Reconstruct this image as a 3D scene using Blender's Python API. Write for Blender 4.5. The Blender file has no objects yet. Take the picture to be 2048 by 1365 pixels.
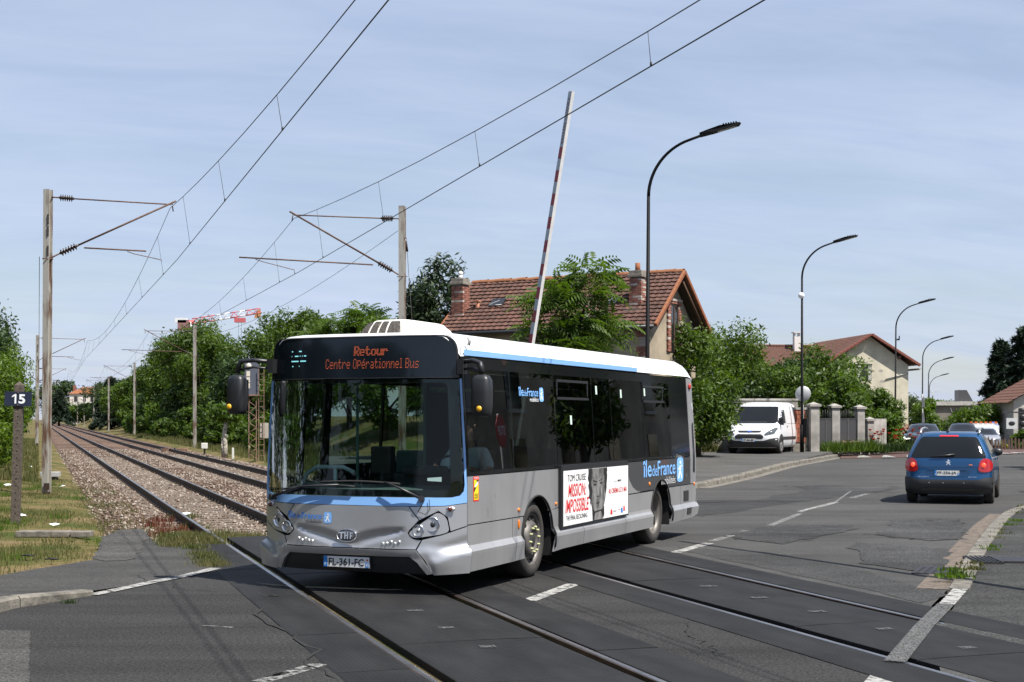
import bpy, bmesh, math, random
import numpy as np
from mathutils import Vector, Matrix
from mathutils.geometry import delaunay_2d_cdt

SC = bpy.context.scene
COL = SC.collection
R = math.radians
random.seed(7)
RNG = np.random.default_rng(11)

# ------------------------------------------------------------------ camera
FPX, EYE, HY = 2850.0, 1.8, 838.0            # focal length in px of a 2048 px frame, eye height, horizon row
cam_data = bpy.data.cameras.new('camera')
cam_data.sensor_width = 36.0
cam_data.lens = FPX / 2048 * 36
cam_data.shift_y = (HY - 682.5) / 2048
cam_data.clip_start = 0.1
cam_data.clip_end = 6000
cam_data.dof.use_dof = True
cam_data.dof.focus_distance = 16.0
cam_data.dof.aperture_fstop = 9.0
cam = bpy.data.objects.new('camera', cam_data)
cam.location = (0, 0, EYE)
cam.rotation_euler = (R(90), 0, 0)
COL.objects.link(cam)
SC.camera = cam

# ------------------------------------------------------------------ sun and sky
SUN_DIR = Vector((0.766, -0.643, 0)).normalized()
SUN_EL = R(59)
sun_vec = Vector((SUN_DIR.x * math.cos(SUN_EL), SUN_DIR.y * math.cos(SUN_EL), math.sin(SUN_EL)))
sun_data = bpy.data.lights.new('sun', 'SUN')
sun_data.energy = 5.0
sun_data.angle = R(0.53)
sun_data.color = (1.0, 0.955, 0.88)
sun = bpy.data.objects.new('sun', sun_data)
sun.rotation_euler = sun_vec.to_track_quat('Z', 'Y').to_euler()
sun.location = (60, -40, 90)
COL.objects.link(sun)

world = bpy.data.worlds.new('World')
SC.world = world
world.use_nodes = True
wn, wl = world.node_tree.nodes, world.node_tree.links
wn.clear()
w_out = wn.new('ShaderNodeOutputWorld')
w_bg = wn.new('ShaderNodeBackground')
w_bg.inputs['Strength'].default_value = 0.060
w_sky = wn.new('ShaderNodeTexSky')
w_sky.sky_type = 'NISHITA'
w_sky.sun_disc = False
w_sky.sun_elevation = SUN_EL
w_sky.sun_rotation = math.atan2(SUN_DIR.x, SUN_DIR.y)
w_sky.air_density = 1.15
w_sky.dust_density = 0.35
w_sky.ozone_density = 1.6
# thin veil of high cloud, streaked: mixed over the sky everywhere
w_tc = wn.new('ShaderNodeTexCoord')
w_sep = wn.new('ShaderNodeSeparateXYZ')
wl.new(w_tc.outputs['Generated'], w_sep.inputs[0])
def wmath(op, a, b=None, c=None):
    n = wn.new('ShaderNodeMath'); n.operation = op
    for i, v in enumerate((a, b, c)):
        if v is None: continue
        if isinstance(v, (int, float)): n.inputs[i].default_value = v
        else: wl.new(v, n.inputs[i])
    return n.outputs[0]
zc = wmath('ADD', wmath('MAXIMUM', w_sep.outputs['Z'], 0.0), 0.16)
cx = wmath('DIVIDE', w_sep.outputs['X'], zc)
cy = wmath('DIVIDE', w_sep.outputs['Y'], zc)
w_cmb = wn.new('ShaderNodeCombineXYZ')
wl.new(wmath('ADD', wmath('MULTIPLY', cx, 0.55), wmath('MULTIPLY', cy, 0.25)), w_cmb.inputs[0])
wl.new(wmath('SUBTRACT', wmath('MULTIPLY', cy, 1.5), wmath('MULTIPLY', cx, 0.45)), w_cmb.inputs[1])
w_n1 = wn.new('ShaderNodeTexNoise')
w_n1.inputs['Scale'].default_value = 0.9
w_n1.inputs['Detail'].default_value = 8
w_n1.inputs['Roughness'].default_value = 0.55
w_n1.inputs['Distortion'].default_value = 0.5
wl.new(w_cmb.outputs[0], w_n1.inputs['Vector'])
w_rmp = wn.new('ShaderNodeMapRange')
w_rmp.inputs['From Min'].default_value = 0.32
w_rmp.inputs['From Max'].default_value = 0.72
w_rmp.inputs['To Min'].default_value = 0.46
w_rmp.inputs['To Max'].default_value = 0.97
wl.new(w_n1.outputs['Fac'], w_rmp.inputs['Value'])
w_mix = wn.new('ShaderNodeMixRGB')
wl.new(w_rmp.outputs[0], w_mix.inputs['Fac'])
wl.new(w_sky.outputs[0], w_mix.inputs['Color1'])
w_n2 = wn.new('ShaderNodeTexNoise')
w_n2.inputs['Scale'].default_value = 3.1
w_n2.inputs['Detail'].default_value = 9
w_n2.inputs['Roughness'].default_value = 0.62
w_n2.inputs['Distortion'].default_value = 0.8
wl.new(w_cmb.outputs[0], w_n2.inputs['Vector'])
w_r2 = wn.new('ShaderNodeValToRGB')
w_r2.color_ramp.elements[0].position = 0.30; w_r2.color_ramp.elements[0].color = (4.95, 5.9, 8.15, 1)
w_r2.color_ramp.elements[1].position = 0.70; w_r2.color_ramp.elements[1].color = (5.95, 6.8, 8.75, 1)
wl.new(w_n2.outputs['Fac'], w_r2.inputs['Fac'])
wl.new(w_r2.outputs[0], w_mix.inputs['Color2'])
wl.new(w_mix.outputs[0], w_bg.inputs['Color'])
wl.new(w_bg.outputs[0], w_out.inputs['Surface'])

SC.view_settings.view_transform = 'Standard'
SC.view_settings.look = 'None'
SC.view_settings.exposure = 0.85
SC.view_settings.gamma = 1.0
SC.render.engine = 'CYCLES'
SC.cycles.use_denoising = True
SC.cycles.max_bounces = 7
SC.cycles.diffuse_bounces = 3
SC.cycles.glossy_bounces = 4
SC.cycles.transparent_max_bounces = 24
SC.cycles.transmission_bounces = 4
SC.cycles.sample_clamp_indirect = 6.0
SC.cycles.caustics_reflective = False
SC.cycles.caustics_refractive = False

# ------------------------------------------------------------------ helpers
def gp(px, py, z=0.0):
    """point of the ground (height z) seen at photo pixel"""
    d = FPX * (EYE - z) / (py - HY)
    return ((px - 1024) / FPX * d, d)
TD = Vector((-0.3153, 0.949, 0)).normalized()       # along the tracks, away from the camera
TN = Vector((TD.y, -TD.x, 0))                        # across the tracks, to the right
def tp(s, n, z=0.0):
    v = TD * s + TN * n
    return (v.x, v.y, z)
TRK_ROT = math.atan2(TD.y, TD.x)

MATS = {}
def M(name, col, rough=0.6, metal=0.0, var=0.0, vscale=4.0, bump=0.0, bscale=60.0, spec=0.5, coat=0.0,
      col2=None, detail=5.0, emit=None, estr=0.0, vstretch=None, lo=0.35, hi=0.65):
    if name in MATS: return MATS[name]
    m = bpy.data.materials.new(name); m.use_nodes = True
    nt = m.node_tree; nd, lk = nt.nodes, nt.links
    b = nd['Principled BSDF']
    b.inputs['Base Color'].default_value = (*col, 1)
    b.inputs['Roughness'].default_value = rough
    b.inputs['Metallic'].default_value = metal
    b.inputs['Specular IOR Level'].default_value = spec
    b.inputs['Coat Weight'].default_value = coat
    b.inputs['Coat Roughness'].default_value = 0.05
    if emit:
        b.inputs['Emission Color'].default_value = (*emit, 1)
        b.inputs['Emission Strength'].default_value = estr
    if var or col2 or bump:
        tc = nd.new('ShaderNodeTexCoord')
        vec = tc.outputs['Object']
        if vstretch:
            mp = nd.new('ShaderNodeMapping'); mp.inputs['Scale'].default_value = vstretch
            lk.new(vec, mp.inputs['Vector']); vec = mp.outputs[0]
    if var or col2:
        n = nd.new('ShaderNodeTexNoise'); n.inputs['Scale'].default_value = vscale
        n.inputs['Detail'].default_value = detail; n.inputs['Roughness'].default_value = 0.6
        lk.new(vec, n.inputs['Vector'])
        rp = nd.new('ShaderNodeValToRGB')
        a = tuple(c * (1 - var) for c in col); c2 = col2 or tuple(min(1, c * (1 + var)) for c in col)
        rp.color_ramp.elements[0].position = lo; rp.color_ramp.elements[0].color = (*a, 1)
        rp.color_ramp.elements[1].position = hi; rp.color_ramp.elements[1].color = (*c2, 1)
        lk.new(n.outputs['Fac'], rp.inputs['Fac'])
        lk.new(rp.outputs['Color'], b.inputs['Base Color'])
    if bump:
        n2 = nd.new('ShaderNodeTexNoise'); n2.inputs['Scale'].default_value = bscale
        n2.inputs['Detail'].default_value = 4
        lk.new(vec, n2.inputs['Vector'])
        bp = nd.new('ShaderNodeBump'); bp.inputs['Strength'].default_value = bump
        bp.inputs['Distance'].default_value = 0.02
        lk.new(n2.outputs['Fac'], bp.inputs['Height'])
        lk.new(bp.outputs[0], b.inputs['Normal'])
    MATS[name] = m
    return m

def glass(name, tint, refl=0.06, rough=0.0, k=1.0):
    """thin pane: tinted see-through plus a fresnel reflection"""
    if name in MATS: return MATS[name]
    m = bpy.data.materials.new(name); m.use_nodes = True
    nt = m.node_tree; nd, lk = nt.nodes, nt.links; nd.clear()
    o = nd.new('ShaderNodeOutputMaterial'); mx = nd.new('ShaderNodeMixShader')
    t = nd.new('ShaderNodeBsdfTransparent'); t.inputs['Color'].default_value = (*tint, 1)
    g = nd.new('ShaderNodeBsdfGlossy'); g.inputs['Roughness'].default_value = rough
    g.inputs['Color'].default_value = (0.95, 0.97, 1, 1)
    fr = nd.new('ShaderNodeFresnel'); fr.inputs['IOR'].default_value = 1.5
    ad = nd.new('ShaderNodeMath'); ad.operation = 'MULTIPLY_ADD'
    ad.inputs[1].default_value = k; ad.inputs[2].default_value = refl - 0.06; ad.use_clamp = True
    lk.new(fr.outputs[0], ad.inputs[0]); lk.new(ad.outputs[0], mx.inputs['Fac'])
    lk.new(t.outputs[0], mx.inputs[1]); lk.new(g.outputs[0], mx.inputs[2]); lk.new(mx.outputs[0], o.inputs['Surface'])
    MATS[name] = m
    return m

def leafmat(name, c1, c2, trans=0.35, nscale=0.6):
    if name in MATS: return MATS[name]
    m = bpy.data.materials.new(name); m.use_nodes = True
    nt = m.node_tree; nd, lk = nt.nodes, nt.links; nd.clear()
    o = nd.new('ShaderNodeOutputMaterial'); mx = nd.new('ShaderNodeMixShader'); mx.inputs['Fac'].default_value = trans
    gi = nd.new('ShaderNodeNewGeometry'); tc = nd.new('ShaderNodeTexCoord')
    n = nd.new('ShaderNodeTexNoise'); n.inputs['Scale'].default_value = nscale; n.inputs['Detail'].default_value = 3
    lk.new(tc.outputs['Object'], n.inputs['Vector'])
    ma = nd.new('ShaderNodeMath'); ma.operation = 'MULTIPLY_ADD'; ma.inputs[1].default_value = 0.55; 
    lk.new(gi.outputs['Random Per Island'], ma.inputs[0])
    m2 = nd.new('ShaderNodeMath'); m2.operation = 'MULTIPLY_ADD'; m2.inputs[1].default_value = 1.3; m2.inputs[2].default_value = -0.42
    lk.new(n.outputs['Fac'], m2.inputs[0]); lk.new(m2.outputs[0], ma.inputs[2])
    rp = nd.new('ShaderNodeValToRGB')
    rp.color_ramp.elements[0].color = (*c1, 1); rp.color_ramp.elements[1].color = (*c2, 1)
    lk.new(ma.outputs[0], rp.inputs['Fac'])
    p = nd.new('ShaderNodeBsdfPrincipled'); p.inputs['Roughness'].default_value = 0.5
    p.inputs['Specular IOR Level'].default_value = 0.3
    t = nd.new('ShaderNodeBsdfTranslucent')
    hs = nd.new('ShaderNodeHueSaturation'); hs.inputs['Value'].default_value = 1.5; hs.inputs['Saturation'].default_value = 1.15
    lk.new(rp.outputs[0], p.inputs['Base Color']); lk.new(rp.outputs[0], hs.inputs['Color']); lk.new(hs.outputs[0], t.inputs['Color'])
    lk.new(p.outputs[0], mx.inputs[1]); lk.new(t.outputs[0], mx.inputs[2]); lk.new(mx.outputs[0], o.inputs['Surface'])
    MATS[name] = m
    return m

def tag(o, label=None, cat=None, group=None, kind=None):
    if label: o['label'] = label
    if cat: o['category'] = cat
    if group: o['group'] = group
    if kind: o['kind'] = kind
    return o
def thing(name, label, cat, loc=(0, 0, 0), rz=0.0, group=None):
    o = bpy.data.objects.new(name, None); COL.objects.link(o)
    o.empty_display_size = 0.2
    o.location = loc; o.rotation_euler = (0, 0, rz)
    return tag(o, label, cat, group)
def link(name, me, parent=None, mat=None):
    if mat is not None:
        me.materials.clear(); me.materials.append(mat)
    o = bpy.data.objects.new(name, me); COL.objects.link(o)
    if parent is not None: o.parent = parent
    return o
def copy_tree(o, parent=None):
    c = o.copy(); COL.objects.link(c); c.parent = parent
    for ch in list(o.children): copy_tree(ch, c)
    return c

def npmesh(name, V, F, smooth=False):
    """mesh from numpy vertices and equal-sized faces"""
    me = bpy.data.meshes.new(name)
    V = np.asarray(V, dtype=np.float32); F = np.asarray(F, dtype=np.int32)
    k = F.shape[1]
    me.vertices.add(len(V)); me.vertices.foreach_set('co', V.ravel())
    me.loops.add(F.size); me.loops.foreach_set('vertex_index', F.ravel())
    me.polygons.add(len(F)); me.polygons.foreach_set('loop_start', np.arange(0, F.size, k, dtype=np.int32))
    me.polygons.foreach_set('loop_total', np.full(len(F), k, dtype=np.int32))
    if smooth: me.polygons.foreach_set('use_smooth', np.ones(len(F), dtype=bool))
    me.update(calc_edges=True); me.validate()
    return me

class MB:
    """collects shapes into one mesh"""
    def __init__(s): s.v = []; s.f = []; s.sm = []
    def add(s, vs, fs, smooth=False, mtx=None):
        o = len(s.v)
        for p in vs:
            p = Vector(p)
            if mtx is not None: p = mtx @ p
            s.v.append((p.x, p.y, p.z))
        for f in fs: s.f.append([i + o for i in f]); s.sm.append(smooth)
        return s
    def box(s, x0, x1, y0, y1, z0, z1, mtx=None):
        vs = [(x, y, z) for z in (z0, z1) for y in (y0, y1) for x in (x0, x1)]
        return s.add(vs, [(0, 2, 3, 1), (4, 5, 7, 6), (0, 1, 5, 4), (2, 6, 7, 3), (0, 4, 6, 2), (1, 3, 7, 5)], mtx=mtx)
    def prism(s, poly, z0, z1, mtx=None, axis='z'):
        n = len(poly)
        def P(a, b, c): return {'z': (a, b, c), 'y': (a, c, b), 'x': (c, a, b)}[axis]
        vs = [P(a, b, z0) for a, b in poly] + [P(a, b, z1) for a, b in poly]
        return s.add(vs, [tuple(range(n))[::-1], tuple(range(n, 2 * n))] + [(i, (i + 1) % n, n + (i + 1) % n, n + i) for i in range(n)], mtx=mtx)
    def tube(s, pts, r, n=8, cap=True, smooth=True, mtx=None):
        pts = [Vector(p) for p in pts]; k = len(pts)
        rs = r if isinstance(r, (list, tuple)) else [r] * k
        vs = []; up = Vector((0, 0, 1)); prev = None
        for i, p in enumerate(pts):
            t = (pts[min(i + 1, k - 1)] - pts[max(i - 1, 0)])
            if t.length < 1e-9: t = Vector((0, 0, 1))
            t.normalize()
            if prev is None:
                a = t.cross(up)
                if a.length < 1e-3: a = t.cross(Vector((1, 0, 0)))
            else:
                a = prev - t * prev.dot(t)
                if a.length < 1e-6: a = t.cross(up)
            a.normalize(); prev = a; b = t.cross(a)
            for j in range(n):
                an = 2 * math.pi * j / n
                vs.append(p + (a * math.cos(an) + b * math.sin(an)) * rs[i])
        fs = [(i * n + j, i * n + (j + 1) % n, (i + 1) * n + (j + 1) % n, (i + 1) * n + j) for i in range(k - 1) for j in range(n)]
        s.add(vs, fs, smooth, mtx)
        if cap:
            o = len(s.v) - len(vs)
            s.f.append([o + j for j in range(n)][::-1]); s.sm.append(False)
            s.f.append([o + (k - 1) * n + j for j in range(n)]); s.sm.append(False)
        return s
    def lathe(s, prof, n=24, mtx=None, smooth=True, closed=False):
        """profile of (radius, height) turned about z"""
        k = len(prof); vs = []
        for rr, h in prof:
            for j in range(n):
                a = 2 * math.pi * j / n; vs.append((rr * math.cos(a), rr * math.sin(a), h))
        fs = [(i * n + j, i * n + (j + 1) % n, (i + 1) * n + (j + 1) % n, (i + 1) * n + j) for i in range(k - 1) for j in range(n)]
        if closed: fs += [((k - 1) * n + j, (k - 1) * n + (j + 1) % n, (j + 1) % n, j) for j in range(n)]
        s.add(vs, fs, smooth, mtx)
        return s
    def sphere(s, c, r, n=12, m=8, sc=(1, 1, 1), mtx=None):
        prof = [(r * math.sin(math.pi * i / m), -r * math.cos(math.pi * i / m)) for i in range(m + 1)]
        prof[0] = (1e-4, -r); prof[-1] = (1e-4, r)
        mt = Matrix.Translation(c) @ Matrix.Diagonal((*sc, 1))
        if mtx is not None: mt = mtx @ mt
        return s.lathe(prof, n, mt)
    def grid(s, rows, smooth=True, mtx=None, flip=False):
        """rows: list of equal-length lists of points"""
        k, n = len(rows), len(rows[0])
        vs = [p for r in rows for p in r]
        fs = [(i * n + j, i * n + j + 1, (i + 1) * n + j + 1, (i + 1) * n + j) for i in range(k - 1) for j in range(n - 1)]
        if flip: fs = [f[::-1] for f in fs]
        return s.add(vs, fs, smooth, mtx)
    def mesh(s, name, bevel=0.0):
        me = bpy.data.meshes.new(name)
        me.from_pydata(s.v, [], s.f)
        me.polygons.foreach_set('use_smooth', s.sm)
        me.update()
        if bevel:
            bm = bmesh.new(); bm.from_mesh(me)
            bmesh.ops.recalc_face_normals(bm, faces=bm.faces)
            ed = [e for e in bm.edges if len(e.link_faces) == 2 and e.calc_face_angle(0) > 0.6]
            bmesh.ops.bevel(bm, geom=ed, offset=bevel, segments=2, affect='EDGES', profile=0.6)
            bm.to_mesh(me); bm.free()
        return me
    def build(s, name, mat, parent=None, bevel=0.0):
        return link(name, s.mesh(name, bevel), parent, mat)

def pip(x, y, loops):
    c = False
    for lp in loops:
        j = len(lp) - 1
        for i in range(len(lp)):
            xi, yi = lp[i]; xj, yj = lp[j]
            if (yi > y) != (yj > y) and x < (xj - xi) * (y - yi) / (yj - yi) + xi: c = not c
            j = i
    return c
def resample(lp, step):
    out = []
    for i, a in enumerate(lp):
        b = lp[(i + 1) % len(lp)]
        d = math.hypot(b[0] - a[0], b[1] - a[1]); k = max(1, int(math.ceil(d / step)))
        for j in range(k): out.append((a[0] + (b[0] - a[0]) * j / k, a[1] + (b[1] - a[1]) * j / k))
    return out
def rounded(lp, r, seg=4):
    """round the corners of a loop"""
    out = []; n = len(lp)
    for i in range(n):
        p0, p, p1 = Vector(lp[i - 1]), Vector(lp[i]), Vector(lp[(i + 1) % n])
        rr = r[i] if isinstance(r, (list, tuple)) else r
        a = (p0 - p); b = (p1 - p)
        rr = min(rr, a.length * 0.48, b.length * 0.48)
        if rr < 1e-5: out.append((p.x, p.y)); continue
        A = p + a.normalized() * rr; B = p + b.normalized() * rr
        for k in range(seg + 1):
            t = k / seg
            q = A * (1 - t) ** 2 + p * 2 * t * (1 - t) + B * t * t
            out.append((q.x, q.y))
    return out
def ellipse(cx, cy, rx, ry, n=20, rot=0):
    return [(cx + rx * math.cos(a) * math.cos(rot) - ry * math.sin(a) * math.sin(rot),
             cy + rx * math.cos(a) * math.sin(rot) + ry * math.sin(a) * math.cos(rot)) for a in [2 * math.pi * i / n for i in range(n)]]
def sheet(name, loops, fmap, mat, parent=None, step=0.12, thick=0.0, nrm=None, smooth=True):
    """fill 2D loops (even-odd) with small triangles, map each point to 3D; optional thickness along -nrm(u,v)"""
    loops = [resample(l, step) for l in loops]
    pts = []; edges = []
    for l in loops:
        o = len(pts); pts += l; edges += [(o + i, o + (i + 1) % len(l)) for i in range(len(l))]
    nb = len(pts)
    xs = [p[0] for p in pts]; ys = [p[1] for p in pts]
    x0, x1, y0, y1 = min(xs), max(xs), min(ys), max(ys)
    gx = int((x1 - x0) / step); gy = int((y1 - y0) / step)
    if gx * gy < 40000:
        B = np.array(pts)
        for i in range(1, gx + 1):
            for j in range(1, gy + 1):
                x = x0 + (x1 - x0) * (i - 0.5 * (j % 2)) / (gx + 1); y = y0 + (y1 - y0) * j / (gy + 1)
                if pip(x, y, loops) and np.min((B[:, 0] - x) ** 2 + (B[:, 1] - y) ** 2) > (0.4 * step) ** 2: pts.append((x, y))
    res = delaunay_2d_cdt([Vector(p) for p in pts], edges, [], 0, 1e-6)
    V2, F = res[0], res[2]
    F = [f for f in F if pip(sum(V2[i].x for i in f) / 3, sum(V2[i].y for i in f) / 3, loops)]
    V = [Vector(fmap(p.x, p.y)) for p in V2]
    me = bpy.data.meshes.new(name)
    if thick:
        n = len(V)
        if nrm is None: nv = [Vector((0, 0, 1))] * n
        else: nv = [Vector(nrm(p.x, p.y)) for p in V2]
        V = V + [V[i] - nv[i] * thick for i in range(n)]
        cnt = {}
        for f in F:
            for a, b in ((f[0], f[1]), (f[1], f[2]), (f[2], f[0])): cnt[(a, b)] = 1
        rim = [(a, b) for (a, b) in cnt if (b, a) not in cnt]
        FF = [tuple(f) for f in F] + [tuple(i + n for i in f[::-1]) for f in F] + [(b, a, a + n, b + n) for a, b in rim]
    else: FF = [tuple(f) for f in F]
    me.from_pydata([tuple(v) for v in V], [], FF)
    sm = [smooth] * len(F) + ([smooth] * len(F) + [False] * (len(FF) - 2 * len(F)) if thick else [])
    me.polygons.foreach_set('use_smooth', sm); me.update()
    if smooth and thick:
        bm = bmesh.new(); bm.from_mesh(me)
        for e in bm.edges:
            if len(e.link_faces) == 2 and e.calc_face_angle(0) > 0.8: e.smooth = False
        bm.to_mesh(me); bm.free()
    return link(name, me, parent, mat)

_txt = {}
def text2d(s, bold=0.0):
    """vertices and faces of a line of lettering, baseline at 0, cap height about 0.7"""
    key = (s, bold)
    if key in _txt: return _txt[key]
    cu = bpy.data.curves.new('lettering', 'FONT'); cu.body = s; cu.size = 1.0; cu.offset = bold; cu.resolution_u = 3
    ob = bpy.data.objects.new('lettering', cu); COL.objects.link(ob)
    bpy.context.view_layer.update()
    dg = bpy.context.evaluated_depsgraph_get()
    me = bpy.data.meshes.new_from_object(ob.evaluated_get(dg))
    V = [(v.co.x, v.co.y) for v in me.vertices]; F = [tuple(p.vertices) for p in me.polygons]
    bpy.data.objects.remove(ob); bpy.data.meshes.remove(me); bpy.data.curves.remove(cu)
    _txt[key] = (V, F)
    return V, F
def lettering(name, s, x0, x1, y0, y1, fmap, mat, parent=None, bold=0.0, shear=0.0, sub=0):
    """fit the text into the rectangle x0..x1, y0..y1 of a surface"""
    V, F = text2d(s, bold)
    a0, a1 = min(v[0] for v in V), max(v[0] for v in V); b0, b1 = min(v[1] for v in V), max(v[1] for v in V)
    W = [(x0 + (v[0] - a0) / (a1 - a0) * (x1 - x0) + shear * (v[1] - b0) / (b1 - b0), y0 + (v[1] - b0) / (b1 - b0) * (y1 - y0)) for v in V]
    me = bpy.data.meshes.new(name); me.from_pydata([tuple(fmap(*p)) for p in W], [], F); me.update()
    return link(name, me, parent, mat)

def smooth01(a, b, x):
    t = min(1.0, max(0.0, (x - a) / (b - a))); return t * t * (3 - 2 * t)
ORD = ['nearest', 'second', 'third', 'fourth', 'fifth', 'sixth', 'seventh', 'eighth', 'ninth', 'tenth', 'eleventh', 'twelfth', 'thirteenth', 'fourteenth', 'fifteenth', 'sixteenth']
# ================================================================== setting: ground, tracks, roads
def asphalt(name, base, tint=(1, 1, 0.99), speck=0.5, big=0.25, rough=0.85):
    if name in MATS: return MATS[name]
    m = bpy.data.materials.new(name); m.use_nodes = True
    nt = m.node_tree; nd, lk = nt.nodes, nt.links; b = nd['Principled BSDF']
    b.inputs['Roughness'].default_value = rough; b.inputs['Specular IOR Level'].default_value = 0.12
    tc = nd.new('ShaderNodeTexCoord')
    def noise(sc, det=4, ro=0.6):
        n = nd.new('ShaderNodeTexNoise'); n.inputs['Scale'].default_value = sc; n.inputs['Detail'].default_value = det
        n.inputs['Roughness'].default_value = ro; lk.new(tc.outputs['Object'], n.inputs['Vector']); return n.outputs['Fac']
    def mr(x, a, c, lo, hi):
        n = nd.new('ShaderNodeMapRange'); n.inputs[1].default_value = a; n.inputs[2].default_value = c
        n.inputs[3].default_value = lo; n.inputs[4].default_value = hi; lk.new(x, n.inputs[0]); return n.outputs[0]
    def mul(a, c):
        n = nd.new('ShaderNodeMath'); n.operation = 'MULTIPLY'; lk.new(a, n.inputs[0]); lk.new(c, n.inputs[1]); return n.outputs[0]
    v = mul(mr(noise(0.35, 6), 0.3, 0.7, 1 - big, 1 + big), mr(noise(3.0, 5, 0.7), 0.3, 0.7, 1 - 0.5 * big, 1 + 0.5 * big))
    v = mul(v, mr(noise(38, 3, 0.7), 0.36, 0.64, 1 - speck * 0.7, 1 + speck * 0.7))
    v = mul(v, mr(noise(110, 1, 0.5), 0.58, 0.70, 1.0, 1 + 1.8 * speck))
    mpn = nd.new('ShaderNodeMapping'); mpn.inputs['Rotation'].default_value = (0, 0, R(-66.8)); mpn.inputs['Scale'].default_value = (0.12, 1.5, 1)
    ns_ = nd.new('ShaderNodeTexNoise'); ns_.inputs['Scale'].default_value = 1.0; ns_.inputs['Detail'].default_value = 5; ns_.inputs['Roughness'].default_value = 0.6
    lk.new(tc.outputs['Object'], mpn.inputs['Vector']); lk.new(mpn.outputs[0], ns_.inputs['Vector'])
    v = mul(v, mr(ns_.outputs['Fac'], 0.32, 0.68, 0.78, 1.2))
    cm = nd.new('ShaderNodeVectorMath'); cm.operation = 'SCALE'
    cm.inputs[0].default_value = tuple(base * t for t in tint); lk.new(v, cm.inputs['Scale'])
    lk.new(cm.outputs[0], b.inputs['Base Color'])
    bp = nd.new('ShaderNodeBump'); bp.inputs['Strength'].default_value = 0.35; bp.inputs['Distance'].default_value = 0.01
    lk.new(noise(70, 3), bp.inputs['Height']); lk.new(bp.outputs[0], b.inputs['Normal'])
    MATS[name] = m
    return m
def worn(name, col, cover=0.5, scale=9.0, rough=0.7):
    """road paint: flakes away where the noise is low"""
    if name in MATS: return MATS[name]
    m = M(name, col, rough, var=0.12, vscale=14)
    nt = m.node_tree; nd, lk = nt.nodes, nt.links; b = nd['Principled BSDF']
    tc = nd.new('ShaderNodeTexCoord'); n = nd.new('ShaderNodeTexNoise')
    n.inputs['Scale'].default_value = scale; n.inputs['Detail'].default_value = 8; n.inputs['Roughness'].default_value = 0.75
    lk.new(tc.outputs['Object'], n.inputs['Vector'])
    mp = nd.new('ShaderNodeMapRange'); mp.inputs[1].default_value = cover - 0.06; mp.inputs[2].default_value = cover + 0.06
    lk.new(n.outputs['Fac'], mp.inputs[0]); lk.new(mp.outputs[0], b.inputs['Alpha'])
    return m

A_ROAD = asphalt('asphalt_road', 0.052, (1.02, 1, 0.97), big=0.16)
A_NEAR = asphalt('asphalt_foreground', 0.029, (1.02, 1, 0.98), big=0.14, speck=0.65)
A_PAVE = asphalt('asphalt_pavement', 0.046, (1.02, 1, 0.965), big=0.2)
A_OLD = asphalt('asphalt_old_patch', 0.05, (1.03, 1.0, 0.95), speck=0.7)
A_FORE = asphalt('asphalt_forecourt', 0.068, (1.03, 1.0, 0.96), big=0.16, speck=0.35)
A_RED = asphalt('asphalt_red', 0.06, (1.35, 0.88, 0.8), big=0.2)
A_RIGHT = asphalt('asphalt_right_pavement', 0.034, (1, 1, 0.97), big=0.3, speck=0.8)
PAINT = worn('road_paint', (0.29, 0.285, 0.27), 0.45)
PAINT_OLD = worn('road_paint_worn', (0.22, 0.22, 0.21), 0.50, 16)
CONC = M('kerb_concrete', (0.128, 0.117, 0.098), 0.85, var=0.45, vscale=6, bump=0.4, bscale=40)
PINKC = M('gutter_pink_concrete', (0.105, 0.083, 0.065), 0.9, var=0.45, vscale=9, bump=0.5, bscale=50)

# ---- terrain: one sheet in track coordinates, out to the horizon
def smooth01v(a, b, x):
    t = np.clip((x - a) / (b - a), 0, 1); return t * t * (3 - 2 * t)
S_ = np.concatenate([np.array([-400, -150, -60, -20]), np.arange(0, 130, 1.5), np.arange(130, 400, 12), np.array([420, 520, 700, 1000, 1600, 2800])])
N_ = np.concatenate([np.array([-2200, -900, -300, -100, -50, -30, -20, -15, -12]), np.arange(-10, 26, 0.7), np.array([28, 32, 38, 46, 60, 80, 110, 150, 220, 400, 900, 2200])])
SS, NN = np.meshgrid(S_, N_, indexing='ij')
Z = np.full(SS.shape, -0.05)
far = smooth01v(20.0, 24.0, SS)
Z += far * (-0.07 * smooth01v(-3, 0.5, NN) - 0.2 * smooth01v(0.9, 1.5, NN) + 0.2 * smooth01v(8.7, 9.4, NN) + 0.05 * smooth01v(9.5, 11, NN))
bank = smooth01v(52, 72, SS)
Z += bank * (2.0 * smooth01v(11.3, 17.5, NN) - 2.0 * smooth01v(23, 29, NN))
Z += smooth01v(40, 60, SS) * 0.9 * smooth01v(-2.2, -6.0, NN)
Z -= (1 - bank) * 0.16 * smooth01v(4.7, 5.5, NN)
Z += (RNG.random(SS.shape) - 0.5) * 0.05 * (np.abs(NN) < 30) * far * (1 - (NN > 0.8) * (NN < 9.0))
PX = TD.x * SS + TN.x * NN; PY = TD.y * SS + TN.y * NN
Z -= (1.85 * smooth01v(72, 110, PY) + 0.25 * smooth01v(55, 60, PY)) * smooth01v(8, 12, PX)
ns, nn = SS.shape
idx = np.arange(ns * nn).reshape(ns, nn)
F = np.stack([idx[:-1, :-1], idx[:-1, 1:], idx[1:, 1:], idx[1:, :-1]], -1).reshape(-1, 4)[:, ::-1]
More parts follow.
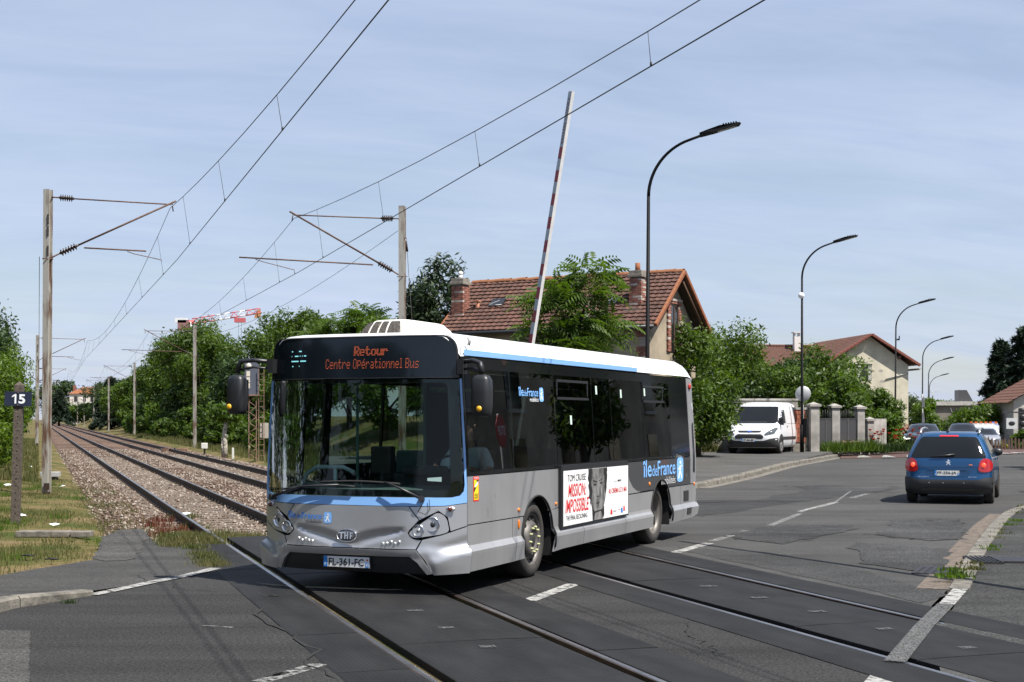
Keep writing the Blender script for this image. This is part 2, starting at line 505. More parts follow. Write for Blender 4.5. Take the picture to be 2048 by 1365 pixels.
def groundmat():
    m = bpy.data.materials.new('dry_grass_earth'); m.use_nodes = True
    nt = m.node_tree; nd, lk = nt.nodes, nt.links; b = nd['Principled BSDF']
    b.inputs['Roughness'].default_value = 0.95; b.inputs['Specular IOR Level'].default_value = 0.1
    tc = nd.new('ShaderNodeTexCoord')
    def noise(sc, det=6):
        n = nd.new('ShaderNodeTexNoise'); n.inputs['Scale'].default_value = sc; n.inputs['Detail'].default_value = det
        lk.new(tc.outputs['Object'], n.inputs['Vector']); return n.outputs['Fac']
    rp = nd.new('ShaderNodeValToRGB'); e = rp.color_ramp.elements
    e[0].position = 0.30; e[0].color = (0.052, 0.075, 0.018, 1)
    e[1].position = 0.72; e[1].color = (0.165, 0.125, 0.072, 1)
    k = e.new(0.43); k.color = (0.08, 0.082, 0.028, 1)
    k = e.new(0.55); k.color = (0.145, 0.115, 0.055, 1)
    lk.new(noise(0.7), rp.inputs['Fac'])
    mx = nd.new('ShaderNodeMixRGB'); mx.blend_type = 'MULTIPLY'; mx.inputs['Fac'].default_value = 0.7
    lk.new(rp.outputs[0], mx.inputs['Color1']); 
    r2 = nd.new('ShaderNodeValToRGB'); r2.color_ramp.elements[0].position = 0.3; r2.color_ramp.elements[0].color = (0.45, 0.45, 0.4, 1)
    r2.color_ramp.elements[1].position = 0.7; r2.color_ramp.elements[1].color = (1.25, 1.2, 1.1, 1)
    lk.new(noise(14, 5), r2.inputs['Fac']); lk.new(r2.outputs[0], mx.inputs['Color2'])
    lk.new(mx.outputs[0], b.inputs['Base Color'])
    bp = nd.new('ShaderNodeBump'); bp.inputs['Strength'].default_value = 0.8; bp.inputs['Distance'].default_value = 0.05
    lk.new(noise(18, 6), bp.inputs['Height']); lk.new(bp.outputs[0], b.inputs['Normal'])
    return m
GROUND_MAT = groundmat()
ground = link('ground', npmesh('ground', np.stack([PX, PY, Z], -1).reshape(-1, 3), F, True), None, GROUND_MAT)
tag(ground, 'dry grass and bare earth beside the railway', kind='structure')
def gz(x, y):
    """terrain height near the tracks"""
    s = TD.x * x + TD.y * y; n = TN.x * x + TN.y * y
    i = min(max(int(np.searchsorted(S_, s)) - 1, 0), ns - 2); j = min(max(int(np.searchsorted(N_, n)) - 1, 0), nn - 2)
    a = (s - S_[i]) / (S_[i + 1] - S_[i]); c = (n - N_[j]) / (N_[j + 1] - N_[j])
    return float((1 - a) * ((1 - c) * Z[i, j] + c * Z[i, j + 1]) + a * ((1 - c) * Z[i + 1, j] + c * Z[i + 1, j + 1]))

# ---- ballast bed
def ballastmat():
    m = bpy.data.materials.new('ballast'); m.use_nodes = True
    nt = m.node_tree; nd, lk = nt.nodes, nt.links; b = nd['Principled BSDF']; b.inputs['Roughness'].default_value = 0.9
    b.inputs['Specular IOR Level'].default_value = 0.15
    tc = nd.new('ShaderNodeTexCoord')
    vo = nd.new('ShaderNodeTexVoronoi'); vo.inputs['Scale'].default_value = 16; lk.new(tc.outputs['Object'], vo.inputs['Vector'])
    n = nd.new('ShaderNodeTexNoise'); n.inputs['Scale'].default_value = 0.25; n.inputs['Detail'].default_value = 5
    lk.new(tc.outputs['Object'], n.inputs['Vector'])
    hsv = nd.new('ShaderNodeSeparateColor'); lk.new(vo.outputs['Color'], hsv.inputs[0])
    rp = nd.new('ShaderNodeValToRGB'); e = rp.color_ramp.elements
    e[0].position = 0.0; e[0].color = (0.055, 0.04, 0.033, 1); e[1].position = 1.0; e[1].color = (0.24, 0.188, 0.15, 1)
    k = e.new(0.5); k.color = (0.122, 0.09, 0.07, 1)
    lk.new(hsv.outputs[0], rp.inputs['Fac'])
    mx = nd.new('ShaderNodeMixRGB'); mx.blend_type = 'MULTIPLY'; mx.inputs['Fac'].default_value = 1
    r2 = nd.new('ShaderNodeValToRGB'); r2.color_ramp.elements[0].color = (0.62, 0.55, 0.5, 1); r2.color_ramp.elements[1].color = (1.15, 1.0, 0.95, 1)
    r2.color_ramp.elements[0].position = 0.35; r2.color_ramp.elements[1].position = 0.65
    lk.new(n.outputs['Fac'], r2.inputs['Fac']); lk.new(rp.outputs[0], mx.inputs['Color1']); lk.new(r2.outputs[0], mx.inputs['Color2'])
    lk.new(mx.outputs[0], b.inputs['Base Color'])
    bp = nd.new('ShaderNodeBump'); bp.inputs['Strength'].default_value = 1.0; bp.inputs['Distance'].default_value = 0.05; bp.invert = True
    lk.new(vo.outputs['Distance'], bp.inputs['Height']); lk.new(bp.outputs[0], b.inputs['Normal'])
    return m
BALLAST = ballastmat()
def ballast_z(n):
    return np.interp(n, [0.3, 0.75, 1.35, 4.4, 5.0, 5.7, 8.7, 9.3, 9.8], [-0.34, -0.26, -0.185, -0.195, -0.16, -0.195, -0.19, -0.27, -0.36])
RAILS = {'a': 2.575, 'b': 4.055, 'c': 6.075, 'd': 7.545}
mb = MB()
srow = list(np.concatenate([np.arange(19.4, 80, 1.0), np.arange(80, 400, 12), [450, 600, 900, 1500]]))
ncol = list(np.arange(0.3, 9.81, 0.25))
mb.grid([[tp(s, n, float(ballast_z(n)) - (0.05 if n < 0.9 else 0) + random.uniform(-0.012, 0.012)) for n in ncol] for s in srow])
bed = mb.build('ballast_bed', BALLAST); tag(bed, 'bed of pinkish brown ballast under both tracks', kind='structure')
# trough under the crossing mats
mb = MB(); mb.grid([[tp(s, n, -0.2) for n in (1.9, 5.0, 8.2)] for s in (-30, 0, 14, 30)])
tag(mb.build('crossing_bed', M('dark_trough', (0.012, 0.012, 0.012), 0.95)), kind='structure')

# stones lying on the bed, too many to count
def stones(name, n, pick, size, mat, label):
    """n angular stones; pick() gives (x,y,z) arrays"""
    base = np.array([(1, 0, 0), (-1, 0, 0), (0, 1, 0), (0, -1, 0), (0, 0, 1), (0, 0, -1)], float)
    fc = np.array([(0, 2, 4), (2, 1, 4), (1, 3, 4), (3, 0, 4), (2, 0, 5), (1, 2, 5), (3, 1, 5), (0, 3, 5)])
    P = pick(n); n = len(P)
    sz = size * (0.55 + 0.9 * RNG.random((n, 1, 1)))
    V = base[None] * (0.55 + 0.8 * RNG.random((n, 6, 1))) + (RNG.random((n, 6, 3)) - 0.5) * 0.5
    a = RNG.random(n) * 6.28; c, s = np.cos(a), np.sin(a)
    t = RNG.random(n) * 1.2; ct, st = np.cos(t), np.sin(t)
    x, y, z = V[..., 0] * c[:, None] - V[..., 1] * s[:, None], V[..., 0] * s[:, None] + V[..., 1] * c[:, None], V[..., 2]
    y, z = y * ct[:, None] - z * st[:, None], y * st[:, None] + z * ct[:, None]
    V = np.stack([x, y, z * 0.75], -1) * sz + P[:, None, :]
    Fc = (fc[None] + (np.arange(n) * 6)[:, None, None]).reshape(-1, 3)
    o = link(name, npmesh(name, V.reshape(-1, 3), Fc), None, mat)
    return tag(o, label, None, None, 'stuff')
def stonemat():
    m = bpy.data.materials.new('ballast_stone'); m.use_nodes = True
    nt = m.node_tree; nd, lk = nt.nodes, nt.links; b = nd['Principled BSDF']; b.inputs['Roughness'].default_value = 0.85
    b.inputs['Specular IOR Level'].default_value = 0.2
    g = nd.new('ShaderNodeNewGeometry'); rp = nd.new('ShaderNodeValToRGB'); e = rp.color_ramp.elements
    tc = nd.new('ShaderNodeTexCoord'); n = nd.new('ShaderNodeTexNoise'); n.inputs['Scale'].default_value = 0.3
    lk.new(tc.outputs['Object'], n.inputs['Vector'])
    e[0].position = 0; e[0].color = (0.06, 0.042, 0.033, 1); e[1].position = 1; e[1].color = (0.31, 0.265, 0.225, 1)
    k = e.new(0.4); k.color = (0.115, 0.080, 0.060, 1); k = e.new(0.75); k.color = (0.175, 0.13, 0.102, 1)
    md = nd.new('ShaderNodeMath'); md.operation = 'MULTIPLY_ADD'; md.inputs[1].default_value = 0.8; md.inputs[2].default_value = -0.25
    lk.new(n.outputs['Fac'], md.inputs[0])
    ad = nd.new('ShaderNodeMath'); ad.operation = 'ADD'; lk.new(g.outputs['Random Per Island'], ad.inputs[0]); lk.new(md.outputs[0], ad.inputs[1])
    lk.new(ad.outputs[0], rp.inputs['Fac']); lk.new(rp.outputs[0], b.inputs['Base Color'])
    return m
STONE = stonemat()
def pick_bed(n):
    s = 20.6 + 75 * RNG.random(n) ** 1.7; nn_ = 0.35 + 9.1 * RNG.random(n)
    keep = np.ones(n, bool)
    for r in RAILS.values(): keep &= np.abs(nn_ - r) > 0.09
    s, nn_ = s[keep], nn_[keep]
    # sleepers keep their tops mostly bare near the rails
    on = ((s / 0.6) % 1) < 0.42
    inb = ((nn_ > 2.1) & (nn_ < 4.5)) | ((nn_ > 5.6) & (nn_ < 8.0))
    keep = ~(on & inb & (RNG.random(len(s)) < 0.94)); s, nn_ = s[keep], nn_[keep]
    edge = 20.7 + (nn_ - 2.1)
    keep = (s > edge) & ((nn_ > 1.5) | (RNG.random(len(s)) < ((nn_ - 0.5) / 1.2))); s, nn_ = s[keep], nn_[keep]
    # worn, sparse toward the crossing on the left shoulder
    z = ballast_z(nn_) + 0.005 + 0.018 * RNG.random(len(s))
    return np.stack([TD.x * s + TN.x * nn_, TD.y * s + TN.y * nn_, z], -1)
stones('ballast_stones', 42000, pick_bed, 0.036, STONE, 'angular pinkish brown ballast stones between and beside the rails')

# ---- tracks: rails, sleepers, fastenings
RAIL_SIDE = M('rail_rust', (0.038, 0.026, 0.02), 0.65, var=0.35, vscale=3, spec=0.3)
RAIL_TOP = M('rail_polished', (0.30, 0.29, 0.285), 0.30, 0.9, var=0.2, vscale=2, vstretch=(1, 1, 1))
SLEEP = M('sleeper_wood', (0.135, 0.108, 0.085), 0.9, var=0.35, vscale=7, bump=0.6, bscale=30, vstretch=(1, 8, 1))
prof = [(-0.036, -0.003), (-0.034, -0.038), (-0.009, -0.052), (-0.009, -0.145), (-0.066, -0.162), (-0.066, -0.172), (0.066, -0.172), (0.066, -0.162), (0.009, -0.145), (0.009, -0.052), (0.034, -0.038), (0.036, -0.003), (0.030, 0.0), (-0.030, 0.0)]
mb = MB(); mb.box(-0.13, 0.13, -1.2, 1.2, -0.12, 0.0)
sleeper_me = mb.mesh('sleeper', 0.012); sleeper_me.materials.append(SLEEP)
for tname, (ra, rb), lab in (('railway_track', ('a', 'b'), 'near railway track running from the crossing into the distance'),
                             ('railway_track', ('c', 'd'), 'far railway track running beside the tree bank')):
    trk = thing(tname, lab, 'track'); 
    for rk in (ra, rb):
        n0 = RAILS[rk]
        mb = MB(); k = len(prof)
        ss = (-30, 22, 80, 400, 1500)
        vs = [tp(s, n0 + p[0], p[1]) for s in ss for p in prof]
        fs = [(i * k + j, i * k + (j + 1) % k, (i + 1) * k + (j + 1) % k, (i + 1) * k + j) for i in range(len(ss) - 1) for j in range(k)]
        mb.add(vs, [f[::-1] for f in fs])
        rail = mb.build('rail', RAIL_SIDE, trk)
        mb = MB(); mb.grid([[tp(s, n0 + a, h) for a, h in ((-0.024, 0.001), (-0.016, 0.0035), (0, 0.0045), (0.016, 0.0035), (0.024, 0.001))] for s in ss])
        mb.build('running_surface', RAIL_TOP, rail)
        mb = MB()
        for i in range(100):
            s = 21.3 + (n0 - 2) + i * 0.6
            for sd in (-1, 1):
                x, y, _ = tp(s, n0 + sd * 0.085)
                mb.box(-0.05, 0.05, -0.03, 0.03, -0.175, -0.125, Matrix.Translation((x, y, 0)) @ Matrix.Rotation(TRK_ROT, 4, 'Z'))
        fo = mb.build('rail_fastenings', RAIL_SIDE, trk); tag(fo, kind='stuff')
    nc = (RAILS[ra] + RAILS[rb]) / 2
    for i in range(90):
        o = link('sleeper', sleeper_me, trk)
        x, y, _ = tp(math.ceil((20.8 + nc - 2.1) / 0.6) * 0.6 + i * 0.6 + 0.12, nc)
        o.location = (x, y, -0.168 + random.uniform(-0.006, 0.004)); o.rotation_euler = (0, 0, TRK_ROT + random.uniform(-0.01, 0.01))

# ---- crossing mats
def rubber():
    m = bpy.data.materials.new('rubber_mat'); m.use_nodes = True
    nt = m.node_tree; nd, lk = nt.nodes, nt.links; b = nd['Principled BSDF']; b.inputs['Roughness'].default_value = 0.75
    b.inputs['Specular IOR Level'].default_value = 0.2
    g = nd.new('ShaderNodeObjectInfo'); tc = nd.new('ShaderNodeTexCoord')
    n = nd.new('ShaderNodeTexNoise'); n.inputs['Scale'].default_value = 2.2; n.inputs['Detail'].default_value = 6
    mp = nd.new('ShaderNodeMapping'); mp.inputs['Scale'].default_value = (0.5, 1.5, 1)
    ad = nd.new('ShaderNodeVectorMath'); ad.operation = 'ADD'
    lk.new(tc.outputs['Object'], mp.inputs['Vector']); lk.new(mp.outputs[0], ad.inputs[0]); lk.new(g.outputs['Random'], ad.inputs[1])
    lk.new(ad.outputs[0], n.inputs['Vector'])
    rp = nd.new('ShaderNodeValToRGB'); rp.color_ramp.elements[0].position = 0.3; rp.color_ramp.elements[0].color = (0.0105, 0.0106, 0.011, 1)
    rp.color_ramp.elements[1].position = 0.75; rp.color_ramp.elements[1].color = (0.021, 0.0212, 0.0218, 1)
    lk.new(n.outputs['Fac'], rp.inputs['Fac']); lk.new(rp.outputs[0], b.inputs['Base Color'])
    vo = nd.new('ShaderNodeTexVoronoi'); vo.inputs['Scale'].default_value = 26; vo.inputs['Randomness'].default_value = 0.0
    lk.new(tc.outputs['Object'], vo.inputs['Vector'])
    bp = nd.new('ShaderNodeBump'); bp.inputs['Strength'].default_value = 0.55; bp.inputs['Distance'].default_value = 0.012
    lk.new(vo.outputs['Distance'], bp.inputs['Height']); lk.new(bp.outputs[0], b.inputs['Normal'])
    return m
RUBBER = rubber()
RUBBER_B = RUBBER.copy(); RUBBER_B.name = 'rubber_mat_edge'
MAT_ROWS = [(1.985, 2.535), (2.705, 3.925), (4.095, 4.62), (5.53, 6.035), (6.205, 7.415), (7.585, 8.10)]
cross = bpy.data.objects.new('level_crossing', None); COL.objects.link(cross)
tag(cross, 'black rubber crossing mats laid around the rails', kind='structure')
PL = 1.8
for (n0, n1) in MAT_ROWS:
    mb = MB(); hw = (n1 - n0) / 2
    crown = 0.006 if hw > 0.5 else 0.0
    xs = [-PL / 2 + 0.004, -PL / 2 + 0.02, PL / 2 - 0.02, PL / 2 - 0.004]
    ys = [-hw, -hw + 0.02, -hw * 0.4, hw * 0.4, hw - 0.02, hw]
    def zz(i, j): return 0.004 + (0 if i in (0, 3) or j in (0, 5) else 0.004) + crown * (1 if j in (2, 3) else 0)
    mb.grid([[(x, y, zz(i, j)) for j, y in enumerate(ys)] for i, x in enumerate(xs)], smooth=False, flip=True)
    nv = len(mb.v)
    mb.box(-PL / 2 + 0.004, PL / 2 - 0.004, -hw, hw, -0.14, 0.0038)
    me = mb.mesh('rubber_mat'); me.materials.append(RUBBER)
    send = 20.6 + (0.5 * (n0 + n1) - 2.1)
    for i in range(12):
        o = link('rubber_mat', me, cross)
        s = send - PL / 2 - i * PL
        x, y, _ = tp(s, (n0 + n1) / 2)
        o.location = (x, y, random.uniform(-0.003, 0.003)); o.rotation_euler = (random.uniform(-.002, .002), random.uniform(-.002, .002), TRK_ROT)

# ---- road sheets
def flat(name, poly, mat, z=0.0, step=1.5, thick=0.0, label=None, kind='structure', parent=None, zf=None):
    f = (lambda x, y: (x, y, z)) if zf is None else (lambda x, y: (x, y, zf(x, y)))
    o = sheet(name, [poly], f, mat, parent, step=step, thick=thick)
    if parent is None: tag(o, label, None, None, kind)
    return o
def jag(poly, amp=0.03, step=0.25, skip=()):
    out = []
    for i, a in enumerate(poly):
        b = poly[(i + 1) % len(poly)]
        if i in skip: out.append(a); continue
        d = math.hypot(b[0] - a[0], b[1] - a[1]); k = max(1, int(d / step))
        for j in range(k):
            t = j / k; out.append((a[0] + (b[0] - a[0]) * t + random.uniform(-amp, amp), a[1] + (b[1] - a[1]) * t + random.uniform(-amp, amp)))
    return out
def roadz(x, y): return 0.2 * smooth01(37, 51, y) - 0.06 * smooth01(62, 72, y) - 1.7 * smooth01(74, 112, y)
e0 = tp(-25, 1.99)[:2]; e1 = tp(20.55, 1.99)[:2]
kerbL = [gp(430, 1138), gp(370, 1153), gp(300, 1166), gp(190, 1190), gp(100, 1206), gp(0, 1222), (-4.95, 9.5), (-6.5, 4.0), (-12, -16)]
flat('road_foreground', [e0, e1, gp(400, 1100)] + kerbL + [(-9, -22)], A_NEAR, 0.0, label='dark grey asphalt road in the foreground')
flat('road_between_tracks', jag([tp(-25, 4.6)[:2], tp(24, 4.6)[:2], tp(25, 5.55)[:2], tp(-25, 5.55)[:2]], 0.015, 0.4), A_NEAR, 0.0, label='strip of asphalt between the two crossing mats')
kerbF = [gp(1050, 1000), gp(1397, 977), gp(1445, 967, 0.02), gp(1500, 953, 0.09), gp(1560, 938, 0.16), gp(1620, 926, 0.2), gp(1685, 913.5, 0.2)]
kerbR = [gp(1850, 1225), gp(1895, 1180), gp(1918, 1145), gp(1945, 1103), gp(1985, 1052), gp(2012, 1030), gp(2075, 1012)]
road_pts = [tp(-25, 8.09)[:2], tp(28, 8.09)[:2]] + kerbF + [(15.5, 66.5), (20.0, 76.0), (31.0, 78.0), (38, 70), (60, 70), (70, 34), (22, 30.6)] + kerbR[::-1] + [(2.0, 6.0), (-2, -8)]
flat('road', road_pts, A_ROAD, zf=roadz, label='patched grey asphalt street beyond the tracks')
# old pale patch and its straight edge
flat('road_patch', jag([gp(60, 1262), gp(59, 1365), (-2.9, 8.2), (-5.3, 8.2), gp(-40, 1262)], 0.008, 0.1), A_OLD, 0.004, 0.5, label='pale worn asphalt patch at the left kerb')
flat('road_patch', jag([gp(1375, 1000), gp(1510, 1000), gp(1640, 975), gp(1800, 958), gp(1800, 978), gp(1560, 1010), gp(1395, 1035)], 0.12, 0.5), asphalt('asphalt_dark_patch', 0.036), 0.004, 0.8, label='darker asphalt repair behind the bus')
flat('road_patch', jag([gp(1360, 1095), gp(1530, 1105), gp(1740, 1145), gp(1890, 1190), gp(1850, 1208), gp(1640, 1160), gp(1370, 1103)], 0.04, 0.3), asphalt('asphalt_mid_patch', 0.04, speck=0.8), 0.004, 0.6, label='asphalt strip laid along the far crossing mat')

for pts, lab in (([(1450, 1070), (1530, 1056), (1620, 1050), (1700, 1052), (1720, 1060), (1640, 1072), (1570, 1089), (1500, 1082)], 'sunken broken asphalt left of the blue car lane'), ([(1790, 1044), (1850, 1036), (1920, 1040), (1935, 1062), (1925, 1080), (1850, 1083), (1750, 1070)], 'broken asphalt patch below the blue car'), ([(1560, 966), (1720, 955), (1800, 962), (1770, 984), (1620, 982)], 'dark worn asphalt behind the blue car'), ([(1700, 1085), (1900, 1100), (1880, 1150), (1720, 1128)], 'smooth asphalt repair by the drain')):
    flat('road_patch', jag([gp(*p) for p in pts], 0.09, 0.25), asphalt('asphalt_broken', 0.042, speck=1.0, big=0.35), 0.0075, 0.5, label=lab)
# ---- pavement on the left with its kerb
pave = [gp(395, 1098), gp(388, 1092), gp(318, 1092), gp(302, 1078), gp(285, 1060), gp(232, 1064), gp(203, 1080), gp(196, 1102), gp(190, 1120), gp(130, 1130), gp(60, 1141), gp(0, 1152), (-8, 13.5), (-10, 3), (-14, -10), (-12.1, -16), (-6.6, 4.0), (-5.05, 9.5)] + [gp(0, 1220), gp(100, 1204), gp(190, 1188), gp(300, 1164), gp(370, 1151), gp(430, 1136)]
def pz(x, y): return 0.006 + 0.105 * smooth01(15.6, 12.9, y)
flat('pavement', pave, A_PAVE, step=0.6, zf=pz, label='grey asphalt pavement left of the crossing')
flat('gravel_path', jag([gp(190, 1121), gp(197, 1095), gp(206, 1075), gp(240, 1062), gp(285, 1059), gp(300, 1078), gp(280, 1095), gp(275, 1118), gp(255, 1123), gp(215, 1124)], 0.05, 0.2), A_OLD, 0.018, 0.4, label='patch of gravelly worn asphalt beside the grass', zf=lambda x, y: pz(x, y) + 0.006)
kl = [Vector((*p, 0)) for p in [(-5.6, 7.6), (-5.05, 9.6), gp(0, 1221), gp(60, 1212), gp(188, 1191)]]
acc = [0]
for i in range(1, len(kl)): acc.append(acc[-1] + (kl[i] - kl[i - 1]).length)
def kpt(t):
    for i in range(1, len(kl)):
        if t <= acc[i] or i == len(kl) - 1:
            f = (t - acc[i - 1]) / (acc[i] - acc[i - 1]); return kl[i - 1].lerp(kl[i], f)
kerb = bpy.data.objects.new('kerb_left', None); COL.objects.link(kerb); tag(kerb, 'worn concrete kerb that dips toward the crossing', kind='structure')
nst = 7
for i in range(nst):
    t0, t1 = acc[-1] * i / nst + 0.006, acc[-1] * (i + 1) / nst - 0.006
    a, b = kpt(t0), kpt(t1); d = (b - a).normalized(); nrm_ = Vector((d.y, -d.x, 0))
    mb = MB(); rows = []
    for p, tt in ((a, t0), (b, t1)):
        h = 0.006 + 0.105 * smooth01(15.6, 12.9, p.y) + 0.012
        rows.append([p + nrm_ * 0.0 + Vector((0, 0, -0.08)), p + nrm_ * 0.0 + Vector((0, 0, h - 0.02)), p - nrm_ * 0.02 + Vector((0, 0, h)), p - nrm_ * 0.16 + Vector((0, 0, h)), p - nrm_ * 0.16 + Vector((0, 0, -0.08))])
    k = 5; vs = rows[0] + rows[1]
    mb.add(vs, [(j, j + 1, k + j + 1, k + j) for j in range(k - 1)] + [(0, 1, 2, 3, 4), (9, 8, 7, 6, 5)])
    mb.build('kerb_stone', CONC, kerb)

# ---- forecourt beyond the bus, its kerb
def fz(x, y): return 0.125 + 0.2 * smooth01(37, 51, y) + 0.14 * smooth01(46, 58, y - 0.15 * x)
fore = [gp(1052, 999), gp(1393, 976), gp(1442, 965.5, 0.02), gp(1498, 951.5, 0.09), gp(1558, 937, 0.16), gp(1618, 925, 0.2), gp(1684, 912.6, 0.2), (15.4, 66.6), (20, 77), (19, 80), (13, 68), (9, 63), (4, 60), (-2, 56), (-7, 52), (-6, 44), (-4, 32.5)]
flat('forecourt', fore, A_FORE, step=1.0, zf=fz, thick=0.12, label='pale asphalt forecourt where the white van stands')
kerb = bpy.data.objects.new('kerb_forecourt', None); COL.objects.link(kerb); tag(kerb, 'line of pale kerb stones along the forecourt', kind='structure')
kl = [Vector((*p, 0)) for p in kerbF]; acc = [0]
for i in range(1, len(kl)): acc.append(acc[-1] + (kl[i] - kl[i - 1]).length)
nst = int(acc[-1] / 1.0)
for i in range(nst):
    a, b = kpt(i * 1.0 + 0.01), kpt(i * 1.0 + 0.99); d = (b - a).normalized(); nrm_ = Vector((d.y, -d.x, 0))
    mb = MB(); rows = []; hz = random.uniform(-0.006, 0.006)
    for p in (a, b):
        h = roadz(p.x, p.y) + 0.14 + hz
        rows.append([p + nrm_ * 0.02 + Vector((0, 0, -0.05)), p + nrm_ * 0.0 + Vector((0, 0, h - 0.03)), p - nrm_ * 0.03 + Vector((0, 0, h)), p - nrm_ * 0.2 + Vector((0, 0, h)), p - nrm_ * 0.2 + Vector((0, 0, -0.05))])
    k = 5; vs = rows[0] + rows[1]
    mb.add(vs, [(j, j + 1, k + j + 1, k + j) for j in range(k - 1)] + [(0, 1, 2, 3, 4), (9, 8, 7, 6, 5)])
    mb.build('kerb_stone', CONC, kerb)
gut = [gp(1397, 979), gp(1445, 969), gp(1500, 955), gp(1560, 940), gp(1620, 928), gp(1680, 915)]
flat('gutter', [tuple(p) for p in kerbF[1:]] + [(p[0] + 0.28, p[1] - 0.06) for p in kerbF[1:][::-1]], CONC, zf=lambda x, y: roadz(x, y) + 0.006, step=1.0, label='concrete gutter along the forecourt kerb')

# ---- pavement on the right, gutter strip, kerb stones
kr = kerbR
off = []
for i, p in enumerate(kr):
    a = Vector(kr[max(0, i - 1)]); b = Vector(kr[min(len(kr) - 1, i + 1)]); d = (b - a).normalized(); nr = Vector((d.y, -d.x))
    off.append((nr, Vector(p)))
in2 = [tuple(p + nr * 0.22) for nr, p in off]; gut2 = [tuple(p - nr * (0.30 if i > 1 else 0.32)) for i, (nr, p) in enumerate(off)]
rp_ = [tuple(p + nr * 0.0) for nr, p in off]
flat('gutter', rp_[1:6] + gut2[1:6][::-1], PINKC, 0.005, 0.4, label='pinkish concrete gutter strip along the right kerb')
def rz(x, y): return 0.006 + 0.07 * smooth01(15.0, 18.0, y)
flat('pavement_right', in2[1:] + [(40, 33), (60, 30), (60, -5), (4.5, -5), (3.4, 8), gp(1880, 1262), gp(1935, 1170)], A_RIGHT, step=0.8, zf=rz, label='dark asphalt pavement at the right edge')
kerb = bpy.data.objects.new('kerb_right', None); COL.objects.link(kerb); tag(kerb, 'weedy concrete kerb at the right edge of the street', kind='structure')
kl = [p.to_3d() for nr, p in off][1:]; acc = [0]
for i in range(1, len(kl)): acc.append(acc[-1] + (kl[i] - kl[i - 1]).length)
nst = int(acc[-1] / 1.0)
for i in range(nst):
    a, b = kpt(i * 1.0 + 0.008), kpt(i * 1.0 + 0.992); d = (b - a).normalized(); nrm_ = Vector((-d.y, d.x, 0))
    mb = MB(); rows = []
    for p in (a, b):
        h = rz(p.x, p.y) + 0.016
        rows.append([p + nrm_ * 0.01 + Vector((0, 0, -0.05)), p + Vector((0, 0, h - 0.015)), p - nrm_ * 0.02 + Vector((0, 0, h)), p - nrm_ * 0.215 + Vector((0, 0, h)), p - nrm_ * 0.215 + Vector((0, 0, -0.05))])
    k = 5; vs = rows[0] + rows[1]
    mb.add(vs, [(j, j + 1, k + j + 1, k + j)[::-1] for j in range(k - 1)] + [(4, 3, 2, 1, 0), (5, 6, 7, 8, 9)])
    mb.build('kerb_stone', CONC, kerb)

# ---- far plateau with its white teeth, far street
flat('raised_crossing', [(13.1, 56.8), (15.3, 66.4), (19.5, 75.5), (44, 92), (44, 80), (24.5, 66.5), (17, 58.5)], A_RED, zf=lambda x, y: roadz(x, y) + 0.04, step=2.0, thick=0.05, label='reddish raised crossing across the far street')
for i in range(12):
    x = 13.9 + i * 1.0; y = 57.4 + max(0, x - 16) * 1.08
    m_ = flat('road_marking', [(x, y), (x + 0.62, y + 0.1), (x + 1.15, y + 3.6), (x + 1.0, y + 3.6)], PAINT, zf=lambda x, y: roadz(x, y) + 0.046, step=2.0, label='white tooth painted on the far raised crossing')
far_c = [(24, 76), (33, 105), (46, 140), (64, 190), (90, 260), (140, 400)]
fl = [(x - 4.5, y + 0.5) for x, y in far_c]; fr_ = [(x + 4.5, y - 0.8) for x, y in far_c]
flat('road_far', fl + fr_[::-1], A_ROAD, step=6, zf=lambda x, y: roadz(x, y) + 0.006, label='street running away beyond the raised crossing')

# ---- painted lines
def line(pts, w, mat, z=0.0045, name='road_marking', label=None):
    v = [Vector(p) for p in pts]; L = []; Rr = []
    for i, p in enumerate(v):
        d = (v[min(i + 1, len(v) - 1)] - v[max(i - 1, 0)]).normalized(); n = Vector((-d.y, d.x)) * w / 2
        L.append(tuple(p + n)); Rr.append(tuple(p - n))
    return flat(name, L + Rr[::-1], mat, z, 0.3, label=label)
line([gp(183, 1192), gp(240, 1180), gp(300, 1167), gp(372, 1153), gp(432, 1138)], 0.15, PAINT, 0.011, label='white line painted along the lowered left kerb')
line([gp(1058, 1202), gp(1148, 1169)], 0.16, PAINT, label='short white dash between the tracks')
line([gp(1350, 1106), gp(1418, 1087)], 0.16, PAINT, label='white dash behind the bus')
line([gp(1425, 1083), gp(1495, 1062)], 0.14, PAINT_OLD, label='worn white dash beyond the far track')
line([gp(1540, 1052), gp(1580, 1036), gp(1600, 1028)], 0.13, PAINT_OLD, label='broken white dash at the cracked asphalt')
line([gp(1600, 1026), gp(1672, 1004), gp(1700, 984), gp(1732, 970)], 0.05, PAINT_OLD, label='thin pale crack line in the street')
line([gp(1600, 1024), gp(1672, 1005)], 0.14, PAINT, label='white dash left of the blue car')
line([gp(1703, 997), gp(1735, 988)], 0.14, PAINT_OLD, label='faint white dash beside the blue car shadow')
line([gp(520, 1365), gp(640, 1329)], 0.14, PAINT_OLD, label='faint white dash at the bottom edge')
line([gp(405, 1252), gp(465, 1256)], 0.03, PAINT_OLD, label='thin scuffed line on the foreground road')
line([gp(1735, 1395), gp(1766, 1358), gp(1783, 1337)], 0.2, PAINT, label='white stripe at the bottom right corner')
line([gp(1790, 1329), gp(1815, 1298), gp(1850, 1255), gp(1893, 1212)], 0.16, worn('mat_paint', (0.095, 0.094, 0.09), 0.46, 55), 0.024, label='white edge stripe crossing the rubber mats')
line([gp(1893, 1212), gp(1915, 1188), gp(1930, 1170)], 0.15, PAINT, 0.0165, label='bold white edge stripe by the drain')
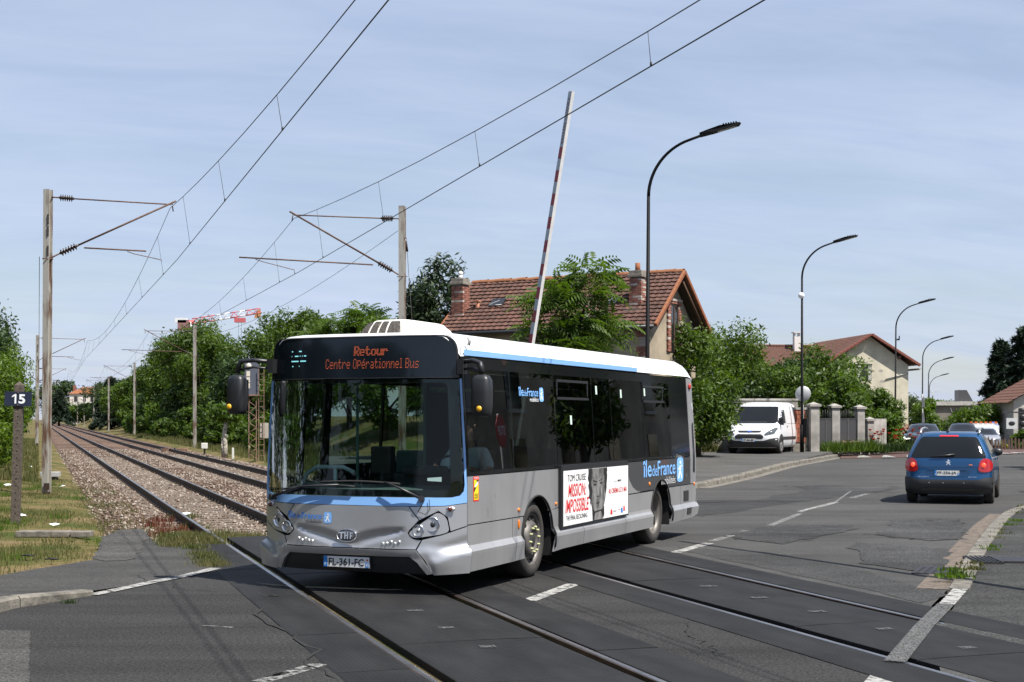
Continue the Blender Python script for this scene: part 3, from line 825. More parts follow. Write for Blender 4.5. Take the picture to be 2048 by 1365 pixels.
for px, py in [(1417, 1176), (1518, 1199), (1633, 1227), (1769, 1262), (1935, 1300), (893, 1260), (975, 1298), (830, 1225)]:
    line([gp(px - 16, py + 1), gp(px + 16, py)], 0.10, worn('mat_scuff', (0.085, 0.085, 0.085), 0.5, 30), 0.022, 'scuff_mark', 'pale scuff rubbed on a crossing mat')
# cracks in the asphalt: narrow broken grooves with loose edges
CRACK = M('crack_dark', (0.012, 0.012, 0.012), 1.0)
mb = MB()
def crack(p0, p1, w, amp=0.1, k=26):
    a, b = Vector(p0), Vector(p1); d = (b - a); n = Vector((-d.y, d.x)).normalized(); o = 0; L = []; Rr = []
    for i in range(k + 1):
        t = i / k; o = o * 0.7 + random.uniform(-amp, amp); ww = 2.3 * w * random.uniform(0.15, 1.0) * (math.sin(math.pi * min(1, max(0.02, t))) ** 0.4)
        p = a + d * t + n * o
        L.append((p.x + n.x * ww, p.y + n.y * ww, 0.009)); Rr.append((p.x - n.x * ww, p.y - n.y * ww, 0.009))
    mb.grid([L, Rr], smooth=False)
for c in [((1535, 1062), (1690, 1063), 0.025), ((1445, 1072), (1560, 1087), 0.02), ((1560, 1088), (1640, 1073), 0.018), ((1735, 1068), (1830, 1080), 0.02), ((1830, 1081), (1925, 1077), 0.035),
          ((1820, 1050), (1915, 1052), 0.022), ((1850, 1043), (1870, 1042), 0.04), ((1895, 1043), (1920, 1045), 0.03), ((1640, 1054), (1710, 1053), 0.02), ((1380, 1006), (1470, 1004), 0.04), ((1500, 1004), (1600, 1004), 0.04),
          ((1600, 979), (1690, 979), 0.03), ((1560, 974), (1580, 972), 0.03), ((1615, 962), (1720, 961), 0.03), ((1740, 955), (1800, 953), 0.04), ((1745, 985), (1790, 987), 0.03), ((1500, 1030), (1570, 1030), 0.012),
          ((1350, 1245), (1460, 1322), 0.006), ((1370, 1305), (1450, 1310), 0.005), ((250, 1150), (470, 1195), 0.004), ((480, 1175), (690, 1362), 0.012), ((1780, 955), (1800, 956), 0.03), ((1700, 1040), (1830, 1044), 0.012)]:
    crack(gp(*c[0]), gp(*c[1]), c[2])
tag(mb.build('asphalt_cracks', CRACK), 'dark cracks and broken edges in the asphalt', kind='stuff')
# ================================================================== the bus
BW, BL = 2.40, 8.55
BUS_ROT = R(66.8)
bus = thing('city_bus', 'silver and white city bus with black windows crossing the railway', 'bus', (-0.453, 14.506, 0.0), BUS_ROT)

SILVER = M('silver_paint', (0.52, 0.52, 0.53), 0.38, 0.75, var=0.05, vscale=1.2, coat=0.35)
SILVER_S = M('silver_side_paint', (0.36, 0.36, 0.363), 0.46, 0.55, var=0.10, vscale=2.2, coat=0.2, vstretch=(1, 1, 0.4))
WHITE = M('white_paint', (0.70, 0.70, 0.69), 0.35, var=0.03, vscale=2, coat=0.3)
BLUE = M('light_blue_paint', (0.20, 0.40, 0.74), 0.35, coat=0.4)
BLACKG = M('black_gloss', (0.008, 0.009, 0.010), 0.07, spec=0.6)
BLACKP = M('black_plastic', (0.016, 0.017, 0.019), 0.42)
RUBBERK = M('black_rubber', (0.012, 0.012, 0.012), 0.8)
GAP = M('panel_gap', (0.006, 0.006, 0.006), 0.9)
CHROME = M('chrome', (0.75, 0.75, 0.76), 0.12, 1.0)
DARKIN = M('interior_dark', (0.02, 0.024, 0.024), 0.7)
TEAL = M('interior_teal', (0.13, 0.22, 0.22), 0.55, var=0.1)
DASH = M('dashboard_grey', (0.075, 0.10, 0.10), 0.6, var=0.15, vscale=8)
G_WS = glass('windscreen_glass', (0.60, 0.70, 0.67), 0.06, k=0.5)
G_SIDE = glass('side_glass', (0.10, 0.12, 0.115), 0.09)
G_DOOR = glass('door_glass', (0.36, 0.45, 0.40), 0.06)
ORANGE = M('orange_lens', (0.75, 0.20, 0.015), 0.25, coat=0.4)
REDL = M('red_lens', (0.45, 0.02, 0.015), 0.2, coat=0.5)
TYRE = M('tyre_rubber', (0.030, 0.027, 0.024), 0.8, var=0.3, vscale=5)
RIMG = M('rim_grey', (0.135, 0.124, 0.115), 0.5, 0.4, var=0.2, vscale=6)

def tum(z): return max(0.0, 0.085 * (z - 1.2) / 1.4)
def sk(z): return float(np.interp(z, [0.24, 0.445, 0.505], [-0.028, -0.050, 0.0]))
def Dz(z): return float(np.interp(z, [0.2, 0.32, 0.45, 0.9, 1.0, 2.2, 2.5, 2.62, 2.68], [0.31, 0.35, 0.36, 0.33, 0.31, 0.22, 0.185, 0.165, 0.15]))
def fx(y, z):
    hw = BW / 2 - tum(z) - sk(z); t = min(1.0, abs(y - BW / 2) / hw); return -Dz(z) * (1 - t ** 3.4)
def fn(y, z):
    e = 0.01
    v = Vector((-1, (fx(y + e, z) - fx(y - e, z)) / (2 * e), (fx(y, z + e) - fx(y, z - e)) / (2 * e))); 
    # toward the sides the skin turns to face sideways
    return v.normalized()
def Fp(off=0.0):
    return lambda y, z: Vector((fx(y, z), y, z)) + fn(y, z) * off
def LS(off=0.0): return lambda x, z: Vector((x, tum(z) + sk(z) - off, z))
def RS(off=0.0): return lambda x, z: Vector((x, BW - tum(z) - sk(z) + off, z))
LN = lambda x, z: Vector((0, -1, 0))
RN = lambda x, z: Vector((0, 1, 0))
def fpart(name, loops, mat, parent=None, off=0.0, thick=0.02, step=0.06):
    return sheet(name, loops, Fp(off), mat, parent or bus, step=step, thick=thick, nrm=fn)
def lpart(name, loops, mat, parent=None, off=0.0, thick=0.02, step=0.10):
    return sheet(name, loops, LS(off), mat, parent or bus, step=step, thick=thick, nrm=LN, smooth=step > 0.04)
def rpart(name, loops, mat, parent=None, off=0.0, thick=0.02, step=0.15):
    return sheet(name, loops, RS(off), mat, parent or bus, step=step, thick=thick, nrm=RN)
CY = BW / 2
def sym(l): return [(CY - h, z) for h, z in l]            # loop given as (distance from centre, z), image-right half
def mir(l): return [(2 * CY - y, z) for y, z in l]
def edge(z): return BW / 2 - tum(z) - sk(z)

# ---- front: inner dark shell behind the panels so that gaps read as shadow lines
fpart('front_shell', [[(0.02, 0.26), (BW - 0.02, 0.26), (BW - 0.02, 0.98), (0.02, 0.98)]], GAP, off=-0.045, thick=0.01, step=0.06)
# blue surround below the windscreen and up both pillars (one painted frame)
lo = [(-edge(0.90) + 0.004, 0.945), (-1.02, 0.918), (-0.7, 0.913), (0.7, 0.913), (1.02, 0.918), (edge(0.90) - 0.004, 0.945)]
outer = [(CY - h, z) for h, z in lo] + [(CY - edge(z) + 0.004, z) for z in (1.1, 1.4, 1.8, 2.21)] + [(CY - edge(2.21) + 0.022, 2.21)]
inner = [(CY - edge(z) + 0.022, z) for z in (1.8, 1.4, 1.13)] + [(CY - edge(1.0) + 0.030, 1.06), (CY - edge(1.0) + 0.06, 1.017), (CY - edge(1.0) + 0.13, 1.0)]
inner += [(2 * CY - y, z) for y, z in inner[::-1]]
outer_b = [(2 * CY - y, z) for y, z in ([(CY - edge(z) + 0.004, z) for z in (1.1, 1.4, 1.8, 2.21)] + [(CY - edge(2.21) + 0.022, 2.21)])][::-1]
fpart('windscreen_surround', [outer + inner + outer_b], BLUE, off=0.0, thick=0.02, step=0.04)
# windscreen and destination pane
ws = rounded([(CY - edge(1.0) + 0.026, 1.005), (BW - CY + edge(1.0) - 0.026, 1.005), (BW - CY + edge(2.2) - 0.026, 2.205), (CY - edge(2.2) + 0.026, 2.205)], [0.1, 0.1, 0.01, 0.01])
wsg = fpart('windscreen', [ws], G_WS, off=-0.006, thick=0.0, step=0.045)
fr_in = rounded([(CY - edge(1.0) + 0.13, 1.075), (BW - CY + edge(1.0) - 0.13, 1.075), (BW - CY + edge(2.2) - 0.13, 2.17), (CY - edge(2.2) + 0.13, 2.17)], 0.06)
fpart('windscreen_border', [ws, fr_in], BLACKG, wsg, off=-0.03, thick=0.012, step=0.05)
dg_ = rounded([(CY - edge(2.22) + 0.02, 2.217), (BW - CY + edge(2.22) - 0.02, 2.217), (BW - CY + edge(2.6) - 0.025, 2.658), (CY - edge(2.6) + 0.025, 2.658)], [0.01, 0.01, 0.17, 0.17], 8)
DISPG = M('display_glass', (0.006, 0.009, 0.013), 0.10, spec=0.4)
disp = fpart('destination_display', [dg_], DISPG, off=0.0, thick=0.02, step=0.06)
fpart('display_rim', [dg_, [(CY + (y - CY) * 0.985, 2.42 + (z - 2.42) * 0.965) for y, z in dg_]], BLACKP, disp, off=0.006, thick=0.01, step=0.06)
# LED lettering, dot by dot
FONT = {'R': '11110 10001 10001 11110 10100 10010 10001', 'e': '00000 00000 01110 10001 11111 10000 01110', 't': '01000 01000 11110 01000 01000 01001 00110',
        'o': '00000 00000 01110 10001 10001 10001 01110', 'u': '00000 00000 10001 10001 10001 10011 01101', 'r': '00000 00000 10110 11001 10000 10000 10000',
        'C': '01110 10001 10000 10000 10000 10001 01110', 'n': '00000 00000 10110 11001 10001 10001 10001', 'O': '01110 10001 10001 10001 10001 10001 01110',
        'p': '00000 11110 10001 10001 11110 10000 10000', 'E': '00010 00100 01110 10001 11111 10000 01110', 'a': '00000 00000 01110 00001 01111 10001 01111',
        'i': '00100 00000 01100 00100 00100 00100 01110', 'l': '01100 00100 00100 00100 00100 00100 01110', 'B': '11110 10001 10001 11110 10001 10001 11110',
        's': '00000 00000 01111 10000 01110 00001 11110', ' ': '00000 00000 00000 00000 00000 00000 00000'}
LED = M('led_orange', (0.25, 0.05, 0.01), 0.5, emit=(1.0, 0.19, 0.09), estr=0.2)
LEDC = M('led_cyan', (0.1, 0.3, 0.35), 0.5, emit=(0.35, 0.95, 1.0), estr=0.4)
def dots(name, s, yl, yr, z0, z1, mat, bold=False):
    mb = MB(); cols = []
    for ch in s:
        rows = FONT[ch].split()
        for c in range(5 if ch not in 'il ' else (3 if ch != ' ' else 2)):
            cc = c + (1 if ch in 'il' else 0)
            cols.append([rows[r][cc] for r in range(7)])
        cols.append(['0'] * 7)
    dx = (yl - yr) / len(cols); dz = (z1 - z0) / 7
    fp = Fp(0.004)
    for i, c in enumerate(cols):
        for r in range(7):
            on = c[r] == '1' or (bold and i and cols[i - 1][r] == '1')
            if on:
                y = yl - (i + 0.5) * dx; z = z1 - (r + 0.5) * dz; a = dx * 0.31; b = dz * 0.31
                mb.add([fp(y + a, z - b), fp(y - a, z - b), fp(y - a, z + b), fp(y + a, z + b)], [(0, 1, 2, 3)])
    tag(mb.build(name, mat, disp), kind='stuff')
dots('led_text', 'Retour', 1.215, 0.815, 2.452, 2.552, LED, True)
dots('led_text', 'Centre OpErationnel Bus', 1.545, 0.465, 2.318, 2.422, LED)
mb = MB(); fp = Fp(0.004)
for (a, b, z) in [(2.0, 1.985, 2.512), (1.90, 1.865, 2.513), (1.955, 1.905, 2.462), (2.0, 1.995, 2.461), (1.885, 1.878, 2.463), (1.855, 1.848, 2.463), (1.83, 1.80, 2.464), (2.0, 1.90, 2.408), (1.875, 1.80, 2.409), (1.985, 1.97, 2.355), (1.89, 1.883, 2.356)]:
    mb.add([fp(a, z - 0.006), fp(b, z - 0.006), fp(b, z + 0.006), fp(a, z + 0.006)], [(0, 1, 2, 3)])
tag(mb.build('led_dashes', LEDC, disp), kind='stuff')

# bonnet
bon = [(-0.67, 0.908), (0.67, 0.908), (0.775, 0.772), (0.682, 0.668), (0.668, 0.635), (0.73, 0.578), (0.80, 0.568), (0.755, 0.480), (-0.755, 0.480), (-0.80, 0.568), (-0.73, 0.578), (-0.668, 0.635), (-0.682, 0.668), (-0.775, 0.772)]
def smile(y, z):
    """pressed smile-shaped crease of the bonnet"""
    h = abs(y - CY); o = 0.0
    if h < 0.64:
        zc = 0.535 + 0.125 * min(1.0, max(0, (h - 0.1) / 0.5)) ** 0.8
        w = 0.062 * (1 - (h / 0.64) ** 4) + 0.004
        d = (z - zc) / w
        if -1.3 < d < 1.3: o = -0.028 * (0.5 + 0.5 * math.cos(math.pi * d / 1.3)) ** 0.8
    return o
bonnet = sheet('bonnet', [sym(bon)], lambda y, z: Fp(smile(y, z))(y, z), SILVER, bus, step=0.028, thick=0.02, nrm=fn)
mb = MB(); fp = Fp(0.016); 
mb.grid([[fp(CY + 0.115 * k * math.cos(a), 0.600 + 0.062 * k * math.sin(a)) + fn(CY, 0.6) * (0.012 * (1 - k * k)) for a in [2 * math.pi * i / 24 for i in range(25)]] for k in (0.02, 0.5, 0.8, 1.0)])
emb = mb.build('emblem', M('emblem_grey', (0.22, 0.22, 0.23), 0.35, 0.8), bonnet)
mb = MB(); fp = Fp(0.031)
for (a0, a1, z0, z1) in [(-0.062, -0.044, 0.565, 0.635), (-0.09, -0.016, 0.622, 0.635), (-0.018, -0.004, 0.565, 0.638), (0.012, 0.026, 0.565, 0.638), (-0.004, 0.012, 0.595, 0.607), (0.046, 0.060, 0.567, 0.635), (0.060, 0.085, 0.622, 0.635), (0.060, 0.078, 0.592, 0.603)]:
    mb.add([fp(CY - a0, z0), fp(CY - a1, z0), fp(CY - a1, z1), fp(CY - a0, z1)], [(0, 1, 2, 3)])
mb.build('emblem_letters', CHROME, emb)
mb = MB(); mb.tube([Fp(0.018)(CY + 0.115 * math.cos(a), 0.600 + 0.062 * math.sin(a)) for a in [2 * math.pi * i / 28 for i in range(29)]], 0.006, 6); mb.build('emblem_ring', CHROME, emb)
for sgn in (-1, 1):
    for (h, z) in [(0.60, 0.573), (0.555, 0.555), (0.515, 0.572), (0.47, 0.556), (0.425, 0.552)]:
        y = CY - sgn * (h - 0.01); c = Fp(0.004)(y, z - 0.018)
        mb = MB(); mb.sphere(c, 0.0135, 10, 6); mb.build('sensor_stud', M('stud_white', (0.7, 0.7, 0.7), 0.25, 0.5), bonnet)
# front logo
LOGOB = M('logo_blue', (0.20, 0.44, 0.85), 0.45)
LOGOD = M('logo_dark', (0.02, 0.022, 0.03), 0.5)
LOGOW = M('logo_white', (0.85, 0.87, 0.9), 0.5)
def logo(fm, x0, w, z0, h, parent, small_mat, name='logo', blue=LOGOB, icon=LOGOB):
    """fm maps (along, up) to the surface; wordmark in three weights with the runner tile"""
    lg = lettering(name, 'île', x0, x0 + 0.20 * w, z0 + 0.36 * h, z0 + h, fm, blue, parent, 0.009)
    lettering('logo_word', 'de', x0 + 0.215 * w, x0 + 0.335 * w, z0 + 0.37 * h, z0 + 0.80 * h, fm, blue, lg, 0.0)
    lettering('logo_word', 'France', x0 + 0.345 * w, x0 + 0.79 * w, z0 + 0.36 * h, z0 + 0.93 * h, fm, blue, lg, 0.009)
    lettering('logo_word', 'mobilités', x0 + 0.44 * w, x0 + 0.79 * w, z0 + 0.0 * h, z0 + 0.30 * h, fm, small_mat, lg, 0.0)
    tile = rounded([(x0 + 0.83 * w, z0 + 0.02 * h), (x0 + w, z0 + 0.02 * h), (x0 + w, z0 + 1.0 * h), (x0 + 0.83 * w, z0 + 1.0 * h)], 0.05 * w)
    sheet('logo_tile', [tile], fm, icon, lg, step=0.2, thick=0)
    mb = MB(); cx, cz = x0 + 0.915 * w, z0 + 0.5 * h
    def q(pts): mb.add([fm(cx + a * w, cz + b * h) + OFFV for a, b in pts], [tuple(range(len(pts)))])
    q([(0.018 * math.cos(a) + 0.005, 0.07 * math.sin(a) + 0.30) for a in [2 * math.pi * i / 12 for i in range(12)]])
    q([(-0.012, 0.18), (0.02, 0.18), (0.012, -0.05), (-0.018, -0.05)])
    q([(-0.018, 0.0), (0.012, -0.03), (-0.035, -0.36), (-0.052, -0.33)])
    q([(-0.01, -0.02), (0.014, -0.05), (0.052, -0.33), (0.03, -0.36)])
    q([(0.0, 0.17), (0.018, 0.14), (-0.035, 0.0), (-0.055, 0.04)])
    q([(0.0, 0.17), (0.018, 0.12), (0.055, 0.14), (0.05, 0.19)])
    mb.build('runner_mark', LOGOW, lg)
    return lg
OFFV = Vector((-0.0015, 0, 0))
logo(lambda a, b: Fp(0.003)(-a, b), -1.965, 0.575, 0.715, 0.118, bonnet, LOGOD, 'logo', M('logo_blue_deep', (0.045, 0.24, 0.72), 0.5))
# headlamps
hl = rounded([(0.675, 0.640), (0.955, 0.858), (1.03, 0.80), (1.055, 0.655), (0.985, 0.628), (0.735, 0.590)], [0.04, 0.05, 0.05, 0.05, 0.05, 0.05])
for m_ in (0, 1):
    lp = sym(hl);  lp = mir(lp) if m_ else lp
    cxh = CY - 0.87 if not m_ else CY + 0.87
    big = [(cxh + (y - cxh) * 1.015, 0.71 + (z - 0.71) * 1.02) for y, z in lp]
    fpart('headlamp_gasket', [big], GAP, off=-0.008, thick=0.02, step=0.04)
    hou = fpart('headlamp', [lp], SILVER, off=0.008, thick=0.03, step=0.04)
    for (h, z, r) in [(0.905, 0.728, 0.072), (0.775, 0.668, 0.057)]:
        y = CY - h if not m_ else CY + h
        c = Fp(0.008)(y, z); n = fn(y, z); n = (n * 0.5 + Vector((-1, 0, 0)) * 0.5).normalized()
        q = n.to_track_quat('Z', 'Y').to_matrix().to_4x4(); mt = Matrix.Translation(c) @ q
        mb = MB(); mb.lathe([(r * 1.08, -0.01), (r * 1.05, 0.012), (r * 0.93, 0.008), (r * 0.85, -0.02)], 24, mt); ring = mb.build('lamp_ring', CHROME, hou)
        mb = MB(); mb.lathe([(r * 0.86, -0.02), (r * 0.5, -0.028), (0.0005, -0.03)], 24, mt); mb.build('lamp_reflector', M('lamp_reflector', (0.25, 0.25, 0.26), 0.2, 0.9), ring)
        mb = MB(); mb.lathe([(r * 0.52, -0.02), (r * 0.40, 0.0), (r * 0.2, 0.008), (0.0005, 0.010)], 20, mt); mb.build('lamp_lens', M('lamp_lens', (0.02, 0.022, 0.025), 0.05, coat=1.0) if h > 0.8 else M('lamp_lens_clear', (0.5, 0.5, 0.5), 0.1, 0.6), ring)
# bumper: middle bar, mouth, corners
bar = [(-0.76, 0.470), (0.76, 0.470), (0.835, 0.36), (0.905, 0.235), (0.855, 0.225), (0.775, 0.345), (0.70, 0.405), (-0.70, 0.405), (-0.775, 0.345), (-0.855, 0.225), (-0.905, 0.235), (-0.835, 0.36)]
def bump_bar(y, z): return 0.022 + 0.016 * smooth01(0.40, 0.455, z)
bumper = sheet('bumper_bar', [sym(bar)], lambda y, z: Fp(bump_bar(y, z))(y, z), SILVER, bus, step=0.035, thick=0.035, nrm=fn)
fpart('bumper_grille', [sym([(-0.72, 0.42), (0.72, 0.42), (0.80, 0.34), (0.875, 0.225), (-0.875, 0.225), (-0.80, 0.34)])], BLACKP, off=-0.012, thick=0.03, step=0.06)
cor = [(0.768, 0.472), (0.815, 0.572), (0.99, 0.618), (1.062, 0.645), (edge(0.69) - 0.004, 0.70), (edge(0.5) - 0.004, 0.515), (edge(0.44) - 0.004, 0.44), (edge(0.24) - 0.004, 0.235), (0.915, 0.222), (0.85, 0.36)]
def corner_rel(y, z):
    h = abs(y - CY)
    zc = 0.375 + 0.11 * max(0, (h - 0.93) / 0.30) + 0.55 * max(0, 0.93 - h)
    return 0.030 * smooth01(zc + 0.035, zc - 0.035, z) * smooth01(0.86, 0.95, h) - 0.012 * smooth01(0.0, 1.0, 1 - abs(z - zc - 0.08) / 0.07) * smooth01(0.86, 1.0, h)
for m_ in (0, 1):
    lp = sym(cor); lp = mir(lp) if m_ else lp
    sheet('bumper_corner', [lp], lambda y, z: Fp(corner_rel(y, z) + 0.002)(y, z), SILVER, bus, step=0.028, thick=0.03, nrm=fn)
    up = [(0.685, 0.905), (1.02, 0.912), (edge(0.93) - 0.004, 0.938), (edge(0.70) - 0.004, 0.712), (1.066, 0.66), (1.042, 0.80), (0.96, 0.868), (0.785, 0.775)]
    lp = sym(up); lp = mir(lp) if m_ else lp
    wing = fpart('front_wing', [lp], SILVER, off=0.0, thick=0.02, step=0.04)
    y = CY - 1.055 if not m_ else CY + 1.055
    mb = MB(); c = Fp(0.0)(y, 0.885); mb.sphere(c, 0.05, 14, 8, (0.5, 1.3, 0.6)); hs_ = mb.build('indicator_pod', SILVER, wing)
    mb = MB(); mb.sphere(c + fn(y, 0.885) * 0.02, 0.026, 12, 8); mb.build('indicator_lens', M('smoked_lens', (0.12, 0.03, 0.02), 0.1, coat=0.6), wing)
# number plate
PLW = M('plate_white', (0.72, 0.72, 0.70), 0.4); PLB = M('plate_blue', (0.03, 0.20, 0.55), 0.4); INK = M('plate_ink', (0.008, 0.008, 0.009), 0.5)
def plate(parent, fm, x0, w, z0, h, textstr, dept, thick_nrm, pm=PLW):
    pl = sheet('number_plate', [[(x0, z0), (x0 + w, z0), (x0 + w, z0 + h), (x0, z0 + h)]], fm(0.004), pm, parent, step=0.2, thick=0.004, nrm=thick_nrm)
    sheet('plate_band', [[(x0, z0), (x0 + 0.085 * w, z0), (x0 + 0.085 * w, z0 + h), (x0, z0 + h)]], fm(0.0055), PLB, pl, step=0.2)
    sheet('plate_band', [[(x0 + 0.915 * w, z0), (x0 + w, z0), (x0 + w, z0 + h * 0.5), (x0 + 0.915 * w, z0 + h * 0.5)]], fm(0.0055), PLB, pl, step=0.2)
    lettering('plate_text', textstr, x0 + 0.115 * w, x0 + 0.885 * w, z0 + 0.16 * h, z0 + 0.84 * h, fm(0.0065), INK, pl, 0.02)
    lettering('plate_text', dept, x0 + 0.925 * w, x0 + 0.99 * w, z0 + 0.08 * h, z0 + 0.42 * h, fm(0.0065), LOGOW, pl)
    lettering('plate_text', 'F', x0 + 0.025 * w, x0 + 0.06 * w, z0 + 0.12 * h, z0 + 0.36 * h, fm(0.0065), LOGOW, pl)
    sheet('plate_mark', [ellipse(x0 + 0.957 * w, z0 + 0.74 * h, 0.018 * w, 0.10 * h, 10)], fm(0.0065), M('plate_red', (0.5, 0.03, 0.03), 0.4), pl, step=0.2)
    return pl
xpl = min(fx(y, z) for y in (0.95, 1.2, 1.45) for z in (0.28, 0.38)) - 0.012
plate(bus, lambda o: (lambda a, b: Vector((xpl - o, -a, b))), -1.468, 0.535, 0.276, 0.108, 'FL-361-FC', '95', lambda a, b: Vector((-1, 0, 0)))
mb = MB(); mb.box(xpl - 0.0, xpl + 0.10, 0.92, 1.48, 0.268, 0.392); mb.build('plate_holder', BLACKP, bus)
# fleet number on the glass
lettering('fleet_number', '8822', -2.33, -2.12, 1.015, 1.065, lambda a, b: Fp(0.004)(-a, b), M('fleet_ink', (0.004, 0.004, 0.004), 0.6), bus, 0.012)
# wipers
def wiper(py, pz, elbow, ty, tz, name):
    mb = MB(); P = [Fp(0.05)(py, pz), Fp(0.075)(*elbow), Fp(0.05)(ty, tz)]
    mb.tube(P, [0.018, 0.013, 0.010], 6)
    mb.tube([Fp(0.0)(py, pz), Fp(0.07)(py, pz)], 0.032, 10)
    w_ = mb.build('wiper_arm', BLACKP, bus); return w_
w1_ = wiper(2.19, 0.965, (1.75, 1.09), 1.30, 1.115, 'a')
mb = MB(); pts = [Fp(0.03)(2.02 - 0.9 * t, 1.055 + 0.055 * math.sin(t * 2.2)) for t in [i / 8 for i in range(9)]]; mb.tube(pts, 0.012, 5); mb.build('wiper_blade', RUBBERK, w1_)
w2_ = wiper(0.40, 0.985, (0.62, 1.10), 0.78, 1.155, 'b')
mb = MB(); pts = [Fp(0.03)(0.62 + 0.92 * t, 1.135 + 0.02 * math.sin(t * 3)) for t in [i / 8 for i in range(9)]]; mb.tube(pts, 0.012, 5); mb.build('wiper_blade', RUBBERK, w2_)
mb = MB(); mb.tube([Fp(0.02)(0.38, 0.95), Fp(0.02)(0.43, 0.86), Fp(0.02)(0.36, 0.83), Fp(0.02)(0.32, 0.88), Fp(0.02)(0.33, 0.98)], 0.004, 5); mb.build('washer_hose', RUBBERK, w2_)

# ---- left side (the one in view)
def arch(cx, r, z0, a0=None):
    """points of a wheel arch from left foot to right foot, foot height z0"""
    a = math.asin((0.45 - z0) / r) if z0 < 0.45 else -math.asin((z0 - 0.45) / r)
    n = 22
    return [(cx - r * math.cos(t), 0.45 + r * math.sin(t)) for t in [(-a) + (math.pi + 2 * a) * i / n for i in range(n + 1)]]
A1, A2, AR = 1.885, 6.605, 0.475
g = 0.006
def arch_above(cx, zc):
    return [p for p in arch(cx, AR, 0.45) if p[1] > zc]
def with_edges(pts): return pts
SEAM = 0.715
a1u = arch_above(A1, SEAM); a2u = arch_above(A2, 0.79)
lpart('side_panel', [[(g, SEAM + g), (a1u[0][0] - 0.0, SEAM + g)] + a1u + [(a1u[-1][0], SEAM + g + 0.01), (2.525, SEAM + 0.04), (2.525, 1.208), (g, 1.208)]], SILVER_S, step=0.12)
def foot(cx, z): 
    d = math.sqrt(max(0, AR ** 2 - (z - 0.45) ** 2)); return d
a1l = [p for p in arch(A1, AR, 0.25) if p[1] < SEAM]
l_half = [p for p in a1l if p[0] < A1]; r_half = [p for p in a1l if p[0] > A1]
lpart('skirt_flap', [[(g, 0.242), (1.16, 0.245), (1.16, SEAM - g), (g, SEAM - g)]], SILVER_S, step=0.03)
lpart('skirt_flap', [[(1.172, 0.246)] + l_half + [(l_half[-1][0], SEAM - g), (1.172, SEAM - g)]], SILVER_S, step=0.03)
a2l = [p for p in arch(A2, AR, 0.27) if p[1] < 0.785]
l2 = [p for p in a2l if p[0] < A2]; r2 = [p for p in a2l if p[0] > A2]
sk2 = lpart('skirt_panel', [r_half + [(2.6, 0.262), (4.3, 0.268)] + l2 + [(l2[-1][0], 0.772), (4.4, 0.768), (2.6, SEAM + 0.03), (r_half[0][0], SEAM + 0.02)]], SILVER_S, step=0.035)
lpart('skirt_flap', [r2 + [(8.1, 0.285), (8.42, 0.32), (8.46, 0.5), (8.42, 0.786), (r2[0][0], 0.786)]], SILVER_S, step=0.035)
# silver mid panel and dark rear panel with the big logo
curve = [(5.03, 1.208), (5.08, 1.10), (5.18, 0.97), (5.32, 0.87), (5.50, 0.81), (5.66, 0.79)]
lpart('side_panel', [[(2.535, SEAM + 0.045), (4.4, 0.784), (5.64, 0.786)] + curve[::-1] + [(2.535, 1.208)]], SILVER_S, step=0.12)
DGREY = M('dark_grey_panel', (0.050, 0.051, 0.054), 0.4, coat=0.2)
rear_dark = lpart('rear_side_panel', [curve[::-1][::-1] + [(a2u[0][0], 0.796)] + a2u + [(a2u[-1][0], 0.798), (8.12, 0.80), (8.12, 1.208)]], DGREY, step=0.12)
OFFV = Vector((0, -0.0015, 0))
logo(LS(0.003), 5.76, 1.98, 0.845, 0.375, rear_dark, M('logo_grey', (0.55, 0.55, 0.56), 0.5), 'logo', LOGOB, LOGOB)
lpart('rear_vent', [[(7.75, 0.90), (8.08, 0.92), (8.08, 1.16), (7.82, 1.18), (7.78, 1.1)]], M('vent_dark', (0.03, 0.03, 0.03), 0.6), rear_dark, off=0.004, thick=0.006)
# window band: frame with openings, panes, roof-edge stripe
Z0, Z1 = 1.262, 2.318
wins = [(0.065, 1.205), (1.245, 2.515), (2.545, 3.815), (3.845, 4.53), (4.56, 5.845), (5.875, 7.17)]
def wl_(x0, x1, e=0.0): return rounded([(x0 - e, Z0 - e), (x1 + e, Z0 - e), (x1 + e, Z1 + e), (x0 - e, Z1 + e)], 0.03)
band = lpart('window_band', [[(g, 1.218), (8.13, 1.218), (8.13, 2.425), (g, 2.44)]] + [wl_(a, b) for a, b in wins], BLACKG, off=-0.004, thick=0.03, step=0.16)
for i, (a, b) in enumerate(wins):
    pn = lpart('window', [wl_(a, b, 0.0)], G_SIDE if i else glass('driver_glass', (0.55, 0.63, 0.60), 0.10), off=0.0, thick=0.0, step=0.3)
    if i in (2, 5):
        mb = MB(); v0, v1 = (a + 0.07, b - 0.12) if i == 2 else (a + 0.05, b - 0.3)
        zt, zb = 2.24, 2.06
        mb.box(v0, v1, tum(zt) - 0.012, tum(zt) + 0.02, zt, zt + 0.03); mb.box(v0, v0 + 0.03, tum(zt) - 0.010, tum(zt) + 0.03, zb, zt); mb.box(v1 - 0.03, v1, tum(zt) - 0.010, tum(zt) + 0.03, zb, zt)
        mb.box(v0, v1, tum(zb) - 0.012, tum(zb) + 0.02, zb - 0.03, zb)
        mb.build('vent_frame', BLACKP, pn)
        mb = MB(); mb.add([(v0 + 0.03, tum(zt) + 0.16, zt - 0.02), (v1 - 0.03, tum(zt) + 0.16, zt - 0.02), (v1 - 0.03, tum(zb), zb), (v0 + 0.03, tum(zb), zb)], [(0, 1, 2, 3)]); mb.build('vent_pane', M('vent_glass', (0.20, 0.23, 0.27), 0.08, coat=0.5), pn)
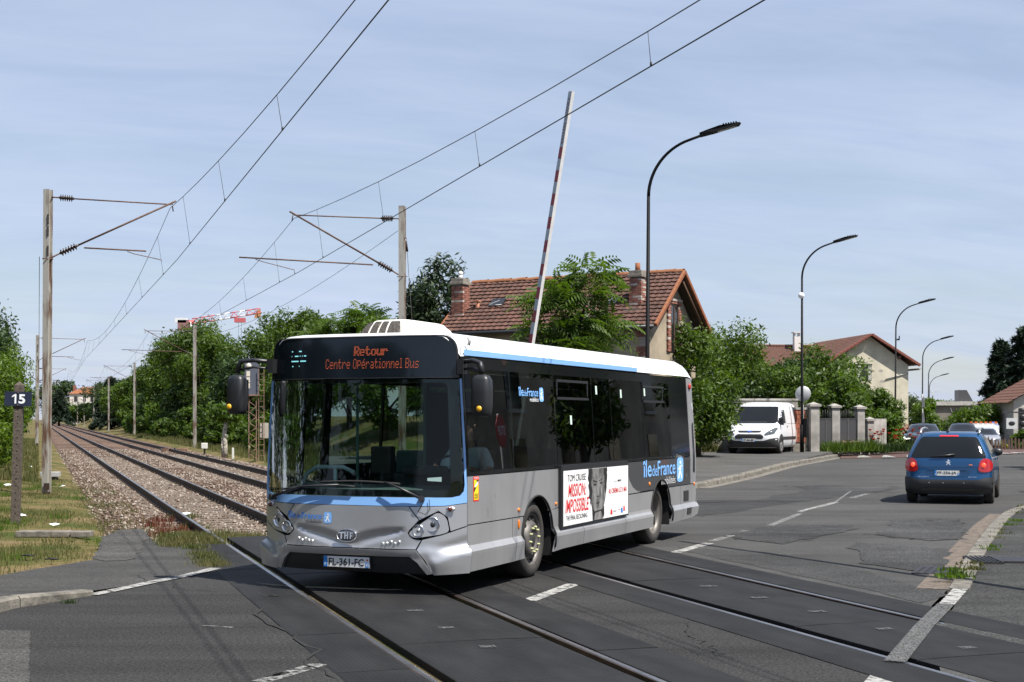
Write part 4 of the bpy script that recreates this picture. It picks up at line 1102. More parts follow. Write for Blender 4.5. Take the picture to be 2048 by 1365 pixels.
for (x, z) in [(3.98, 2.16), (4.95, 2.13), (3.02, 1.78), (5.98, 2.17)]:
    lpart('window_sticker', [[(x, z - 0.05), (x + 0.06, z - 0.05), (x + 0.06, z + 0.06), (x, z + 0.06)]], M('sticker_pale', (0.55, 0.68, 0.60), 0.5), off=0.003, thick=0.001)
lpart('roof_stripe', [[(0.075, 2.452), (5.73, 2.452), (5.73, 2.507), (0.075, 2.512)]], BLUE, off=0.006, thick=0.004, step=0.3)
lg2 = logo(LS(0.004), 1.45, 0.74, 1.995, 0.165, bus, LOGOW, 'window_logo')
# blind-spot sticker
stk = lpart('warning_sticker', [rounded([(0.135, 0.95), (0.275, 0.95), (0.275, 1.205), (0.135, 1.205)], 0.012)], M('sticker_red', (0.62, 0.03, 0.03), 0.45), off=0.003, thick=0.001, step=0.3)
YEL = M('sticker_yellow', (0.80, 0.62, 0.02), 0.45)
lpart('sticker_field', [[(0.15, 0.965), (0.26, 0.965), (0.26, 1.17), (0.15, 1.17)]], YEL, stk, off=0.0045, thick=0.0005, step=0.3)
lpart('sticker_pictogram', [[(0.15, 1.04), (0.215, 1.11), (0.19, 1.12), (0.15, 1.09)]], INK, stk, off=0.006, thick=0.0005, step=0.3)
lpart('sticker_pictogram', [[(0.17, 1.09), (0.25, 1.13), (0.25, 1.155), (0.17, 1.115)]], LOGOW, stk, off=0.0065, thick=0.0005, step=0.3)
lpart('sticker_pictogram', [[(0.20, 1.165), (0.26, 1.13), (0.26, 1.17)]], INK, stk, off=0.006, thick=0.0005, step=0.3)
lettering('sticker_text', 'ANGLES', 0.16, 0.25, 1.005, 1.03, LS(0.006), INK, stk); lettering('sticker_text', 'MORTS', 0.16, 0.25, 0.975, 1.0, LS(0.006), INK, stk)
lettering('sticker_text', 'ATTENTION', 0.15, 0.26, 1.18, 1.198, LS(0.0045), LOGOW, stk)
# side reflectors
for (x, z, rx, rz_) in [(1.335, 0.795, 0.028, 0.022), (1.335, 0.635, 0.022, 0.055), (2.46, 0.80, 0.022, 0.022), (5.06, 0.86, 0.022, 0.025), (6.06, 0.88, 0.025, 0.03), (8.33, 0.79, 0.02, 0.025)]:
    mb = MB(); mb.sphere((x, sk(z) + tum(z) - 0.004, z), 1.0, 12, 8, (rx, 0.014, rz_)); mb.build('side_reflector', ORANGE, bus)
for (x0, x1, z0, z1) in [(7.76, 8.03, 0.545, 0.705), (7.80, 8.03, 0.35, 0.445)]:
    gr = lpart('engine_grille', [[(x0, z0), (x1, z0), (x1, z1), (x0, z1)]], BLACKP, off=0.003, thick=0.006, step=0.3)
    for k in range(6):
        zz_ = z0 + (z1 - z0) * (k + 0.5) / 6
        lpart('grille_slat', [[(x0 + 0.01, zz_ - 0.006), (x1 - 0.01, zz_ - 0.006), (x1 - 0.01, zz_ + 0.006), (x0 + 0.01, zz_ + 0.006)]], M('slat_grey', (0.05, 0.05, 0.05), 0.6), gr, off=0.010, thick=0.004, step=0.4)
# fine scratches on the side panel
mb = MB()
for (x0, z0, x1, z1) in [(0.5, 0.86, 0.51, 0.76), (0.68, 1.0, 0.70, 0.955)]:
    f = LS(0.0015); mb.add([f(x0, z0), f(x0 + 0.008, z0), f(x1 + 0.006, z1), f(x1, z1)], [(0, 1, 2, 3)])
mb.build('paint_scratch', M('scratch_dark', (0.12, 0.12, 0.12), 0.6), bus)

# advertising board
AD = lpart('advert_board', [[(2.54, 0.505), (5.015, 0.512), (5.015, 1.236), (2.54, 1.25)]], BLACKP, off=0.042, thick=0.045, step=0.6)
posterm = M('poster_paper', (0.78, 0.78, 0.77), 0.45)
po = lpart('poster', [[(2.59, 0.525), (4.985, 0.532), (4.985, 1.178), (2.59, 1.18)]], posterm, AD, off=0.046, thick=0.002, step=0.6)
RD = M('poster_red', (0.62, 0.025, 0.03), 0.45)
P0 = LS(0.0475)
def flatP(a, b): return Vector((a, -0.0490, b))
AX = lambda u_: 2.59 + u_ * 2.395
AZ = lambda v_: 0.53 + v_ * 0.648
lettering('poster_text', 'TOM CRUISE', AX(0.055), AX(0.315), AZ(0.80), AZ(0.925), flatP, INK, po, 0.0)
lettering('poster_text', 'MISSION:', AX(0.065), AX(0.315), AZ(0.51), AZ(0.755), flatP, RD, po, 0.014, 0.02)
lettering('poster_text', 'IMPOSSIBLE', AX(0.025), AX(0.355), AZ(0.22), AZ(0.475), flatP, RD, po, 0.014, 0.02)
lettering('poster_text', 'THE FINAL RECKONING', AX(0.035), AX(0.34), AZ(0.085), AZ(0.175), flatP, INK, po)
lettering('poster_text', 'AU CINÉMA LE 21 MAI', AX(0.67), AX(0.97), AZ(0.47), AZ(0.60), flatP, RD, po, 0.008)
lettering('poster_text', 'FILMÉ POUR', AX(0.76), AX(0.81), AZ(0.695), AZ(0.72), flatP, INK, po)
lettering('poster_text', 'IMAX', AX(0.82), AX(0.885), AZ(0.69), AZ(0.735), flatP, INK, po, 0.03)
lettering('poster_text', 'Diverto', AX(0.745), AX(0.80), AZ(0.09), AZ(0.13), flatP, INK, po)
lettering('poster_text', 'cinéma', AX(0.82), AX(0.865), AZ(0.11), AZ(0.14), flatP, RD, po)
# a generic portrait: tall grey face between dark hair
def pq(name, pts, mat, o): 
    return sheet(name, [[(AX(a), AZ(b)) for a, b in pts]], lambda a, b: Vector((a, -0.0478 - o, b)), mat, po, step=0.08)
GR = M('portrait_grey', (0.16, 0.155, 0.15), 0.5, var=0.55, vscale=5.5, vstretch=(1.6, 1, 1), detail=3)
DK = M('portrait_dark', (0.018, 0.017, 0.017), 0.5, var=0.4, vscale=20)
pq('portrait_face', [(0.365, 0.998), (0.635, 0.998), (0.64, 0.6), (0.62, 0.40), (0.595, 0.25), (0.575, 0.002), (0.43, 0.002), (0.42, 0.2), (0.40, 0.3), (0.375, 0.5)], GR, 0.0)
hairL = [(0.355, 0.998), (0.415, 0.998), (0.40, 0.75), (0.415, 0.55), (0.40, 0.40), (0.385, 0.30), (0.378, 0.42), (0.365, 0.45), (0.37, 0.55), (0.352, 0.68), (0.362, 0.74), (0.35, 0.82)]
pq('portrait_hair', jag(hairL, 0.004, 0.04), DK, 0.0006)
hairR = [(0.585, 0.998), (0.645, 0.998), (0.65, 0.80), (0.635, 0.62), (0.62, 0.48), (0.605, 0.58), (0.60, 0.8)]
pq('portrait_hair', jag(hairR, 0.004, 0.04), DK, 0.0006)
for pts in ([(0.425, 0.755), (0.485, 0.715), (0.487, 0.735), (0.43, 0.785)], [(0.515, 0.735), (0.575, 0.785), (0.575, 0.80), (0.515, 0.755)], [(0.43, 0.69), (0.455, 0.66), (0.485, 0.68), (0.455, 0.71)], [(0.52, 0.70), (0.55, 0.68), (0.575, 0.715), (0.545, 0.73)],
            [(0.478, 0.45), (0.505, 0.435), (0.525, 0.455), (0.50, 0.465)], [(0.462, 0.325), (0.50, 0.335), (0.545, 0.34), (0.50, 0.305)], [(0.42, 0.002), (0.44, 0.002), (0.46, 0.14), (0.55, 0.16), (0.58, 0.002), (0.60, 0.06), (0.60, 0.25), (0.56, 0.19), (0.45, 0.17), (0.41, 0.28)]):
    pq('portrait_shade', pts, DK, 0.0006)
for pts in ([(0.497, 0.70), (0.510, 0.70), (0.520, 0.50), (0.497, 0.48)], [(0.43, 0.62), (0.465, 0.60), (0.455, 0.45), (0.435, 0.5)], [(0.545, 0.62), (0.57, 0.64), (0.565, 0.45), (0.548, 0.5)]):
    pq('portrait_light', pts, M('portrait_light', (0.24, 0.235, 0.23), 0.5, var=0.35, vscale=10), 0.0006)
for (a, b, c, d, m_) in [(0.70, 0.05, 0.735, 0.15, RD), (0.873, 0.05, 0.91, 0.15, PLB), (0.915, 0.08, 0.945, 0.18, RD), (0.885, 0.175, 0.908, 0.185, PLB)]:
    pq('poster_mark', [(a, b), (c, b), (c - 0.008, d), (a + 0.004, d)], m_, 0.0006)

# ---- roof
MIDZ = 2.705
def roof_z(d, y):
    e = min(y, BW - y) - 0.078
    ds = 0.255 * (1 - min(1, max(0, e) / 0.34)) ** 2.7
    df = 0.040 * (1 - min(1, max(0, d) / 0.35)) ** 2.4
    dr = 0.20 * (1 - min(1, max(0, 8.62 - d) / 0.30)) ** 2.6
    return MIDZ - max(ds, df, dr) - 0.35 * min(ds, max(df, dr))
ys_ = [0.078, 0.082, 0.09, 0.105, 0.13, 0.17, 0.22, 0.30, 0.42, 0.7, 1.0]
ys_ = ys_ + [BW - y for y in ys_[::-1]]
ds_ = [0, 0.012, 0.03, 0.06, 0.10, 0.16, 0.25, 0.42, 0.9, 2, 4, 6, 7.8, 8.35, 8.5, 8.6, 8.62]
mb = MB(); mb.grid([[(fx(y, 2.64) + d if d < 7 else d - 0.09, y, roof_z(d, y)) for y in ys_] for d in ds_])
roof = mb.build('roof', WHITE, bus)
# front brow between display and roof
mb = MB(); mb.grid([[Vector((fx(y, 2.64) + o, y, roof_z(0, y) + h)) for y in [0.085 + (BW - 0.17) * i / 40 for i in range(41)]] for o, h in ((0.03, -0.03), (-0.004, -0.012), (-0.003, 0.0), (0.006, 0.001))])
mb.build('roof_brow', WHITE, roof)
mb = MB(); mb.tube([(0.215, 0.09, 2.56), (0.215, 0.075, 2.60), (0.215, 0.09, 2.64)], 0.018, 8); mb.build('roof_marker', M('marker_grey', (0.35, 0.35, 0.33), 0.4), roof)
mb = MB(); mb.tube([(0.02 + 0.0, 0.078 + 0.002, 2.44), (0.015, 0.088, 2.53), (0.0, 0.14, 2.625), (-0.02, 0.3, 2.688)], 0.004, 5); mb.build('roof_seam', M('seam_grey', (0.25, 0.25, 0.25), 0.6), roof)
# roof unit with four grilles
ac = []
AX0, AXL, AY0, AY1 = 0.45, 1.25, 0.90, 1.55
def acp(xx, yy):
    tx = xx / AXL; ty = (yy - AY0) / (AY1 - AY0)
    rise = min(1, (1 - abs(1 - min(1, tx / 0.22)) ** 2.3)) * min(1, 1 - max(0, (tx - 0.8) / 0.2) ** 2)
    side_ = 1 - abs(2 * ty - 1) ** 5
    return MIDZ - 0.02 + 0.205 * (rise ** 0.8) * max(0, side_) ** 0.55
xs_ = [0, 0.01, 0.03, 0.06, 0.1, 0.15, 0.21, 0.28, 0.4, 0.7, 0.9, 1.02, 1.12, 1.2, 1.24, 1.25]
yy_ = [AY0 + (AY1 - AY0) * t for t in (0, 0.01, 0.03, 0.07, 0.13, 0.22, 0.35, 0.5, 0.65, 0.78, 0.87, 0.93, 0.97, 0.99, 1.0)]
mb = MB(); mb.grid([[(AX0 + x, y, acp(x, y)) for y in yy_] for x in xs_]); unit = mb.build('roof_unit', M('cream_white', (0.78, 0.76, 0.70), 0.45, coat=0.2), roof)
MESHM = M('grille_mesh', (0.05, 0.042, 0.035), 0.7, var=0.7, vscale=60, detail=1)
def acf(a, b, o=0.006):
    xx = b; return Vector((AX0 + xx - o * 2, a, acp(xx, a) + o))
for (a0, a1, b0, b1) in [(1.505, 1.405, 1.475, 1.39), (1.385, 1.295, 1.37, 1.29), (1.275, 1.19, 1.275, 1.20), (1.17, 1.00, 1.18, 1.07)]:
    gr = sheet('unit_grille', [[(a0, 0.008), (a1, 0.008), (b1, 0.14), (b0, 0.14)]], acf, MESHM, unit, step=0.03)

# ---- rear, right side, underbody
def rearmap(o): return lambda y, z: Vector((8.53 + o - 0.10 * (abs(y - CY) / 1.2) ** 6, y, z))
sheet('rear_panel', [[(CY - edge(z) + 0.01, z) for z in (0.3, 0.8, 1.2, 1.8, 2.4)] + [(CY + edge(z) - 0.01, z) for z in (2.4, 1.8, 1.2, 0.8, 0.3)]], rearmap(0), SILVER_S, bus, step=0.2, thick=0.03, nrm=lambda a, b: Vector((1, 0, 0)))
sheet('rear_window', [rounded([(0.35, 1.5), (BW - 0.35, 1.5), (BW - 0.4, 2.3), (0.4, 2.3)], 0.08)], rearmap(0.01), BLACKG, bus, step=0.2)
pill = lpart('rear_pillar', [[(8.14, 0.80), (8.43, 0.80), (8.45, 1.2), (8.43, 1.9), (8.41, 2.42), (8.14, 2.425)]], SILVER_S, off=0.0, thick=0.03)
lpart('rear_lamp_recess', [rounded([(8.27, 0.98), (8.38, 0.96), (8.38, 1.75), (8.30, 1.72)], 0.03)], BLACKP, pill, off=0.004, thick=0.004)
mb = MB(); mb.sphere((8.27, 0.05, 2.30), 0.05, 12, 8, (1, 0.4, 1)); mb.build('corner_lamp', REDL, pill)
rwin = [(0.22, 0.62), (0.70, 1.10), (1.25, 2.5), (2.54, 4.5), (4.56, 5.84), (5.9, 7.5)]
rl = [[(g, 1.0 if False else 0.30), (8.13, 0.30), (8.13, 2.44), (g, 2.44)]]
rh = [rounded([(a, 0.55 if i < 2 else Z0), (b, 0.55 if i < 2 else Z0), (b, 2.22), (a, 2.22)], 0.03) for i, (a, b) in enumerate(rwin)]
rpart('right_side', rl + rh, BLACKG, step=0.25, thick=0.03)
for i, lp in enumerate(rh): rpart('door_window' if i < 2 else 'window', [lp], G_DOOR, off=-0.012, thick=0.0, step=0.4)
mb = MB(); mb.box(0.28, 1.36, 0.1, BW - 0.1, 0.27, 0.33); mb.box(2.42, 6.1, 0.1, BW - 0.1, 0.27, 0.33); mb.box(7.12, 8.3, 0.1, BW - 0.1, 0.3, 0.36)
mb.box(1.3, 7.2, 0.45, BW - 0.45, 0.27, 0.34)
mb.build('underbody', BLACKP, bus)
for cx in (A1, A2):
    for ys2 in ((0.03, 0.40), (BW - 0.40, BW - 0.03)):
        mb = MB()
        pts = [(cx + 0.53 * math.cos(t), 0.45 + 0.53 * math.sin(t)) for t in [math.pi * i / 12 for i in range(13)]]
        mb.grid([[(x, y, z) for x, z in pts] for y in ys2])
        yb = ys2[1] if ys2[0] < 1 else ys2[0]
        mb.add([(x, yb, z) for x, z in pts], [tuple(range(13))])
        mb.build('wheel_arch_liner', GAP, bus)

for cx in (A1, A2):
    mb = MB(); mb.tube([LS(0.006)(x, z) for x, z in arch(cx, AR, 0.30)], 0.011, 6); mb.build('wheel_arch_lip', RUBBERK, bus)
for x0, z0, z1 in ((4.06, 0.80, 1.2), (3.3, 0.27, 0.74), (4.9, 0.27, 0.76), (7.6, 0.30, 0.78)):
    lpart('panel_seam', [[(x0, z0), (x0 + 0.006, z0), (x0 + 0.006, z1), (x0, z1)]], GAP, off=0.0015, thick=0.0, step=0.03)
# ---- wheels
def wheel(parent, x, y, steer, face, front=True, dia=0.865, wid=0.255):
    """axle along local y; face = -1 when the outer face looks to -y"""
    rr = dia / 2
    w_ = bpy.data.objects.new('wheel', None); COL.objects.link(w_); w_.parent = parent; w_.location = (x, y, rr - 0.003); w_.rotation_euler = (0, 0, steer)
    mt = Matrix.Rotation(R(90) * (1 if face < 0 else -1), 4, 'X')      # z of the lathe -> outward
    mb = MB(); h = wid / 2
    mb.lathe([(rr * 0.66, h - 0.03), (rr * 0.70, h), (rr * 0.80, h + 0.008), (rr * 0.93, h - 0.005), (rr * 0.985, h - 0.03), (rr, h - 0.06), (rr, -h + 0.06), (rr * 0.985, -h + 0.03), (rr * 0.93, -h + 0.005), (rr * 0.7, -h), (rr * 0.66, -h + 0.03)], 40, mt)
    mb.build('tyre', TYRE, w_)
    mb = MB()
    if front: pr = [(rr * 0.68, h - 0.012), (rr * 0.655, h - 0.010), (rr * 0.63, h - 0.05), (rr * 0.60, h - 0.09), (rr * 0.55, h - 0.055), (rr * 0.46, h - 0.005), (rr * 0.42, h + 0.012), (rr * 0.40, h + 0.014), (rr * 0.24, h + 0.014), (rr * 0.22, h - 0.02), (0.001, h - 0.02)]
    else: pr = [(rr * 0.68, h - 0.012), (rr * 0.655, h - 0.010), (rr * 0.63, h - 0.06), (rr * 0.60, h - 0.14), (rr * 0.45, h - 0.16), (rr * 0.30, h - 0.16), (rr * 0.26, h - 0.06), (rr * 0.16, h - 0.05), (0.001, h - 0.05)]
    mb.lathe(pr, 40, mt); rim = mb.build('rim', RIMG, w_)
    for k in range(10):
        a = 2 * math.pi * k / 10 + 0.15
        rad = rr * (0.325 if front else 0.37); hh = h + (0.014 if front else -0.16)
        mb = MB(); mb.lathe([(0.014, 0), (0.014, 0.016), (0.010, 0.028), (0.0005, 0.030)], 8, mt @ Matrix.Translation((rad * math.cos(a), rad * math.sin(a), hh)))
        mb.build('wheel_nut', M('nut_cap_yellow', (0.42, 0.43, 0.22), 0.5) if front else RIMG, rim)
    if front:
        for k in range(10):
            a = 2 * math.pi * k / 10 + 0.45; rad = rr * 0.525
            mb = MB(); mb.sphere((rad * math.cos(a), rad * math.sin(a), h - 0.035), 1, 10, 6, (0.030, 0.030, 0.014), mt); mb.build('vent_hole', GAP, rim)
        mb = MB(); mb.lathe([(rr * 0.205, h - 0.018), (rr * 0.19, h + 0.004), (rr * 0.1, h + 0.01), (0.0005, h + 0.011)], 24, mt); mb.build('hub', M('hub_dark', (0.03, 0.03, 0.03), 0.5), rim)
    return w_
wheel(bus, 1.83, 0.165, R(3), -1)
wheel(bus, 6.57, 0.215, 0, -1, False)
wheel(bus, 1.83, BW - 0.165, R(3), 1)
wheel(bus, 6.57, BW - 0.215, 0, 1, False)
mb = MB(); mb.box(2.36, 2.40, 0.03, 0.34, 0.20, 0.52); mb.build('mud_flap', RUBBERK, bus)
mb = MB(); mb.box(7.08, 7.12, 0.03, 0.36, 0.24, 0.6); mb.build('mud_flap', RUBBERK, bus)

# ---- mirrors
def mirror(cx, cy, cz, attach, elbow, lamp_y):
    arm = MB(); arm.tube([attach, elbow[0], elbow[1], (cx, cy, cz + 0.24)], [0.022, 0.024, 0.026, 0.034], 8)
    arm.tube([(attach[0], attach[1], attach[2] - 0.075), (elbow[0][0], elbow[0][1], elbow[0][2] - 0.075), (elbow[1][0], elbow[1][1], elbow[1][2] - 0.09)], 0.014, 6)
    arm.box(attach[0] - 0.04, attach[0] + 0.05, attach[1] - 0.035, attach[1] + 0.035, attach[2] - 0.12, attach[2] + 0.03)
    m_ = arm.build('mirror_arm', BLACKP, bus)
    prof = [(0.26, 0.30), (0.245, 0.72), (0.20, 0.93), (0.05, 1.0), (-0.10, 0.99), (-0.19, 0.93), (-0.225, 0.78), (-0.235, 0.4)]
    mb = MB(); rows = []
    for z, k in prof:
        rows.append([(cx + 0.085 * k * (abs(math.cos(a)) ** 0.6) * (1 if math.cos(a) > 0 else -1), cy + 0.105 * k * (abs(math.sin(a)) ** 0.6) * (1 if math.sin(a) > 0 else -1), cz + z * 0.86) for a in [2 * math.pi * i / 20 for i in range(21)]])
    mb.grid(rows)
    mb.add([p for p in rows[0][:-1]], [tuple(range(20))]); mb.add([p for p in rows[-1][:-1]], [tuple(range(20))[::-1]])
    hd = mb.build('mirror_head', BLACKP, m_)
    mb = MB(); mb.sphere((cx - 0.080, lamp_y, cz - 0.12), 1, 14, 8, (0.016, 0.030, 0.030)); mb.build('mirror_lamp', M('amber_lens', (0.85, 0.42, 0.02), 0.3, coat=0.3), m_)
    mb = MB(); mb.add([(cx + 0.088, cy - 0.085, cz - 0.17), (cx + 0.088, cy + 0.085, cz - 0.17), (cx + 0.088, cy + 0.085, cz + 0.17), (cx + 0.088, cy - 0.085, cz + 0.17)], [(0, 1, 2, 3)]); mb.build('mirror_glass', M('mirror_glass', (0.6, 0.6, 0.62), 0.03, 1.0), m_)
mirror(-0.12, -0.215, 2.02, (-0.03, 0.05, 2.375), ((-0.06, -0.09, 2.39), (-0.10, -0.19, 2.36)), -0.22)
mirror(-0.22, 2.63, 2.05, (-0.10, 2.27, 2.41), ((-0.16, 2.46, 2.43), (-0.21, 2.60, 2.42)), 2.68)

# ---- interior
mb = MB(); mb.grid([[(0.06 + 0.30 * (abs(y - CY) / 1.1) ** 4 + xo - 0.12, y, z) for y in [0.12 + 2.16 * i / 16 for i in range(17)]] for xo, z in ((-0.10, 0.98), (0.05, 1.07), (0.34, 1.10), (0.48, 1.02), (0.5, 0.6))])
mb.build('dashboard', DASH, bus)
mb = MB(); mb.box(0.36, 0.62, 0.30, 1.05, 0.95, 1.22); mb.box(0.28, 0.5, 0.45, 0.9, 1.2, 1.3); mb.build('instrument_binnacle', DARKIN, bus, 0.03)
mb = MB(); mb.box(0.50, 0.64, 1.16, 1.40, 1.2, 1.5); mb.tube([(0.55, 1.28, 0.9), (0.57, 1.28, 1.25)], 0.03, 8); mb.build('ticket_machine', BLACKP, bus, 0.02)
mb = MB(); mb.tube([(0.30, 2.16, 1.02), (0.30, 2.08, 1.20), (0.30, 1.95, 1.275), (0.30, 1.62, 1.275), (0.32, 1.5, 1.22)], 0.024, 8); mb.tube([(0.30, 1.72, 1.27), (0.30, 1.72, 0.95)], 0.024, 8); mb.build('handrail', M('rail_pale_teal', (0.35, 0.47, 0.46), 0.45), bus)
mb = MB(); mb.box(1.42, 1.46, 0.15, 1.18, 0.4, 2.1); mb.build('driver_partition', DARKIN, bus)
mb = MB(); mb.box(0.30, 1.3, 1.14, 1.17, 0.4, 1.22); mb.build('cab_door', DARKIN, bus)
mb = MB(); mb.box(0.94, 1.30, 0.28, 0.74, 0.70, 0.84); mb.box(1.24, 1.38, 0.28, 0.72, 0.84, 1.45); mb.box(1.26, 1.36, 0.40, 0.62, 1.45, 1.66); mb.build('driver_seat', DARKIN, bus, 0.04)
mb = MB(); c = Vector((0.62, 0.52, 1.21)); mb.tube([c + Vector((0.10 * math.sin(a) * 0.9, 0.225 * math.cos(a), 0.19 * math.sin(a))) for a in [2 * math.pi * i / 24 for i in range(25)]], 0.014, 6); mb.tube([(0.6, 0.52, 1.2), (0.5, 0.52, 0.95)], 0.03, 6); mb.build('steering_wheel', BLACKP, bus)
for (x, y) in [(1.46, 1.22), (1.46, 2.1), (3.2, 1.6), (4.8, 0.8), (4.8, 1.6)]:
    mb = MB(); mb.tube([(x, y, 0.34), (x, y, 2.42)], 0.018, 8); mb.build('grab_pole', M('pole_teal', (0.16, 0.33, 0.29), 0.4), bus)
mb = MB(); mb.box(0, 0.42, 0, 0.44, 0.40, 0.48); mb.box(0.38, 0.46, 0, 0.44, 0.48, 1.05); mb.box(0.1, 0.3, 0.15, 0.3, 0.0, 0.4); seat_me = mb.mesh('passenger_seat', 0.03); seat_me.materials.append(TEAL)
for x in (2.2, 3.0, 3.8, 4.6, 5.4, 7.4):
    for y in (0.18, 0.64, 1.75):
        o = link('passenger_seat', seat_me, bus); o.location = (x, y, 0.36 if x < 6 else 0.7)
mb = MB(); mb.box(0.1, 8.4, 0.14, BW - 0.14, 2.50, 2.52); mb.build('ceiling_lining', M('ceiling_grey', (0.3, 0.32, 0.31), 0.7), bus)
mb = MB(); mb.box(0.02, 0.30, 0.25, BW - 0.25, 2.19, 2.21); mb.build('display_housing', DARKIN, bus)
mb = MB(); mb.add([Fp(-0.06)(0.22, 1.16), Fp(-0.06)(0.36, 1.17), Fp(-0.06)(0.36, 1.20), Fp(-0.06)(0.22, 1.21)], [(0, 1, 2, 3)]); mb.build('paper_note', LOGOW, bus)

# ---- driver
def skinned(name, joints, bones, mat, parent, sub=2):
    me = bpy.data.meshes.new(name)
    ks = list(joints); me.from_pydata([joints[k][0] for k in ks], [(ks.index(a), ks.index(b)) for a, b in bones], [])
    o = link(name, me, parent, mat)
    bm = bmesh.new(); bm.from_mesh(me); lay = bm.verts.layers.skin.verify(); bm.verts.ensure_lookup_table()
    for i, k in enumerate(ks):
        r = joints[k][1]; bm.verts[i][lay].radius = r if isinstance(r, tuple) else (r, r); bm.verts[i][lay].use_root = (i == 0)
    bm.to_mesh(me); bm.free()
    o.modifiers.new('skin', 'SKIN'); s_ = o.modifiers.new('sub', 'SUBSURF'); s_.levels = s_.render_levels = sub
    return o
SKIN = M('skin', (0.42, 0.24, 0.17), 0.55); SHIRT = M('shirt_pale_blue', (0.76, 0.85, 0.92), 0.75, var=0.08, vscale=9); HAIR = M('hair_dark', (0.02, 0.015, 0.012), 0.7)
per = thing('person', 'bus driver in a pale blue short sleeved shirt at the wheel', 'person', bus.location, BUS_ROT)
per.location.z = 0.0
sx, sy = 1.10, 0.50
body = {'pel': ((sx, sy, 0.95), (0.15, 0.11)), 'wa': ((sx + 0.02, sy, 1.12), (0.14, 0.10)), 'ch': ((sx + 0.01, sy, 1.36), (0.165, 0.11)), 'ne': ((sx - 0.01, sy, 1.52), 0.06), 'he0': ((sx - 0.03, sy, 1.62), (0.065, 0.08)), 'he1': ((sx - 0.05, sy, 1.72), (0.075, 0.095)), 'he2': ((sx - 0.05, sy, 1.80), (0.06, 0.08)),
        'shL': ((sx, sy - 0.19, 1.43), 0.06), 'elL': ((sx - 0.12, sy - 0.33, 1.17), 0.043), 'wrL': ((sx - 0.40, sy - 0.22, 1.26), 0.028), 'haL': ((sx - 0.48, sy - 0.19, 1.28), (0.04, 0.02)),
        'shR': ((sx, sy + 0.19, 1.43), 0.06), 'elR': ((sx - 0.12, sy + 0.30, 1.17), 0.043), 'wrR': ((sx - 0.40, sy + 0.20, 1.26), 0.028), 'haR': ((sx - 0.48, sy + 0.17, 1.28), (0.04, 0.02)),
        'hpL': ((sx - 0.05, sy - 0.10, 0.90), 0.085), 'knL': ((sx - 0.45, sy - 0.14, 0.90), 0.06), 'anL': ((sx - 0.58, sy - 0.14, 0.52), 0.04), 'toL': ((sx - 0.72, sy - 0.14, 0.47), 0.035),
        'hpR': ((sx - 0.05, sy + 0.10, 0.90), 0.085), 'knR': ((sx - 0.45, sy + 0.14, 0.90), 0.06), 'anR': ((sx - 0.58, sy + 0.14, 0.52), 0.04), 'toR': ((sx - 0.72, sy + 0.14, 0.47), 0.035)}
bones = [('pel', 'wa'), ('wa', 'ch'), ('ch', 'ne'), ('ne', 'he0'), ('he0', 'he1'), ('he1', 'he2'), ('ch', 'shL'), ('shL', 'elL'), ('elL', 'wrL'), ('wrL', 'haL'), ('ch', 'shR'), ('shR', 'elR'), ('elR', 'wrR'), ('wrR', 'haR'), ('pel', 'hpL'), ('hpL', 'knL'), ('knL', 'anL'), ('anL', 'toL'), ('pel', 'hpR'), ('hpR', 'knR'), ('knR', 'anR'), ('anR', 'toR')]
skinned('body', body, bones, SKIN, per)
shirt = {k: (body[k][0], tuple(1.16 * q for q in (body[k][1] if isinstance(body[k][1], tuple) else (body[k][1],) * 2))) for k in ('pel', 'wa', 'ch', 'shL', 'shR')}
shirt['nk'] = ((sx - 0.005, sy, 1.485), 0.085)
for a in ('L', 'R'):
    p, q = Vector(body['sh' + a][0]), Vector(body['el' + a][0]); shirt['sl' + a] = (tuple(p.lerp(q, 0.75)), 0.072)
skinned('shirt', shirt, [('pel', 'wa'), ('wa', 'ch'), ('ch', 'nk'), ('ch', 'shL'), ('shL', 'slL'), ('ch', 'shR'), ('shR', 'slR')], SHIRT, per)
tr = {k: (body[k][0], (body[k][1] if not isinstance(body[k][1], tuple) else body[k][1][0]) * 1.18) for k in ('pel', 'hpL', 'knL', 'anL', 'hpR', 'knR', 'anR')}
skinned('trousers', tr, [('pel', 'hpL'), ('hpL', 'knL'), ('knL', 'anL'), ('pel', 'hpR'), ('hpR', 'knR'), ('knR', 'anR')], M('trousers_dark', (0.02, 0.022, 0.03), 0.8), per)
mb = MB(); mb.sphere((sx - 0.03, sy, 1.775), 0.108, 14, 10, (1.05, 0.86, 0.95)); mb.build('hair', HAIR, per)
mb = MB(); mb.tube([(sx - 0.125, sy, 1.74), (sx - 0.155, sy, 1.695), (sx - 0.13, sy, 1.685)], [0.012, 0.018, 0.012], 6); mb.build('nose', SKIN, per)
for a in (-1, 1):
    mb = MB(); mb.sphere((sx - 0.132, sy + a * 0.032, 1.735), 0.011, 8, 6); mb.build('eye', M('eye_dark', (0.02, 0.02, 0.02), 0.2), per)
    mb = MB(); mb.sphere((sx - 0.03, sy + a * 0.088, 1.715), 0.03, 8, 6, (0.7, 0.35, 1)); mb.build('ear', SKIN, per)
    hp = Vector(body['ha' + ('L' if a < 0 else 'R')][0])
    for k in range(5):
        mb = MB(); L_ = (0.055, 0.075, 0.082, 0.076, 0.06)[k]; zo = (0.03, 0.018, 0.0, -0.016, -0.03)[k]
        mb.tube([hp + Vector((0.005, 0, zo)), hp + Vector((-L_ * 0.7, a * -0.01, zo)), hp + Vector((-L_, a * -0.035, zo - 0.01))], [0.010, 0.009, 0.007], 6); mb.build('finger', SKIN, per)
mb = MB(); mb.box(sx - 0.137, sx - 0.131, sy - 0.024, sy + 0.024, 1.657, 1.665); mb.build('mouth', M('lip', (0.3, 0.12, 0.1), 0.5), per)
